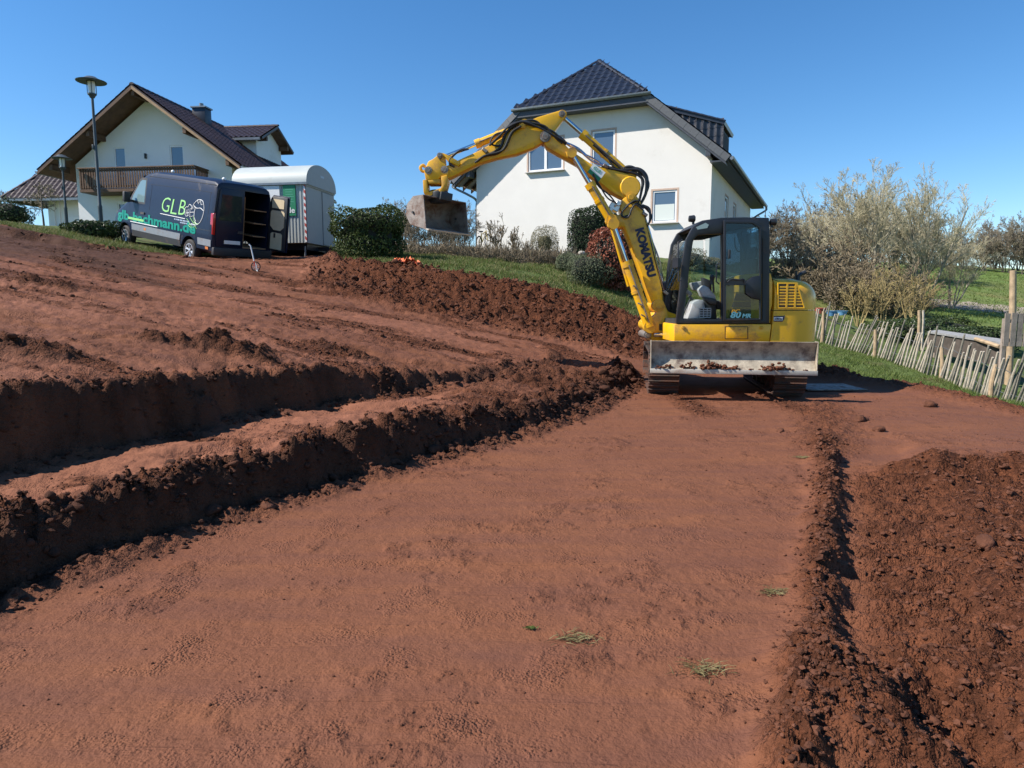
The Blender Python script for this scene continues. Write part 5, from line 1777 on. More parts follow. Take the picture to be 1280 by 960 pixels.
P = [(ro0, fy0, az - .15), (ro1, fy0, az - .15), (ro1, ry, ptop), (rl, ry, ptop), (ro0, ry + 3.4, az - .15), (ro1, ry + 3.4, az - .15)]
b.add(P + [(p[0], p[1], p[2] - .14) for p in P], [(0, 1, 2, 3), (0, 3, 4), (3, 2, 5, 4), (9, 8, 7, 6), (10, 9, 6), (10, 11, 8, 9), (0, 6, 7, 1), (0, 4, 10, 6), (4, 5, 11, 10), (1, 7, 8, 2), (2, 8, 11, 5)])
b.build('roof', M['browntile'], an, smooth=False)
ll = math.hypot(3.4, ptop - az + .15)
tile_field(an, (ro0, fy0, az - .15), (1, 0, 0), (0, 3.4 / ll, (ptop - az + .15) / ll), [(0, 0), (ro1 - ro0, 0), (ro1 - ro0, ll), (2.75, ll)], 0.30, 0.335, M['browntile'], True)
ridge_tiles(an, (ro0, fy0, az - .10), (rl, ry, ptop + .05), M['browntile'])
ridge_tiles(an, (rl, ry, ptop + .05), (ro1, ry, ptop + .05), M['browntile'])
MB().box2((ro0, fy0 - .12, az - .32), (ro1, fy0 - .01, az - .2)).build('gutter', M['zinc'], an)

# ------------------------------------------------------------------ van
M['vanpaint'] = mat('dark_blue_paint', (0.007, 0.013, 0.034), 0.40, metal=0.0, spec=0.3, var=0.05, dirt=(0.07, 0.055, 0.05), dirt_amt=0.12, dscale=1.5, coat=0.15)
M['vantrim'] = mat('grey_side_trim', (0.20, 0.22, 0.24), 0.5, var=0.1, dirt=(0.16, 0.10, 0.07), dirt_amt=0.3)
M['vanplastic'] = mat('black_bumper_plastic', (0.03, 0.032, 0.036), 0.6, dirt=(0.12, 0.07, 0.05), dirt_amt=0.25)
M['vanglass'] = mat('dark_van_glass', (0.02, 0.03, 0.035), 0.05, spec=0.8)
M['vanside'] = mat('pale_side_glass', (0.16, 0.24, 0.26), 0.06, spec=0.8)
M['redlamp'] = mat('red_lamp', (0.42, 0.012, 0.012), 0.25, coat=0.5)
M['beige'] = mat('beige_lining', (0.50, 0.41, 0.27), 0.75, var=0.06)
M['ply'] = mat('plywood', (0.34, 0.20, 0.11), 0.7, var=0.2)
M['alu'] = mat('wheel_alloy', (0.62, 0.63, 0.64), 0.35, metal=0.6, dirt=(0.25, 0.17, 0.12), dirt_amt=0.2)
M['tyre'] = mat('tyre_rubber', (0.025, 0.025, 0.026), 0.8, dirt=(0.12, 0.065, 0.045), dirt_amt=0.4, dscale=6)

yaw = math.atan2(0.58, -0.81)
van = empty('van', (-9.13, 21.59, 2.60), 0, 'dark blue delivery van with green lettering and an open rear door, parked on the slope', 'van')
van.rotation_euler = (0, -R(9.6), yaw)
van.scale = (1, 1, .955)
STA = [(-1.20, 2.44, 0.985), (-1.16, 2.54, 1.0), (-1.0, 2.60, 1.0), (0, 2.63, 1.0), (1.2, 2.64, 1.0), (2.3, 2.63, 1.0), (2.75, 2.56, 1.0), (3.0, 2.43, 1.0), (3.4, 2.03, 1.0), (3.85, 1.56, 1.0), (4.2, 1.38, .985), (4.55, 1.22, .95), (4.74, 1.05, .90), (4.84, .82, .83), (4.86, .6, .80)]


def van_y(z):
    return float(np.interp(z, [0.3, 0.55, 1.1, 1.5, 2.45], [0.95, 0.99, 0.99, 0.965, 0.865]))


def van_ring(x, zt, k):
    zb = 0.38
    zs = [zb, zb + .10, .8, 1.1, 1.5, 2.0]
    zs = [min(z, zt - .30 + .02 * i) if z > zt - .3 else z for i, z in enumerate(zs)]
    pts = [(0.82 * k, zb)]
    pts += [(van_y(z) * k, z) for z in zs[1:]]
    wt = van_y(zt - .2) * k
    pts += [(wt, max(zt - .2, zs[-1] + .01)), (wt - .045, zt - .085), (wt - .14, zt - .025), (wt - .4, zt), (0, zt + .012)]
    half = [(x, y, z) for y, z in pts]
    return half + [(x, -y, z) for (x, y, z) in half[-2::-1]]


def boolean_cut(me, cutters):
    o = bpy.data.objects.new('body_tmp', me); COL.objects.link(o)
    cs = []
    for c in cutters:
        co2 = bpy.data.objects.new('cut_tmp', c); COL.objects.link(co2); cs.append(co2)
        md = o.modifiers.new('cut', 'BOOLEAN'); md.object = co2; md.operation = 'DIFFERENCE'; md.solver = 'EXACT'
    dg = bpy.context.evaluated_depsgraph_get()
    out = bpy.data.meshes.new_from_object(o.evaluated_get(dg))
    for q in [o] + cs: bpy.data.objects.remove(q)
    return out


b = MB()
rings = [van_ring(*s) for s in STA]
n = len(rings[0])
for r_ in rings: b.v += r_
for i in range(len(rings) - 1):
    for k in range(n):
        j = (k + 1) % n
        b.f.append((i * n + k, i * n + j, (i + 1) * n + j, (i + 1) * n + k))
b.f += [tuple(range(n))[::-1], tuple((len(rings) - 1) * n + k for k in range(n))]
body = b.mesh('body', M['vanpaint'], smooth=True, angle=32)
cuts = []
for x in (0, 3.9):
    for s in (1, -1):
        c = MB(); c.cyl((x, s * 0.60, 0.36), (x, s * 1.2, 0.36), 0.43, 28); cuts.append(c.mesh('c', M['vanplastic']))
c = MB(); c.box2((-1.5, -0.83, 0.62), (2.4, 0.0, 2.36)); cuts.append(c.mesh('c', M['vanplastic'], smooth=False))
body = boolean_cut(body, cuts)
body.name = 'body'
body.polygons.foreach_set('use_smooth', np.full(len(body.polygons), True))
body.set_sharp_from_angle(angle=R(32))
if not body.materials: body.materials.append(M['vanpaint'])
link('body', body, van)


def on_side(name, pts, m, par=van, off=0.004, th=0.010, side=1, sub=1):
    """Panel following the van's flank: outline in x, z."""
    b = MB()
    n = len(pts)
    V = [(x, side * (van_y(z) + off), z) for x, z in pts] + [(x, side * (van_y(z) + off - th), z) for x, z in pts]
    b.add(V, [tuple(range(n)), tuple(range(n, 2 * n))[::-1]] + [(i, n + i, n + (i + 1) % n, (i + 1) % n) for i in range(n)])
    return b.build(name, m, par, smooth=False)


def line_side(name, pts, m, r=0.012, off=0.0, par=van, seg=5):
    return MB().tube([(x, van_y(z) + off, z) for x, z in pts], r, seg).build(name, m, par)


for s in (1, -1):
    # trim and sills
    on_side('side_trim', [(0.50, .60), (3.40, .60), (3.42, .80), (0.47, .80)], M['vantrim'], off=0.012, th=0.03, side=s)
    on_side('side_trim', [(-1.17, .60), (-0.50, .60), (-0.47, .80), (-1.17, .80)], M['vantrim'], off=0.012, th=0.03, side=s)
    on_side('sill', [(0.46, .40), (3.43, .40), (3.40, .595), (0.50, .595)], M['vanplastic'], off=0.006, th=0.03, side=s)
    on_side('side_window', [(2.72, 1.56), (3.50, 1.56), (3.46, 1.72), (3.10, 2.22), (2.98, 2.28), (2.76, 2.28)], M['vanside'], off=0.003, th=0.02, side=s)
    w = MB().box((3.42, s * 1.17, 1.66), (0.13, 0.2, 0.34)).box((3.40, s * 1.03, 1.55), (.09, .2, .08)).build('wing_mirror', M['vanplastic'], van, bevel=0.03)
on_side('window_surround', [(2.66, 1.50), (3.62, 1.50), (3.56, 1.72), (3.14, 2.30), (3.0, 2.36), (2.70, 2.36)], M['vanplastic'], off=0.0005, th=0.02)
gr_ = mat('panel_gap', (0.006, 0.008, 0.014), 0.6)
for nm, p in (('door_gap', [(2.55, .62), (2.55, 2.36)]), ('door_gap', [(3.5, .85), (3.62, 1.45)]),
              ('panel_crease', catmull([(2.40, 1.36), (2.36, 1.42), (2.36, 2.10), (2.30, 2.17), (.5, 2.19), (-.85, 2.19), (-.92, 2.12), (-.92, 1.36)], 3)),
              ('panel_crease', [(-1.15, 1.06), (2.4, 1.06)])):
    line_side(nm, p, gr_, 0.009, -0.004)
line_side('roof_seam', [(-1.1, 2.43), (2.6, 2.43)], gr_, 0.011, -0.002)
on_side('door_handle', [(2.62, 1.17), (2.85, 1.17), (2.85, 1.24), (2.62, 1.24)], M['vanplastic'], off=0.03, th=0.04)
on_side('fuel_flap', [(0.22, 1.10), (0.42, 1.10), (0.42, 1.24), (0.22, 1.24)], M['vanplastic'], off=0.003)
on_side('side_marker', [(2.5, .66), (2.62, .66), (2.62, .74), (2.5, .74)], mat('orange_marker', (.6, .2, .06), .4), off=.016)
on_side('side_marker', [(-.9, .50), (-1.05, .50), (-1.05, .58), (-.9, .58)], mat('orange_marker', (.6, .2, .06), .4), off=.016)
# wind screen and nose
b = MB()
V = []
for (x, z, w) in ((3.02, 2.415, .80), (3.42, 2.015, .87), (3.82, 1.59, .92)):
    V += [(x + .012, -w, z + .016), (x + .012, w, z + .016)]
b.add(V, [(0, 1, 3, 2), (2, 3, 5, 4)]).build('windscreen', M['vanglass'], van)
MB().box2((4.70, -.55, .62), (4.87, .55, .92)).build('front_grille', M['vanplastic'], van, bevel=.02)
for s in (1, -1):
    MB().box((4.62, s * .74, 1.0), (.26, .2, .22), (0, .5, -s * .35)).build('headlight', M['silver'], van, bevel=.04)
# wheels
for x in (0, 3.9):
    for s in (1, -1):
        q = MB().lathe([(.19, -.11), (.30, -.115), (.335, -.08), (.345, 0), (.335, .08), (.30, .115), (.19, .11)], (x, s * .86, .345), 28, 'y').build('wheel', M['tyre'], van)
        MB().lathe([(.215, -.02), (.21, .09), (.195, .105), (.18, .06), (.03, .05), (.0, .05)] if s > 0 else [(0, -.05), (.03, -.05), (.18, -.06), (.195, -.105), (.21, -.09), (.215, .02)], (x, s * .86, .345), 24, 'y').build('rim', M['vanplastic'], q)
        for k in range(6):
            a = k * math.pi / 3 + .3
            bb = MB()
            for da in (-.13, .13):
                bb.tube([(x + .04 * math.cos(a), s * (.86 + .075), .345 + .04 * math.sin(a)), (x + .2 * math.cos(a + da), s * (.86 + .10), .345 + .2 * math.sin(a + da))], .021, 6)
            bb.build('spoke', M['alu'], q)
        MB().lathe([(0, .0), (.05, .0), (.055, .035), (0, .045)] if s > 0 else [(0, -.045), (.055, -.035), (.05, 0), (0, 0)], (x, s * (.86 + .075), .345), 14, 'y').build('hub_cap', M['alu'], q)
        tor = [(x + .20 * math.cos(a), s * .962, .345 + .20 * math.sin(a)) for a in np.linspace(0, 2 * math.pi, 25)]
        MB().tube(tor, .014, 6, cap=False).build('rim_edge', M['alu'], q)
    MB().cyl((x, -.8, .345), (x, .8, .345), .05, 8).build('axle', M['vanplastic'], van)
# rear end
XR = -1.2
MB().box2((XR - .09, -.97, .36), (XR + .03, .97, .60)).build('rear_bumper', M['vanplastic'], van, bevel=.025)
for s in (1, -1):
    MB().prism([(.90, .95), (.985, .97), (.975, 1.58), (.90, 1.62)] if s > 0 else [(-.90, .95), (-.90, 1.62), (-.975, 1.58), (-.985, .97)], XR - .02, XR + .12, 'x').build('tail_light', M['redlamp'], van, bevel=.012)
dl = MB().prism([(0.015, .64), (.86, .64), (.89, .9), (.885, 1.55), (.80, 2.30), (.74, 2.38), (0.015, 2.38)], XR - .028, XR - .004, 'x').build('rear_door', M['vanpaint'], van, bevel=.01)
MB().prism([(.10, 1.42), (.80, 1.42), (.73, 2.18), (.10, 2.18)], XR - .036, XR - .029, 'x').build('rear_window', M['vanglass'], dl)
MB().box2((XR - .040, .10, .72), (XR - .029, .62, .83)).build('number_plate', M['white'], dl, bevel=.003, bseg=1)
MB().box2((XR - .050, .04, 1.06), (XR - .029, .2, 1.14)).build('door_handle', M['vanplastic'], dl)
# right rear door folded open, its lining towards the camera
ang = R(95)
dr = empty('rear_door', (XR - .02, -.86, 0)); dr.parent = van
dr['label'] = 'open rear door showing its beige lining'
dr.rotation_euler = (0, 0, ang)
dp = [(0.0, .64), (.84, .64), (.84, 2.38), (.13, 2.38), (.04, 2.28), (-.02, 1.5)]
MB().prism(dp, -.03, .0, 'x').build('door_panel', M['vanpaint'], dr, bevel=.008)
MB().prism([(.03, .68), (.80, .68), (.80, 2.34), (.16, 2.34), (.07, 2.24), (.02, 1.5)], .001, .05, 'x').build('door_inner', M['black'], dr, bevel=.012)
for z0, z1, y0, y1 in ((1.98, 2.26, .16, .68),):
    MB().prism([(y0, z0), (y1, z0), (y1, z1 - .03), (y1 - .05, z1), (y0 + .05, z1), (y0, z1 - .03)], .051, .062, 'x').build('lining_panel', M['beige'], dr)
MB().prism([(.12, 1.42), (.28, 1.30), (.58, 1.30), (.72, 1.42), (.72, 1.86), (.66, 1.91), (.18, 1.91), (.12, 1.86)], .051, .062, 'x').build('lining_panel', M['beige'], dr)
MB().prism([(.16, .70), (.66, .70), (.66, 1.17), (.60, 1.22), (.22, 1.22), (.16, 1.17)], .051, .062, 'x').build('lining_panel', M['beige'], dr)
MB().box((.062, .34, 1.13), (.02, .07, .14)).build('inner_handle', M['black'], dr)
# load space
MB().box2((XR + .02, -.82, .621), (2.35, -.01, .66)).build('load_floor', M['ply'], van)
MB().box2((XR + .5, -.36, .67), (1.3, -.05, 2.2)).build('tool_rack', M['ply'], van)
for z in (1.0, 1.4, 1.8):
    MB().box2((XR + .05, -.80, z), (1.3, -.37, z + .03)).build('rack_shelf', M['ply'], van)
for (x, y, z) in ((3.0, -.3, 2.53), (2.0, .45, 2.66), (-.9, 0.5, 2.62)):
    MB().lathe([(.05, 0), (.06, .03), (.03, .07), (0, .08)], (x, y, z - .01), 10).build('roof_beacon', M['white'], van)


def van_text(nm, s, x0, x1, z0, z1, m, **kw):
    """Lettering on the near flank, reading from nose to tail."""
    me = text_mesh(s, 1.0, **kw)
    co = np.empty(len(me.vertices) * 3, np.float32)
    me.vertices.foreach_get('co', co)
    co = co.reshape(-1, 3)
    mn, mx = co.min(0), co.max(0)
    x = x0 + (co[:, 0] - mn[0]) / (mx[0] - mn[0]) * (x1 - x0)
    z = z0 + (co[:, 1] - mn[1]) / (mx[1] - mn[1]) * (z1 - z0)
    y = np.interp(z, [0.3, 0.55, 1.1, 1.5, 2.45], [0.95, 0.99, 0.99, 0.965, 0.865]) + 0.008 + np.sign(co[:, 2]) * .002
    y = np.where(x > 3.95, y * np.interp(x, [3.95, 4.2, 4.55], [1, .985, .95]), y)
    me.vertices.foreach_set('co', np.c_[x, y, z].astype(np.float32).ravel())
    me.update(); me.materials.clear(); me.materials.append(m)
    return link(nm, me, van)


van_text('site_lettering', 'glb-bachmann.de', 4.42, -0.36, .78, 1.19, M['teal'], bold=.035)
for k, (x0, z0, sz) in enumerate(((1.62, 1.38, .33), (1.10, 1.36, .38), (0.65, 1.38, .36))):
    van_text('firm_lettering', 'GLB'[k], x0, x0 - (.46, .36, .36)[k], z0, z0 + (.46, .46, .46)[k], M['lime'], bold=-.008, shear=.12)
line_side('underline', [(1.68, 1.30), (.25, 1.28)], M['white'], .011, .004)
for k, (x0, x1, z) in enumerate(((.85, .05, 1.215), (.5, -.32, 1.145))):
    x = x0
    while x > x1:
        w = random.uniform(.05, .13)
        on_side('small_print', [(x, z - .02), (x - w, z - .02), (x - w, z + .018), (x, z + .018)], M['silver'], off=.005, th=.004)
        x -= w + .03
on_side('print_stripe', [(3.65, .93), (2.65, .93), (2.65, 1.0), (3.65, 1.0)], M['lime'], off=.012, th=.004)
on_side('print_stripe', [(3.5, .85), (1.8, .85), (1.8, .875), (3.5, .875)], M['white'], off=.012, th=.004)
# outline drawing of houses and a hand behind the letters
def scribble(pts, m, n=4):
    line_side('drawn_line', catmull(pts, n) if len(pts) > 2 else pts, m, .010, .004)
wl_ = M['white']
scribble([(.28, 1.40), (.30, 1.62), (.16, 1.66), (.10, 1.74), (-.02, 1.70), (-.06, 1.58)], wl_, 2)
scribble([(.22, 1.36), (.22, 1.56), (.08, 1.60), (.06, 1.40), (.22, 1.36)], wl_, 1)
scribble([(.0, 1.36), (.02, 1.62), (-.2, 1.66), (-.2, 1.42), (.0, 1.36)], wl_, 1)
scribble([(.02, 1.50), (-.2, 1.53)], wl_)
scribble([(.14, 1.36), (.14, 1.58)], wl_)
scribble([(.22, 1.46), (.07, 1.49)], wl_)
scribble([(-.06, 1.60), (-.14, 1.78), (-.34, 1.92), (-.56, 1.90), (-.68, 1.72), (-.68, 1.48), (-.56, 1.26), (-.36, 1.16), (-.10, 1.17)], wl_)
scribble([(-.14, 1.72), (-.3, 1.66), (-.5, 1.68), (-.66, 1.62)], wl_)
scribble([(-.30, 1.92), (-.36, 1.80), (-.44, 1.92)], wl_, 2)
scribble([(-.46, 1.90), (-.52, 1.78), (-.62, 1.82)], wl_, 2)
scribble([(-.24, 1.66), (-.22, 1.40), (-.34, 1.26)], wl_, 2)
scribble([(.16, 1.30), (.02, 1.20), (-.12, 1.10), (-.16, 1.0)], M['lime'], 3)
scribble([(-.02, 1.34), (-.16, 1.24), (-.28, 1.18), (-.40, 1.04)], M['lime'], 3)
scribble([(-.18, 1.42), (-.24, 1.28), (-.36, 1.20), (-.5, 1.2)], M['lime'], 3)
scribble([(.05, 1.12), (-.08, 1.06), (-.22, 1.08), (-.34, 1.10)], M['lime'], 3)

# ------------------------------------------------------------------ site trailer
M['trailer'] = mat('pale_grey_sheet', (0.42, 0.44, 0.42), 0.5, var=0.06, vscale=2, dirt=(0.36, 0.36, 0.33), dirt_amt=0.2, dscale=2.5)
M['trailerroof'] = mat('grey_roof_sheet', (0.40, 0.435, 0.43), 0.45, var=0.05, vscale=1.5, dirt=(0.42, 0.44, 0.42), dirt_amt=0.2)
M['trailerend'] = mat('grey_end_panel', (0.33, 0.355, 0.37), 0.5, var=0.04)
TC = np.array([-7.06, 24.0, 0])
tr = empty('site_trailer', (TC[0], TC[1], -0.42), R(-9.8), 'pale grey corrugated site trailer with arched roof and green sign, beside the van', 'trailer')
tr.scale = (1.1, 1.0, 1.143)
TLn, TW = 2.4, 2.3
zb, ze, zt_ = 3.36, 5.10, 5.78
arch = [(-.05, ze)] + [(TW / 2 - (TW / 2 + .05) * math.cos(a), ze + (zt_ - ze) * math.sin(a) ** .8) for a in np.linspace(0.08, math.pi - .08, 17)] + [(TW + .05, ze)]
MB().prism(arch, -TLn - .06, .06, 'x').build('roof', M['trailerroof'], tr, angle=25)
MB().box2((-TLn - .07, -.075, ze - .03), (.07, -.04, ze + .035)).build('roof_rail', M['zinc'], tr)
MB().box2((-TLn + .001, .03, zb), (-.03, TW - .03, ze - .002)).build('inner_box', M['trailerend'], tr)
b = MB()
x, prof = -TLn, []
while x < -.05:
    prof += [(x, 0.0), (x + .045, 0.0), (x + .06, .022), (x + .095, .022), (x + .11, 0)]
    x += .11
prof2 = [(p[0], p[1] + .004) for p in prof][::-1]
b.prism(prof + prof2, zb, ze - .03, 'z').build('corrugated_wall', M['trailer'], tr, smooth=False)
MB().box2((-.028, .0, zb), (-.001, TW, ze)).build('end_wall', M['trailerend'], tr)
for x in (-.05, -TLn):
    MB().box2((x - .03, -.012, zb), (x + .02, -.001, ze - .03)).build('corner_post', M['trailerend'], tr)
e2_ = [(p[0], p[1]) for p in arch if True]
MB().prism([(y * .985 + .018, z - .02) for y, z in arch], .061, .066, 'x').build('end_arch', M['trailerend'], tr)
MB().box2((.0005, -.02, ze - .06), (.03, TW + .02, ze - .002)).build('end_rail', M['trailerend'], tr)
dd = MB().box2((.0005, TW - 1.02, zb + .02), (.022, TW - .10, ze - .10)).build('door', M['trailerend'], tr, bevel=.006, bseg=1)
MB().ring([(TW - 1.05, zb), (TW - .07, zb), (TW - .07, ze - .075), (TW - 1.05, ze - .075)], [(TW - 1.02, zb + .02), (TW - .10, zb + .02), (TW - .10, ze - .10), (TW - 1.02, ze - .10)], .0005, .012, 'x').build('door_frame', M['zinc'], tr)
MB().box((.04, TW - .26, zb + .95), (.05, .06, .22)).box((.06, TW - .32, zb + 1.0), (.03, .14, .03)).build('door_handle', M['black'], dd)
MB().box2((.023, TW - .74, ze - .70), (.026, TW - .60, ze - .66)).build('door_label', M['white'], dd)
MB().box2((.067, 1.04, 5.42), (.073, 1.32, 5.48)).build('end_label', M['silver'], tr)
gs = MB().box2((-.74, -.03, zb + .80), (-.33, -.014, ze - .04)).build('sign_board', M['green'], tr)
place_text('sign_lettering', 'de', gs, M['white'], (-.61, -.033, zb + .88), (1, 0, 0), (0, 0, 1), width=.25, height=.165, bold=.02)
for k in range(7):
    w = [.20, .27, .24, .29, .25, .22, .27][k]
    MB().box2((-.66, -.032, zb + 1.13 + k * .072), (-.66 + w, -.0305, zb + 1.148 + k * .072)).build('sign_print', M['palegreen'], gs)
ws = MB().box2((-1.5, -.026, zb + .55), (-.86, -.014, ze - .05)).build('white_board', M['white'], tr)


def stripes():
    m = bpy.data.materials.new('warning_stripes')
    m.use_nodes = True
    N, L = m.node_tree.nodes, m.node_tree.links
    b = N['Principled BSDF']
    tc = N.new('ShaderNodeTexCoord')
    w = N.new('ShaderNodeTexWave')
    w.bands_direction = 'DIAGONAL'
    w.inputs['Scale'].default_value = 3.2
    L.new(tc.outputs['Object'], w.inputs['Vector'])
    r = N.new('ShaderNodeValToRGB')
    r.color_ramp.interpolation = 'CONSTANT'
    r.color_ramp.elements[0].color = (.78, .77, .75, 1)
    r.color_ramp.elements[1].position = .5
    r.color_ramp.elements[1].color = (.45, .06, .05, 1)
    L.new(w.outputs['Fac'], r.inputs[0])
    L.new(r.outputs[0], b.inputs['Base Color'])
    return m


MB().box2((-.055, -.024, zb + .02), (.0, -.0125, ze - .05)).build('warning_strip', stripes(), tr)
ch_ = MB().box2((-TLn + .1, .2, zb - .20), (-.1, TW - .2, zb - .002)).box2((-.6, TW / 2 - .06, zb - .18), (.55, TW / 2 + .06, zb - .06)).build('chassis', M['black'], tr)
tg = (gz(TC[0] - 1.2, TC[1] + 1) + .42) / 1.143
for s in (.22, TW - .22):
    w = MB().lathe([(.1, -.09), (.26, -.095), (.32, -.06), (.32, .06), (.26, .095), (.1, .09)], (-1.35, s, tg + .33), 20, 'y').build('wheel', M['tyre'], tr)
    MB().lathe([(0, -.07), (.14, -.08), (.16, -.03), (.16, .03), (.14, .08), (0, .07)], (-1.35, s, tg + .33), 16, 'y').build('rim', M['trailerend'], w)
MB().cyl((-1.35, .2, tg + .33), (-1.35, TW - .2, tg + .33), .05, 8).build('axle', M['black'], tr)
for s in (.15, TW - .15):
    for x in (-.15, -TLn + .2):
        g_ = (gz(TC[0] + x, TC[1] + s) + .42) / 1.143
        MB().tube([(x, s, zb - .1), (x, s, g_ - .05)], .03, 8).build('prop_stand', M['zinc'], tr)
st = MB()
for k in range(2):
    st.box2((.05 + k * .22, TW - 1.0, zb - .22 - k * .24), (.32 + k * .22, TW - .2, zb - .18 - k * .24))
st.box2((.05, TW - 1.02, zb - .5), (.5, TW - .99, zb - .18)).box2((.05, TW - .21, zb - .5), (.5, TW - .18, zb - .18))
st.build('door_step', M['zinc'], tr)

# ------------------------------------------------------------------ measuring wheel
p0, p1 = at(320, 341, 17.3), at(316, 312, 17.3)
mz = gz(p0[0], 17.3)
mw = empty('measuring_wheel', (p0[0], 17.3, mz), 0, 'small measuring wheel on a white pole standing on the soil behind the van', 'measuring wheel')
hgt = 0.62
tor = [(.0 + .11 * math.cos(a), 0, .12 + .11 * math.sin(a)) for a in np.linspace(0, 2 * math.pi, 21)]
w = MB().tube(tor, .014, 6, cap=False).build('wheel', M['rubber'], mw)
for k in range(4):
    a = k * math.pi / 4
    MB().tube([(.1 * math.cos(a), 0, .12 + .1 * math.sin(a)), (-.1 * math.cos(a), 0, .12 - .1 * math.sin(a))], .006, 5).build('spoke', M['silver'], w)
MB().tube([(0, -.04, .12), (-.02, -.04, .25)], .014, 8).build('fork', mat('red_fork', (.5, .05, .03), .5), mw)
MB().tube([(-.02, -.04, .25), (-.09, -.04, .62), (-.13, -.04, .66)], .016, 8).build('pole', M['white'], mw)
MB().tube([(.02, 0.0, .02), (.06, -.05, .0), (.03, -.08, .20)], .01, 6).build('stand', M['white'], mw)

# ------------------------------------------------------------------ street lamps
M['lamppost'] = mat('dark_green_grey_post', (0.05, 0.065, 0.075), 0.5, var=.1)
M['lampglass'] = mat('frosted_lamp_glass', (0.75, 0.75, 0.72), 0.25, spec=.6)


def street_lamp(x, y, z, h, hat, label):
    L_ = empty('street_lamp', (x, y, z), 0, label, 'street lamp', 'street lamps by the chalet')
    MB().lathe([(.065, -.3), (.07, 0), (.07, .95), (.075, .98), (.052, 1.05), (.042, h - .72), (.042, h - .70)], seg=14).build('post', M['lamppost'], L_)
    MB().lathe([(.004, h - .72), (.075, h - .72), (.10, h - .66), (.14, h - .62), (.14, h - .58), (.004, h - .58)], seg=18).build('lamp_base', M['lamppost'], L_)
    MB().lathe([(.10, h - .575), (.115, h - .3), (.115, h - .19)], seg=18).build('lamp_glass', M['lampglass'], L_)
    MB().lathe([(hat, h - .20), (hat + .01, h - .18), (hat * .55, h - .10), (.16, h - .035), (.05, h - .01), (.002, h)], seg=26).lathe([(hat, h - .2), (.12, h - .17), (.004, h - .165)], seg=26).build('lamp_shade', M['lamppost'], L_)
    for k in range(4):
        a = k * math.pi / 2 + .5
        MB().tube([(.135 * math.cos(a), .135 * math.sin(a), h - .60), (.135 * math.cos(a), .135 * math.sin(a), h - .15)], .012, 6).build('cage_bar', M['lamppost'], L_)
    MB().box((-.075, 0, h * .56), (.07, .11, .16)).build('fuse_box', M['lamppost'], L_, bevel=.01)
    return L_


q = at(127, 287, 24.6)
street_lamp(q[0], 24.6, gz(q[0], 24.6), at(115, 95, 24.6)[2] - gz(q[0], 24.6), .47, 'tall street lamp with wide hat in front of the chalet balcony')
q = at(84, 286, 33)
street_lamp(q[0], 33, gz(q[0], 33), at(77, 193, 33)[2] - gz(q[0], 33), .42, 'smaller distant street lamp in front of the garage roof')

# ------------------------------------------------------------------ bicycle against the house
q = at(604, 300, 27.5)
bz = gz(q[0], 27.5)
bk = empty('bicycle', (q[0], 27.5, at(604, 300, 27.5)[2] - .30), R(-62), 'yellow bicycle standing in the shrubs at the left corner of the cream house', 'bicycle')
for x, nm in ((-.5, 'wheel'), (.5, 'wheel')):
    tor = [(x + .30 * math.cos(a), 0, .30 + .30 * math.sin(a)) for a in np.linspace(0, 2 * math.pi, 25)]
    w = MB().tube(tor, .026, 6, cap=False).build('wheel', M['tyre'], bk)
    tor = [(x + .265 * math.cos(a), 0, .30 + .265 * math.sin(a)) for a in np.linspace(0, 2 * math.pi, 25)]
    MB().tube(tor, .012, 5, cap=False).build('rim', M['silver'], w)
    for k in range(6):
        a = k * math.pi / 6
        MB().tube([(x + .26 * math.cos(a), 0, .3 + .26 * math.sin(a)), (x - .26 * math.cos(a), 0, .3 - .26 * math.sin(a))], .004, 4).build('spoke', M['silver'], w)
fr = mat('yellow_frame', (.6, .42, .05), .4)
b = MB()
for p, c in (((-.5, 0, .3), (-.1, 0, .28)), ((-.1, 0, .28), (-.22, 0, .72)), ((-.5, 0, .3), (-.2, 0, .66)), ((-.1, 0, .28), (.34, 0, .70)), ((-.2, 0, .66), (.33, 0, .76)), ((.33, 0, .82), (.5, 0, .30))):
    b.tube([p, c], .02, 7)
b.build('frame', fr, bk)
MB().tube([(.33, 0, .80), (.31, 0, .92), (.36, -.28, .96), (.28, -.3, .96)], .014, 6).tube([(.31, 0, .92), (.36, .28, .96), (.28, .3, .96)], .014, 6).build('handlebar', M['black'], bk)
MB().box((-.24, 0, .80), (.24, .13, .06)).build('saddle', M['black'], bk, bevel=.02)
MB().tube([(-.22, 0, .70), (-.24, 0, .79)], .014, 6).build('seat_post', M['silver'], bk)
bk.scale = (.8, .8, .8)

# ------------------------------------------------------------------ picket fence of split stakes
M['picket'] = mat('weathered_stake', (0.43, 0.375, 0.30), 0.85, var=0.35, vscale=7, bump=.3)
M['picket_grey'] = mat('grey_stake', (0.21, 0.19, 0.155), 0.85, var=0.35, vscale=7, bump=.3)
M['post'] = mat('round_post_wood', (0.36, 0.26, 0.16), 0.8, var=0.3, vscale=6, bump=.3)
fpts = [(8.7, 20.4), (8.8, 19.4), (9.2, 17.3), (9.25, 14.6), (8.86, 12.4), (8.3, 10.2)]
fl_ = catmull([(x, y, 0) for x, y in fpts], 12)
cum = [0]
for i in range(1, len(fl_)): cum.append(cum[-1] + np.linalg.norm(fl_[i] - fl_[i - 1]))
def fpos(s):
    x = np.interp(s, cum, [p[0] for p in fl_]); y = np.interp(s, cum, [p[1] for p in fl_])
    x2 = np.interp(s + .05, cum, [p[0] for p in fl_]); y2 = np.interp(s + .05, cum, [p[1] for p in fl_])
    return x, y, (x2 - x) / .05, (y2 - y) / .05
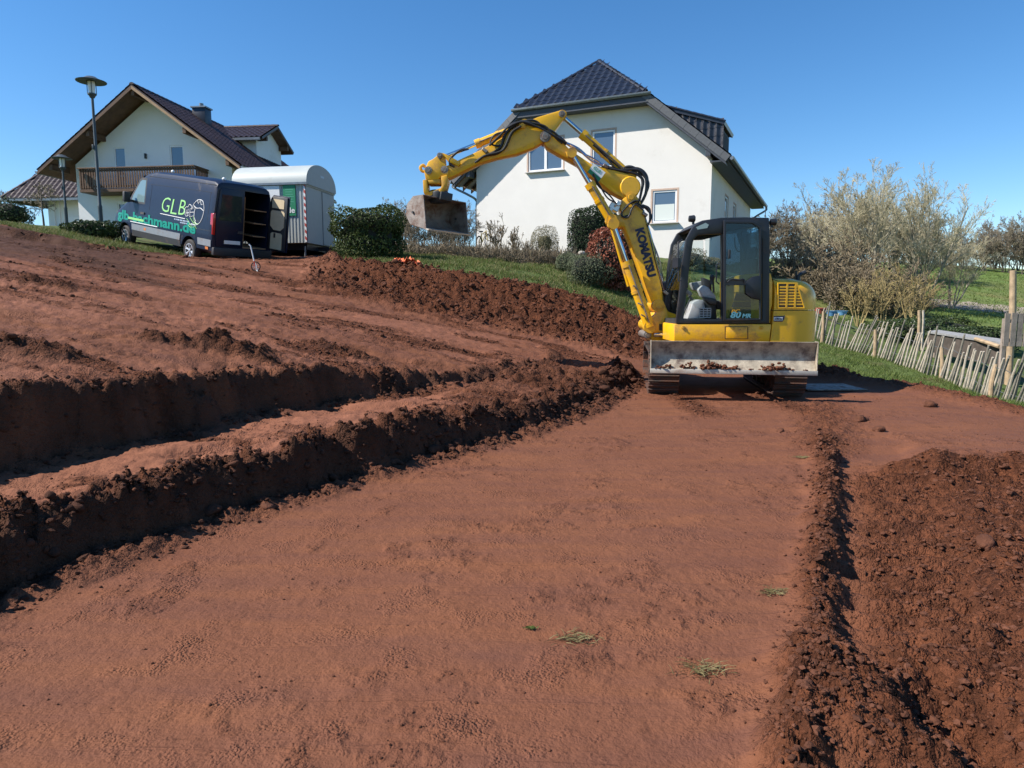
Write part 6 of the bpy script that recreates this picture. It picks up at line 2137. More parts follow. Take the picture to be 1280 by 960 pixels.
fo = empty('picket_fence', (fpts[2][0], fpts[2][1], gz(*fpts[2])), 0, 'leaning fence of pale split stakes wired together along the grass edge on the right', 'fence')
FO = np.array(fo.location)
stk = []
for k in range(6):
    b = MB()
    h = .92 + .05 * k
    b.tube([(0, 0, 0), (random.uniform(-.01, .01), random.uniform(-.01, .01), h * .35), (random.uniform(-.014, .014), random.uniform(-.014, .014), h * .7), (0, 0, h)], .026, 6, r1=.018)
    stk.append(b.mesh('picket', M['picket'] if k < 4 else M['picket_grey'], angle=60))
s = 0.1
tops, mids = [], []
while s < cum[-1] - .1:
    x, y, dx, dy = fpos(s)
    z = gz(x, y)
    lean = .44 + .10 * math.sin(s * .9) + random.uniform(-.12, .12)
    if y > 18.5: lean *= .55
    h = random.uniform(.86, 1.12)
    d = Vector((dx * lean + random.uniform(-.05, .05), dy * lean, 1)).normalized()
    me = stk[random.randrange(6)]
    o = link('picket', me, fo, (x - FO[0], y - FO[1], z - .06 - FO[2]), d.to_track_quat('Z', 'Y').to_euler(), (1, 1, random.uniform(.86, 1.06)))
    tops.append((x + d.x * .72 - FO[0], y + d.y * .72 - FO[1], z + d.z * .68 - FO[2]))
    mids.append((x + d.x * .28 - FO[0], y + d.y * .28 - FO[1], z + d.z * .24 - FO[2]))
    s += random.uniform(.09, .16)
for l in (tops, mids):
    MB().tube(l, .006, 4).build('fence_wire', M['zinc'], fo)
for (px, py, Y, h) in ((1032, 429, 19.3, .88), (1099, 444, 17.2, .72), (1183, 467, 14.7, .66), (1247, 494, 12.5, .68)):
    q = at(px, py, Y)
    b = MB().tube([(0, 0, -.3), (random.uniform(-.03, .03), 0, h * .5), (random.uniform(-.05, .05), random.uniform(-.03, .03), h)], .045, 8, r1=.036)
    b.build('post', M['post'], fo, loc=(q[0] - .12 - FO[0], Y - FO[1], gz(q[0] - .12, Y) - FO[2]))
# two upright stakes and a thick log post behind the fence
for px, p0, p1, Y, r, lab in ((1149, 388, 415, 19.5, .05, 'short brown upright stake standing just behind the fence'), (1154, 388, 415, 19.6, .035, 'thin pale upright stake beside the brown one behind the fence'),
                              (1264, 338, 440, 15.0, .075, 'thick peeled log post standing beside the grey board wall')):
    a, c = at(px, p1, Y), at(px + (2.5 if r > .07 else 0), p0, Y)
    b = MB().tube([(0, 0, gz(a[0], Y) - .2 - a[2]), ((c[0] - a[0]) * .5 + .01, 0, (c[2] - a[2]) * .5), (c[0] - a[0], 0, c[2] - a[2])], r, 10, r1=r * .85)
    o = b.build('wooden_post', M['post'] if px != 1154 else M['picket'], None, loc=a, bevel=.004, bseg=1)
    tag(o, lab, 'post')
# board wall and low lean-to roof behind the fence
q = at(1253, 433, 13.6); q1 = at(1253, 391, 13.6)
bw = empty('board_wall', (q[0], 13.6, q[2]), R(-4), 'grey weathered board wall standing behind the fence at the right edge', 'wooden wall')
for k in range(8):
    hh = q1[2] - q[2] + random.uniform(-.015, .015)
    MB().box((.055 + k * .125, random.uniform(-.004, .004), hh / 2), (.105, .022, hh), (0, random.uniform(-.012, .012), 0)).build('board', M['board'] if 'board' in M else M.setdefault('board', mat('grey_board', (.27, .22, .18), .85, var=.3, vscale=5, bump=.3)), bw, bevel=.003, bseg=1)
for z in (.12, .5):
    MB().box((.5, .032, z), (1.0, .036, .07)).build('rail', M['board'], bw)
for x in (.06, .94):
    MB().box((x, .085, -.1), (.07, .07, 1.3)).build('post', M['board'], bw)
q0, q1_ = at(1160, 414, 18.6), at(1252, 428, 15.2)
lt = empty('lean_to', ((q0[0] + q1_[0]) / 2, 17, q0[2]), 0, 'low lean-to with sloping grey roof sheet behind the fence', 'lean-to')
lo_ = np.array(lt.location)
rs = MB()
a, c = q0 - lo_, q1_ - lo_
slab(rs, (a[0], a[1], a[2]), (c[0], c[1], c[2]), (c[0] + .42, c[1] + .25, c[2] + .03), (a[0] + .42, a[1] + .25, a[2] + .03), .05)
rs.build('roof_sheet', mat('grey_roofing', (.25, .25, .25), .8, var=.25, bump=.3), lt, smooth=False)
for p in (a, c, a + np.array([.3, .2, .03]), c + np.array([.3, .2, .03])):
    MB().box2((p[0] - .04 + .06, p[1] - .04, gz(p[0] + lo_[0], p[1] + lo_[1]) - lo_[2] - .2), (p[0] + .04 + .06, p[1] + .04, p[2] - .052)).build('post', M['board'], lt)
fb = MB()
fb.add([(a[0] + .05, a[1] + .02, a[2] - .06), (c[0] + .05, c[1] + .02, c[2] - .06), (c[0] + .05, c[1] + .02, c[2] - .55), (a[0] + .05, a[1] + .02, a[2] - .55), (a[0] + .08, a[1] + .04, a[2] - .06), (c[0] + .08, c[1] + .04, c[2] - .06), (c[0] + .08, c[1] + .04, c[2] - .55), (a[0] + .08, a[1] + .04, a[2] - .55)], [(0, 1, 2, 3), (7, 6, 5, 4), (0, 4, 5, 1), (1, 5, 6, 2), (2, 6, 7, 3), (3, 7, 4, 0)])
fb.build('front_board', mat('dark_old_board', (.07, .055, .045), .9, var=.4, vscale=5), lt, smooth=False)  # dark panel put in for the shade beneath the roof sheet
pl_ = MB().tube([(a[0] * .35 + c[0] * .65, a[1] * .35 + c[1] * .65 - .12, c[2] + .02), (c[0] - .1, c[1] - .1, c[2] - .09)], .045, 7)
pl_.build('edge_pole', M['post'], lt)
# coloured garden things beyond the fence
for px, py, Y, col, sc_, lab in ((1040, 391, 22, (.10, .25, .45), .36, 'blue plastic tub lying beyond the far end of the fence'), (1025, 388, 22.6, (.5, .10, .07), .4, 'red plastic tub beyond the far end of the fence'), (1053, 390, 21.4, (.14, .32, .52), .3, 'small light blue tub beside the larger blue tub beyond the fence')):
    q = at(px, py, Y)
    o = MB().lathe([(.0, 0), (.36, 0), (.5, .42), (.55, .42), (.55, .46), (.48, .46), (.36, .05), (0, .05)], seg=18).build('plastic_tub', mat('tub_plastic', col, .5), None, loc=(q[0], Y, q[2] - .1))
    o.scale = (sc_, sc_, sc_)
    tag(o, lab, 'tub')
# orange netting left on the heap
q = at(512, 338, 17.9)
V, F = [], []
nx, ny = 22, 8
for j in range(ny):
    for i in range(nx):
        x = q[0] - .35 + .62 * i / (nx - 1) + .04 * math.sin(j * 2.1)
        y = 17.8 + .22 * j / (ny - 1) + .03 * math.sin(i * 1.3)
        V.append((x, y, gz(x, y) + .05 + .07 * abs(math.sin(i * 1.1 + j * .8)) + .03 * math.sin(i * 2.3)))
F = [(j * nx + i, j * nx + i + 1, (j + 1) * nx + i + 1, (j + 1) * nx + i) for j in range(ny - 1) for i in range(nx - 1)]
o = link('safety_netting', np_mesh('safety_netting', V, F, mat('orange_net', (.75, .16, .06), .7, var=.2), True))
sm = o.modifiers.new('thick', 'SOLIDIFY'); sm.thickness = .012
tag(o, 'crumpled orange safety netting lying on top of the soil slope', 'netting')

# ------------------------------------------------------------------ plants
def tubes_np(P, Rr, sides=3):
    """Many polylines at once: P (n,k,3), radii Rr (n,k)."""
    n, k, _ = P.shape
    d = np.gradient(P, axis=1)
    d /= np.linalg.norm(d, axis=2, keepdims=True) + 1e-9
    ref = np.where(np.abs(d[..., 2:3]) < .9, np.array([0, 0, 1.0]), np.array([1.0, 0, 0]))
    u = np.cross(d, ref); u /= np.linalg.norm(u, axis=2, keepdims=True) + 1e-9
    v = np.cross(d, u)
    V = []
    for s in range(sides):
        a = 2 * math.pi * s / sides
        V.append(P + (u * math.cos(a) + v * math.sin(a)) * Rr[..., None])
    V = np.stack(V, 2).reshape(-1, 3)                      # index ((i*k)+j)*sides+s
    i = np.arange(n)[:, None, None]; j = np.arange(k - 1)[None, :, None]; s = np.arange(sides)[None, None, :]
    s2 = (s + 1) % sides
    b0 = (i * k + j) * sides; b1 = (i * k + j + 1) * sides
    F = np.stack([b0 + s, b0 + s2, b1 + s2, b1 + s], -1).reshape(-1, 4)
    return V, F


def grow(seed, stems, height, spread, levels, counts, ratio=.58, r0=.05, up=.35, curl=.18, start=.25, ang=(.4, .95)):
    """Bare branching plant: returns wood (first two orders) and twig polylines."""
    g = np.random.default_rng(seed)
    cur = []
    for k in range(stems):
        a = g.uniform(0, 2 * math.pi)
        t = g.uniform(0, spread)
        d = np.array([math.cos(a) * t, math.sin(a) * t, 1.0]); d /= np.linalg.norm(d)
        cur.append((np.array([math.cos(a), math.sin(a), 0]) * g.uniform(0, .12 * height * spread), d, height * g.uniform(.72, 1.0), r0 * g.uniform(.6, 1)))
    out = []
    for lv in range(levels):
        K = 5 if lv == 0 else 4 if lv < levels - 1 else 3
        polys, rads, nxt = [], [], []
        for (p, d, L, r) in cur:
            pts = [p]; dd = d.copy(); ds = [d]
            for j in range(K - 1):
                dd = dd + g.normal(size=3) * curl * (1.0 if lv else .55) + np.array([0, 0, up * (.25 if lv == 0 else .45)])
                dd /= np.linalg.norm(dd)
                pts.append(pts[-1] + dd * L / (K - 1)); ds.append(dd.copy())
            polys.append(pts); rads.append(np.linspace(r, r * (.35 if lv < levels - 1 else .4), K))
            if lv < levels - 1:
                for c in range(counts[lv]):
                    f = g.uniform(start if lv == 0 else .15, 1.0)
                    q = f * (K - 1); i0 = min(int(q), K - 2); fr = q - i0
                    pos = pts[i0] * (1 - fr) + pts[i0 + 1] * fr
                    ax = ds[i0 + 1]
                    e = np.cross(ax, g.normal(size=3)); e /= np.linalg.norm(e) + 1e-9
                    th = g.uniform(*ang)
                    nd = ax * math.cos(th) + e * math.sin(th)
                    nl = L * ratio * g.uniform(.6, 1.1) * (1 - .35 * f)
                    nxt.append((pos, nd, nl, max(.0045, r * (1 - .6 * f) * .52)))
        out.append((np.array(polys), np.array(rads)))
        cur = nxt
    return out


def bare_plant_meshes(name, wood_m, twig_m, twig_min=0.006, **kw):
    lv = grow(**kw)
    def pack(ls, sides):
        Vs, Fs, o = [], [], 0
        for P, Rr in ls:
            V, F = tubes_np(P, np.maximum(Rr, twig_min), sides)
            Vs.append(V); Fs.append(F + o); o += len(V)
        return np.concatenate(Vs), np.concatenate(Fs)
    V, F = pack(lv[:2], 5)
    a = np_mesh('trunk', V, F, wood_m, True)
    V, F = pack(lv[2:], 3)
    c = np_mesh('crown', V, F, twig_m, True)
    return a, c


def plant(name, meshes, x, y, label, cat, group=None, s=1.0, rz=None, z=None, parts=('trunk', 'crown'), sz=None):
    o = empty(name, (x, y, (gz(x, y) if z is None else z) - .04), random.uniform(0, 6.28) if rz is None else rz, label, cat, group)
    for nm, me in zip(parts, meshes):
        tag(link(nm, me, o), kind='stuff' if nm == 'crown' else None)
    o.scale = (s, s, sz or s)
    return o


def leaves_np(C, N, size, jitter=.6, aspect=.55, seed=0):
    """Rhombic leaves at C facing roughly N."""
    g = np.random.default_rng(seed)
    n = len(C)
    N = N + g.normal(size=(n, 3)) * jitter
    N /= np.linalg.norm(N, axis=1, keepdims=True) + 1e-9
    t = np.cross(N, g.normal(size=(n, 3))); t /= np.linalg.norm(t, axis=1, keepdims=True) + 1e-9
    s = np.cross(N, t)
    L = size * g.uniform(.6, 1.25, (n, 1))
    b = N * L * .18
    V = np.stack([C - t * L * .5, C + s * L * .5 * aspect + b, C + t * L * .5, C - s * L * .5 * aspect + b], 1).reshape(-1, 3)
    i = np.arange(n)[:, None] * 4
    return V, np.concatenate([i, i + 1, i + 2, i + 3], 1)


def leafy_shape(n, dims, seed, boxy=2.0, size=.07, clump=.25, depth=.30, base=0.0):
    """Leaves spread through the outer part of a (super)ellipsoid with clumps and hollows, standing on z=0."""
    g = np.random.default_rng(seed)
    d = g.normal(size=(n, 3)); d /= np.linalg.norm(d, axis=1, keepdims=True)
    rad = (np.abs(d) ** boxy).sum(1) ** (-1 / boxy)
    cl = g.normal(size=(70, 3)); cl /= np.linalg.norm(cl, axis=1, keepdims=True)
    ca = g.uniform(-1, 1, 70)
    dots = d @ cl.T
    bump = (np.exp(-((1 - dots) / .035)) * ca).sum(1)
    rr = rad * (1 + clump * np.clip(bump, -1, 1)) * (1 - depth * g.uniform(size=n) ** 2.2)
    P = d * rr[:, None] * np.array(dims) / 2
    P[:, 2] += dims[2] / 2 + base
    ok = P[:, 2] > 0.02
    return leaves_np(P[ok], d[ok] + np.array([0, 0, .25]), size, seed=seed + 1)


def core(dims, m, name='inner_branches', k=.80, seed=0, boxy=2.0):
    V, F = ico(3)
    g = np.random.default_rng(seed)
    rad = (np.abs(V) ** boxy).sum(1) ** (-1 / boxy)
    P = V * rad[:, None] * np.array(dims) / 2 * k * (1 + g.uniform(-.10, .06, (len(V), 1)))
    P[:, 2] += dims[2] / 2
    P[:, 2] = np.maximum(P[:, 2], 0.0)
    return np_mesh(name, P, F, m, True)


M['bark_pale'] = mat('pale_bark', (0.30, 0.27, 0.20), 0.9, var=.35, vscale=3, bump=.4)
M['twig_pale'] = leaf_mat('pale_twigs', (0.36, 0.325, 0.21), (0.58, 0.52, 0.36), .8, 0)
M['twig_brown'] = leaf_mat('brown_twigs', (0.145, 0.115, 0.078), (0.28, 0.22, 0.14), .85, 0)
M['twig_dark'] = leaf_mat('dark_twigs', (0.17, 0.145, 0.105), (0.31, 0.26, 0.19), .85, 0)
M['twig_yellow'] = leaf_mat('yellow_twigs', (0.26, 0.20, 0.09), (0.36, 0.28, 0.13), .85, 0)
M['bark_dark'] = mat('dark_bark', (0.11, 0.09, 0.07), 0.9, var=.35, vscale=4, bump=.4)
M['leaf_hedge'] = leaf_mat('hedge_leaves', (0.030, 0.046, 0.012), (0.085, 0.118, 0.030), .55, .2)
M['leaf_yew'] = leaf_mat('conifer_sprays', (0.012, 0.026, 0.010), (0.034, 0.062, 0.020), .6, .1)
M['leaf_red'] = leaf_mat('copper_leaves', (0.10, 0.022, 0.012), (0.36, 0.13, 0.075), .4, .15)
M['leaf_grey'] = leaf_mat('grey_green_leaves', (0.085, 0.105, 0.055), (0.17, 0.19, 0.11), .7, .15)
M['leaf_olive'] = leaf_mat('olive_leaves', (0.13, 0.12, 0.06), (0.26, 0.235, 0.14), .7, .15)
M['leaf_ivy'] = leaf_mat('dark_evergreen_leaves', (0.022, 0.040, 0.014), (0.07, 0.10, 0.035), .4, .15)
M['leaf_dry'] = leaf_mat('dry_leaves', (0.15, 0.095, 0.05), (0.30, 0.20, 0.11), .8, .2)
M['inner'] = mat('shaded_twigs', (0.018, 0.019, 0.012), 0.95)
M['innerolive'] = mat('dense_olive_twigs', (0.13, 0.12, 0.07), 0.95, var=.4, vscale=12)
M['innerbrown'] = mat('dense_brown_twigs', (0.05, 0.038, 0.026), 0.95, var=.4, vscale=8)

wil = [bare_plant_meshes('willow', M['bark_pale'], M['twig_pale'], .005, seed=s, stems=st, height=h, spread=.42, levels=5, counts=(10, 7, 6, 4), r0=.075, ratio=.56, up=.16, curl=.13, start=.22, ang=(.3, .75)) for s, st, h in ((3, 5, 5.0), (9, 6, 4.8))]
sh = [bare_plant_meshes('bush', M['bark_dark'], M['twig_dark'], .007, seed=s, stems=9, height=2.6, spread=.8, levels=5, counts=(8, 6, 5, 3), r0=.035, ratio=.58, up=.14, curl=.16, start=.12) for s in (21, 22)]
br = [bare_plant_meshes('thicket', M['twig_brown'], M['twig_brown'], .008, seed=s, stems=22, height=1.5, spread=1.1, levels=4, counts=(7, 5, 3), r0=.018, ratio=.5, up=.12, curl=.3, start=.1) for s in (31, 32)]
yl = [bare_plant_meshes('sapling', M['twig_yellow'], M['twig_yellow'], .007, seed=41, stems=6, height=1.9, spread=.55, levels=4, counts=(8, 5, 4), r0=.028, ratio=.5, up=.35)]
sm_ = [bare_plant_meshes('shrub', M['twig_brown'], M['twig_brown'], .006, seed=s, stems=10, height=1.1, spread=.5, levels=4, counts=(6, 5, 3), r0=.02, ratio=.48, up=.4, start=.2) for s in (51, 52)]

G = 'bare trees rising behind the bramble thicket'
for px, py, Y, i, s, sz, lab in ((1085, 385, 28.5, 0, 1.0, .95, 'tall bare tree with pale twigs, left one of the two highest crowns behind the fence'),
                          (1152, 385, 29.5, 1, .95, .93, 'tall bare tree with pale twigs, right one of the two highest crowns behind the fence'),
                          (1044, 380, 30.5, 1, .85, .84, 'mid-height bare tree with pale twigs left of the two highest crowns'),
                          (1128, 382, 31.0, 0, .85, .88, 'bare tree filling the gap between the two highest pale crowns'),
                          (1188, 388, 31.0, 0, .66, .62, 'low bare tree with pale twigs leaning out over the meadow')):
    q = at(px, py, Y)
    plant('bare_tree', wil[i], q[0], Y, lab, 'tree', G, s, sz=sz)
# saplings and thicket in front of them
for k, (px, Y, s, lab) in enumerate(((1010, 26.5, 1.25, 'brown bramble thicket directly right of the excavator hood'), (1046, 25, 1.3, 'brown bramble thicket behind the far end of the fence'),
                                (1084, 25.5, 1.35, 'brown bramble thicket at the foot of the left tall tree'), (1120, 25, 1.2, 'brown bramble thicket at the foot of the gap between the tall trees'), (985, 27.5, 1.2, 'brown bramble thicket behind the excavator cab'),
                                (1150, 26, 1.0, 'low brown bramble thicket at the foot of the right tall tree'), (1066, 27, 1.45, 'tall brown bramble thicket between the other thickets and the left tall tree'), (1030, 28, 1.45, 'tall brown bramble thicket below the mid-height bare tree'))):
    q = at(px, 385, Y)
    plant('bramble_thicket', br[k % 2], q[0], Y, lab, 'bramble', 'bramble thickets behind the fence', s)
for k, (px, Y, s, lab) in enumerate(((1105, 22, .95, 'loose yellow-twigged sapling behind the middle of the fence'), (1140, 23, 1.05, 'loose yellow-twigged sapling at the meadow edge'), (1075, 22.5, .9, 'loose yellow-twigged sapling in front of the brambles'))):
    q = at(px, 400, Y)
    plant('sapling', yl[0], q[0], Y, lab, 'sapling', 'yellow-twigged saplings behind the fence', s)
# hedgerow far right and far middle
for k, (px, Y, s, lab) in enumerate(((1198, 58, 1.05, 'dark bare bush at the left end of the far meadow hedge'), (1228, 57, 1.15, 'second dark bare bush from the left in the far meadow hedge'), (1256, 56, 1.3, 'tall dark bare bush third in the far meadow hedge'), (1284, 55, 1.45, 'tall dark bare bush at the right picture edge in the far meadow hedge'), (1318, 54, 1.45, 'dark bare bush of the far meadow hedge just outside the right edge'), (1242, 60, 1.4, 'dark bare bush standing in the second row of the far meadow hedge'), (1272, 60, 1.5, 'tall dark bare bush behind the others at the right of the far meadow hedge'), (1180, 60, 1.1, 'small dark bare bush behind the right tall tree'))):
    q = at(px, 345, Y)
    plant('hedge_bush', sh[k % 2], q[0], Y, lab, 'bush', 'bushes of the far hedge beyond the meadow', s)
for k, (px, Y, s, lab) in enumerate(((958, 44, 1.15, 'bare bush on the rise directly behind the excavator cab'), (985, 43, 1.3, 'bare bush on the rise right of the cab'), (1012, 42, 1.3, 'bare bush on the rise between cab and pale trees'), (1040, 44, 1.5, 'bare bush on the rise behind the mid-height pale tree'), (1075, 44, 1.6, 'bare bush on the rise behind the left tall tree'), (1112, 45, 1.5, 'bare bush on the rise behind the gap of the pale trees'), (1150, 46, 1.5, 'bare bush on the rise behind the right tall tree'))):
    q = at(px, 340, Y)
    plant('hedge_bush', sh[(k + 1) % 2], q[0], Y, lab, 'bush', 'bushes on the rise behind the pale trees', s)


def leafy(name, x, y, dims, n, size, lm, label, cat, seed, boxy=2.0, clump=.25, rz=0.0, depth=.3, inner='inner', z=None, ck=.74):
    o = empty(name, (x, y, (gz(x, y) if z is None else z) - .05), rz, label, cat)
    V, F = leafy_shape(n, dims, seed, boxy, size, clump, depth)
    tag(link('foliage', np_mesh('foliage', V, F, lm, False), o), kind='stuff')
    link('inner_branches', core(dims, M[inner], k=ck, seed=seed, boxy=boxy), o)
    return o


q = at(459, 314, 20.6)
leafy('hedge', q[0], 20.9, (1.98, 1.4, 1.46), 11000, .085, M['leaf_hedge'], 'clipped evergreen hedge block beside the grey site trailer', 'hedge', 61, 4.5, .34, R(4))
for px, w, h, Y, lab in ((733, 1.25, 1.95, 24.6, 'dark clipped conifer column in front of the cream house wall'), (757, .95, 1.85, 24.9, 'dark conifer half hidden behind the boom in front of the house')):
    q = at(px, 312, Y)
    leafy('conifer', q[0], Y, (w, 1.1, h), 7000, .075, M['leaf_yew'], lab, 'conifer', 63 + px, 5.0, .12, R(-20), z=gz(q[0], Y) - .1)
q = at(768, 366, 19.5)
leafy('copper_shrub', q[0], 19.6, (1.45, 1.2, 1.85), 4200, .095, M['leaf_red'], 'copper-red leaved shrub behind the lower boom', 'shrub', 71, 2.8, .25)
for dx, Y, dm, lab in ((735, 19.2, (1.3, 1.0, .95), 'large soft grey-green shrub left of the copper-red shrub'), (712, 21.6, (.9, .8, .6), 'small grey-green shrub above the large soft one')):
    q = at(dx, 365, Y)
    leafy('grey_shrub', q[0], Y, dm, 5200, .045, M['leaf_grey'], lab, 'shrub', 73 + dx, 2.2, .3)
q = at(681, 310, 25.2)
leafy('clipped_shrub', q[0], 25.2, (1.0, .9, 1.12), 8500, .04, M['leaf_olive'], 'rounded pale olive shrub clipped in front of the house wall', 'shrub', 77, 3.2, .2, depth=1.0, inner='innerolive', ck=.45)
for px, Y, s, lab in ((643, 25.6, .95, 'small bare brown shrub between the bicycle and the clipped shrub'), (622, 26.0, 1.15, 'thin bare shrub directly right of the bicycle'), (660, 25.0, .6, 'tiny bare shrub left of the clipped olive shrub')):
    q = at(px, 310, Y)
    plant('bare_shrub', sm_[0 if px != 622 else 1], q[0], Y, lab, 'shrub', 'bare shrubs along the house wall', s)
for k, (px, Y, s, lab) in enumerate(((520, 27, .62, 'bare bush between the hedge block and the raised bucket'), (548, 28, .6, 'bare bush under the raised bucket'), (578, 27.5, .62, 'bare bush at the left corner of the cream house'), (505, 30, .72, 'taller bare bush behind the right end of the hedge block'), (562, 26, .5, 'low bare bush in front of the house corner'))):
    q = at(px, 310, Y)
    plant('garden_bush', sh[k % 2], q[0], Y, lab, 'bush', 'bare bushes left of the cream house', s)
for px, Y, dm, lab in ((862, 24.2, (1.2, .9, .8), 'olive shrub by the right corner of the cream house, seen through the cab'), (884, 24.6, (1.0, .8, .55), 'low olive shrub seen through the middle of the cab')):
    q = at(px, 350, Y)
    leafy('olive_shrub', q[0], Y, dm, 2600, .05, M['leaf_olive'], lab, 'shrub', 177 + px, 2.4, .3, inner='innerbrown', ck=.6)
# low brown ground cover along the top of the lawn
def ground_cover(name, spots, lab, mt, n, h, seed):
    g = np.random.default_rng(seed)
    P = []
    for (x, y, rx, ry) in spots:
        a = g.uniform(0, 2 * math.pi, n); r = np.sqrt(g.uniform(size=n))
        P.append(np.c_[x + rx * r * np.cos(a), y + ry * r * np.sin(a)])
    P = np.concatenate(P)
    z = land(P[:, 0], P[:, 1])[0]
    k = len(P)
    d = np.c_[g.normal(size=(k, 2)) * .55, np.abs(g.normal(size=k)) * .5 + .5]
    L = h * g.uniform(.4, 1.1, k)
    d = d / np.linalg.norm(d, axis=1, keepdims=True)
    p0 = np.c_[P, z - .02]
    p1 = p0 + d * (L * .55)[:, None]
    p2 = p1 + (d + g.normal(size=(k, 3)) * .45) * (L * .45)[:, None]
    V, F = tubes_np(np.stack([p0, p1, p2], 1), np.tile([.010, .008, .006], (k, 1)), 3)
    return tag(link(name, np_mesh(name, V, F, mt, False)), lab, 'ground cover', kind='stuff')
ground_cover('brown_ground_cover', [(-2.6, 23.6, 1.8, .9), (-1.0, 23.4, 1.5, .8), (.4, 23.2, 1.5, .8), (1.6, 23.2, 1.2, .7), (2.3, 23.0, .9, .6), (-4.0, 24.2, 1.2, .8)], 'low brown twiggy ground cover along the top of the lawn', M['twig_brown'], 1600, .46, 91)
# stones in the rockery by the copper shrub
for k, (px, py, Y, r, lab) in enumerate(((718, 322, 22.6, .17, 'pale rockery stone below the dark conifers'), (706, 318, 23.0, .13, 'small pale rockery stone left of the largest one'), (727, 317, 22.9, .14, 'pale rockery stone nearest the copper-red shrub'))):
    q = at(px, py, Y)
    V, F = lumps(np.array([[0, 0, 0]]), np.array([r]), 3, .10, .7)
    o = link('rockery_stone', np_mesh('rockery_stone', V, F, mat('pale_stone', (.36, .33, .28), .85, var=.25, bump=.4), True), None, (q[0], Y, q[2]))
    tag(o, lab, 'stone')
# dark evergreens behind the fence, under the lamp and at the left edge
for px, Y, dm, seed, lab in ((1165, 21.0, (3.0, 1.4, .85), 81, 'low dark evergreen hedge behind the fence by the lean-to'), (1215, 20.0, (2.4, 1.4, .75), 82, 'low dark evergreen hedge behind the board wall'),):
    q = at(px, 425, Y)
    leafy('evergreen_hedge', q[0], Y, dm, 5000, .09, M['leaf_ivy'], lab, 'hedge', seed, 2.6, .3)
q = at(112, 288, 22.8)
leafy('evergreen_shrub', q[0], 23.0, (1.75, 1.1, .62), 2600, .11, M['leaf_ivy'], 'low dark evergreen shrub at the foot of the taller street lamp', 'shrub', 83, 2.2, .25)
q = at(8, 280, 33)
leafy('dark_bush', q[0], 33, (2.4, 2.0, 1.3), 3000, .10, M['leaf_ivy'], 'dark bush at the left edge beside the garage', 'bush', 84, 2.2, .35)
lt_me = bare_plant_meshes('young_tree', M['bark_dark'], M['twig_dark'], .009, seed=95, stems=1, height=1.75, spread=.15, levels=4, counts=(13, 7, 5), r0=.06, ratio=.62, up=.02, start=.45, ang=(.7, 1.35))
q = at(55, 284, 30)
plant('young_tree', lt_me, q[0], 30, 'small bare spreading tree in front of the white garage', 'tree', s=1.05)
q = at(-4, 280, 42)
plant('young_tree', sh[0], q[0], 42, 'bare bush seen behind the garage at the left edge', 'bush', s=.9)


# ------------------------------------------------------------------ grass blades
def blades(name, n, sampler, h, w, mt, seed, lab=None):
    g = np.random.default_rng(seed)
    x, y = sampler(g, n)
    ok = is_grass(x, y)
    x, y = x[ok], y[ok]
    z = land(x, y)[0]
    k = len(x)
    pat = np.clip(.75 + .6 * fbm(x * 1.3, y * 1.3, 3, .5, 5), .3, 1.5)
    H = h * pat * g.uniform(.5, 1.2, k)
    a = g.uniform(0, 2 * math.pi, k)
    s = np.c_[np.cos(a), np.sin(a), np.zeros(k)] * (w * g.uniform(.6, 1.3, k))[:, None]
    b = np.c_[g.normal(size=(k, 2)) * .55, np.ones(k)] * H[:, None]
    p = np.c_[x, y, z - .01]
    V = np.stack([p - s, p + s, p + b], 1).reshape(-1, 3)
    F = np.arange(3 * k).reshape(-1, 3)
    return tag(link(name, np_mesh(name, V, F, mt, False)), lab, 'grass' if lab else None, kind='stuff')


M['blade'] = leaf_mat('grass_blades', (0.060, 0.105, 0.016), (0.155, 0.190, 0.050), .6, .3)
M['blade_dry'] = leaf_mat('dry_grass_blades', (0.19, 0.16, 0.07), (0.30, 0.25, 0.12), .7, .3)


def samp_right(g, n):
    y = 8 + 14 * g.uniform(size=n) ** 1.4
    return LAWNX(y) - .35 + g.uniform(size=n) ** 1.3 * 5.5, y


def samp_house(g, n):
    x = g.uniform(-6.2, 6.2, n)
    return x, CREST(x) - .3 + g.uniform(size=n) * (25.5 - CREST(x))


def samp_left(g, n):
    x = g.uniform(-21, -9.4, n)
    return x, np.interp(x, [-40, -16, -11.5, -9.9, -9.3], [20.3, 20.3, 19.8, 21.2, 24]) + g.uniform(size=n) ** 1.6 * 3.5


def samp_mead(g, n):
    return g.uniform(9, 40, n), g.uniform(23, 60, n)


blades('right_grass', 75000, samp_right, .10, .008, M['blade'], 1, 'short green grass on the strip between the red soil and the fence')
blades('bank_grass', 75000, samp_house, .12, .010, M['blade'], 2, 'rough green grass of the lawn below the cream house')
blades('verge_grass', 22000, samp_left, .12, .010, M['blade'], 3, 'thin grass along the road verge at upper left')
blades('dry_grass', 16000, samp_house, .15, .009, M['blade_dry'], 4, 'dry straw-coloured grass mixed into the lawn below the house')
blades('dry_verge_grass', 9000, samp_left, .14, .010, M['blade_dry'], 6, 'dry straw-coloured grass on the road verge at upper left')
blades('meadow_grass', 60000, samp_mead, .13, .02, M['blade'], 7, 'green grass of the meadow beyond the fence')
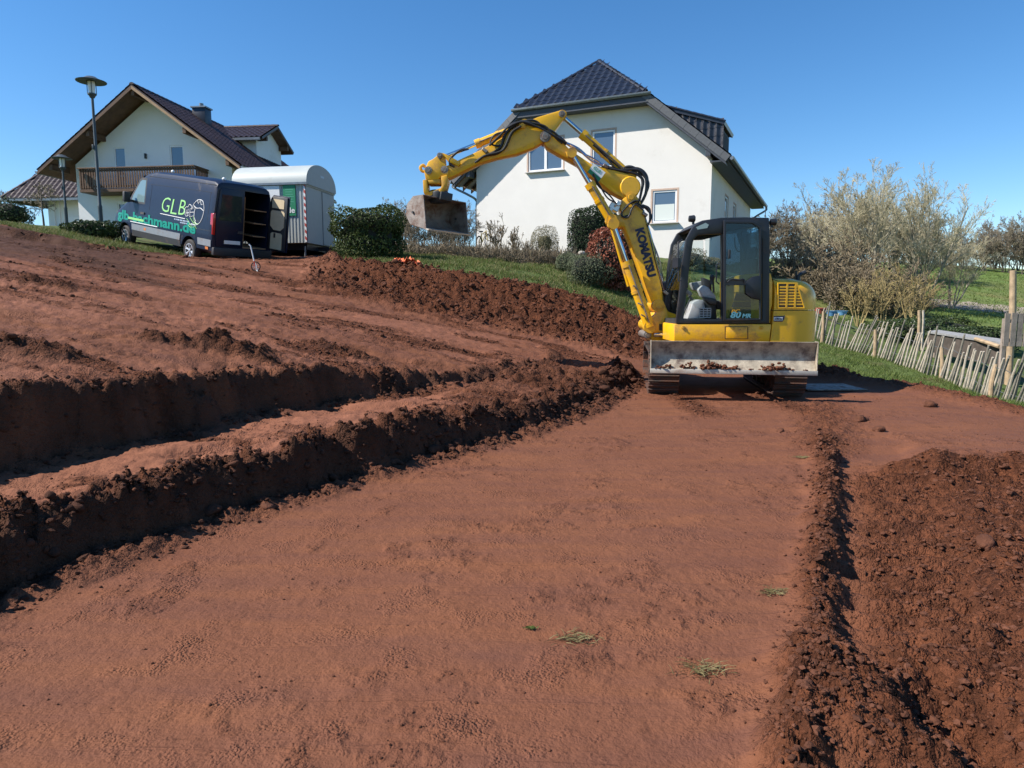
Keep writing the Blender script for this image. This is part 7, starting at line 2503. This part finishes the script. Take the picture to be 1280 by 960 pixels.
# withered tufts lying on the pad
for k, (px, py, s, lab) in enumerate(((722, 799, .075, 'withered green grass tuft lying on the pad, nearer the middle'), (880, 839, .085, 'withered straw-coloured grass tuft lying on the pad near the ridge'), (664, 786, .018, 'tiny green weed left of the middle grass tuft'), (1003, 574, .07, 'small straw tuft at the far start of the crumbly ridge'), (968, 742, .06, 'thin scatter of dry grass at the edge of the ridge'), (905, 800, .0, ''))):
    if not lab: continue
    d = (1.4) / -(ray(px, py)[2] / ray(px, py)[1])
    q = at(px, py, d)
    g = np.random.default_rng(200 + k)
    n = 90
    a = g.uniform(0, 2 * math.pi, n)
    p0 = np.c_[g.normal(size=(n, 2)) * s * np.array([.55, .3]), np.full(n, .004)]
    dv = np.c_[np.cos(a), np.sin(a) * .6, g.uniform(.05, .5, n)]
    L = s * g.uniform(.3, .9, n)
    p1 = p0 + dv * (L * .5)[:, None]; p2 = p1 + (dv - np.array([0, 0, .35])) * (L * .5)[:, None]
    V, F = tubes_np(np.stack([p0, p1, p2], 1), np.tile([.0016, .0014, .0007], (n, 1)), 3)
    o = link('grass_tuft', np_mesh('grass_tuft', V, F, M['blade_dry'] if k != 2 else M['blade']), None, (q[0], q[1], gz(q[0], q[1]) + .004))
    tag(o, lab, 'grass tuft')
# single lumps that stand out
for k, (px, py, r, lab) in enumerate(((1232, 683, .05, 'large dark soil lump alone in the loose soil at right'), (1162, 507, .09, 'flat dark soil lump on the smooth clay by the lawn'), (1075, 527, .085, 'soil lump at the left edge of the smooth clay patch'), (1098, 540, .06, 'small soil lump on the smooth clay patch'), (975, 540, .04, 'small soil lump on the pad in front of the blade'), (335, 640, .045, 'soil lump broken off at the foot of the near bank'))):
    d = 1.4 / -(ray(px, py)[2] / ray(px, py)[1])
    q = at(px, py, d)
    V, F = lumps(np.array([[0, 0, 0], [r * .7, .03, -.01], [-r * .6, -.04, -.015]]), np.array([r, r * .6, r * .5]), 3, .12, .65)
    o = link('soil_lump', np_mesh('soil_lump', V, F, M['clod'], True), None, (q[0], q[1], gz(q[0], q[1]) + r * .3))
    tag(o, lab, 'soil lump')
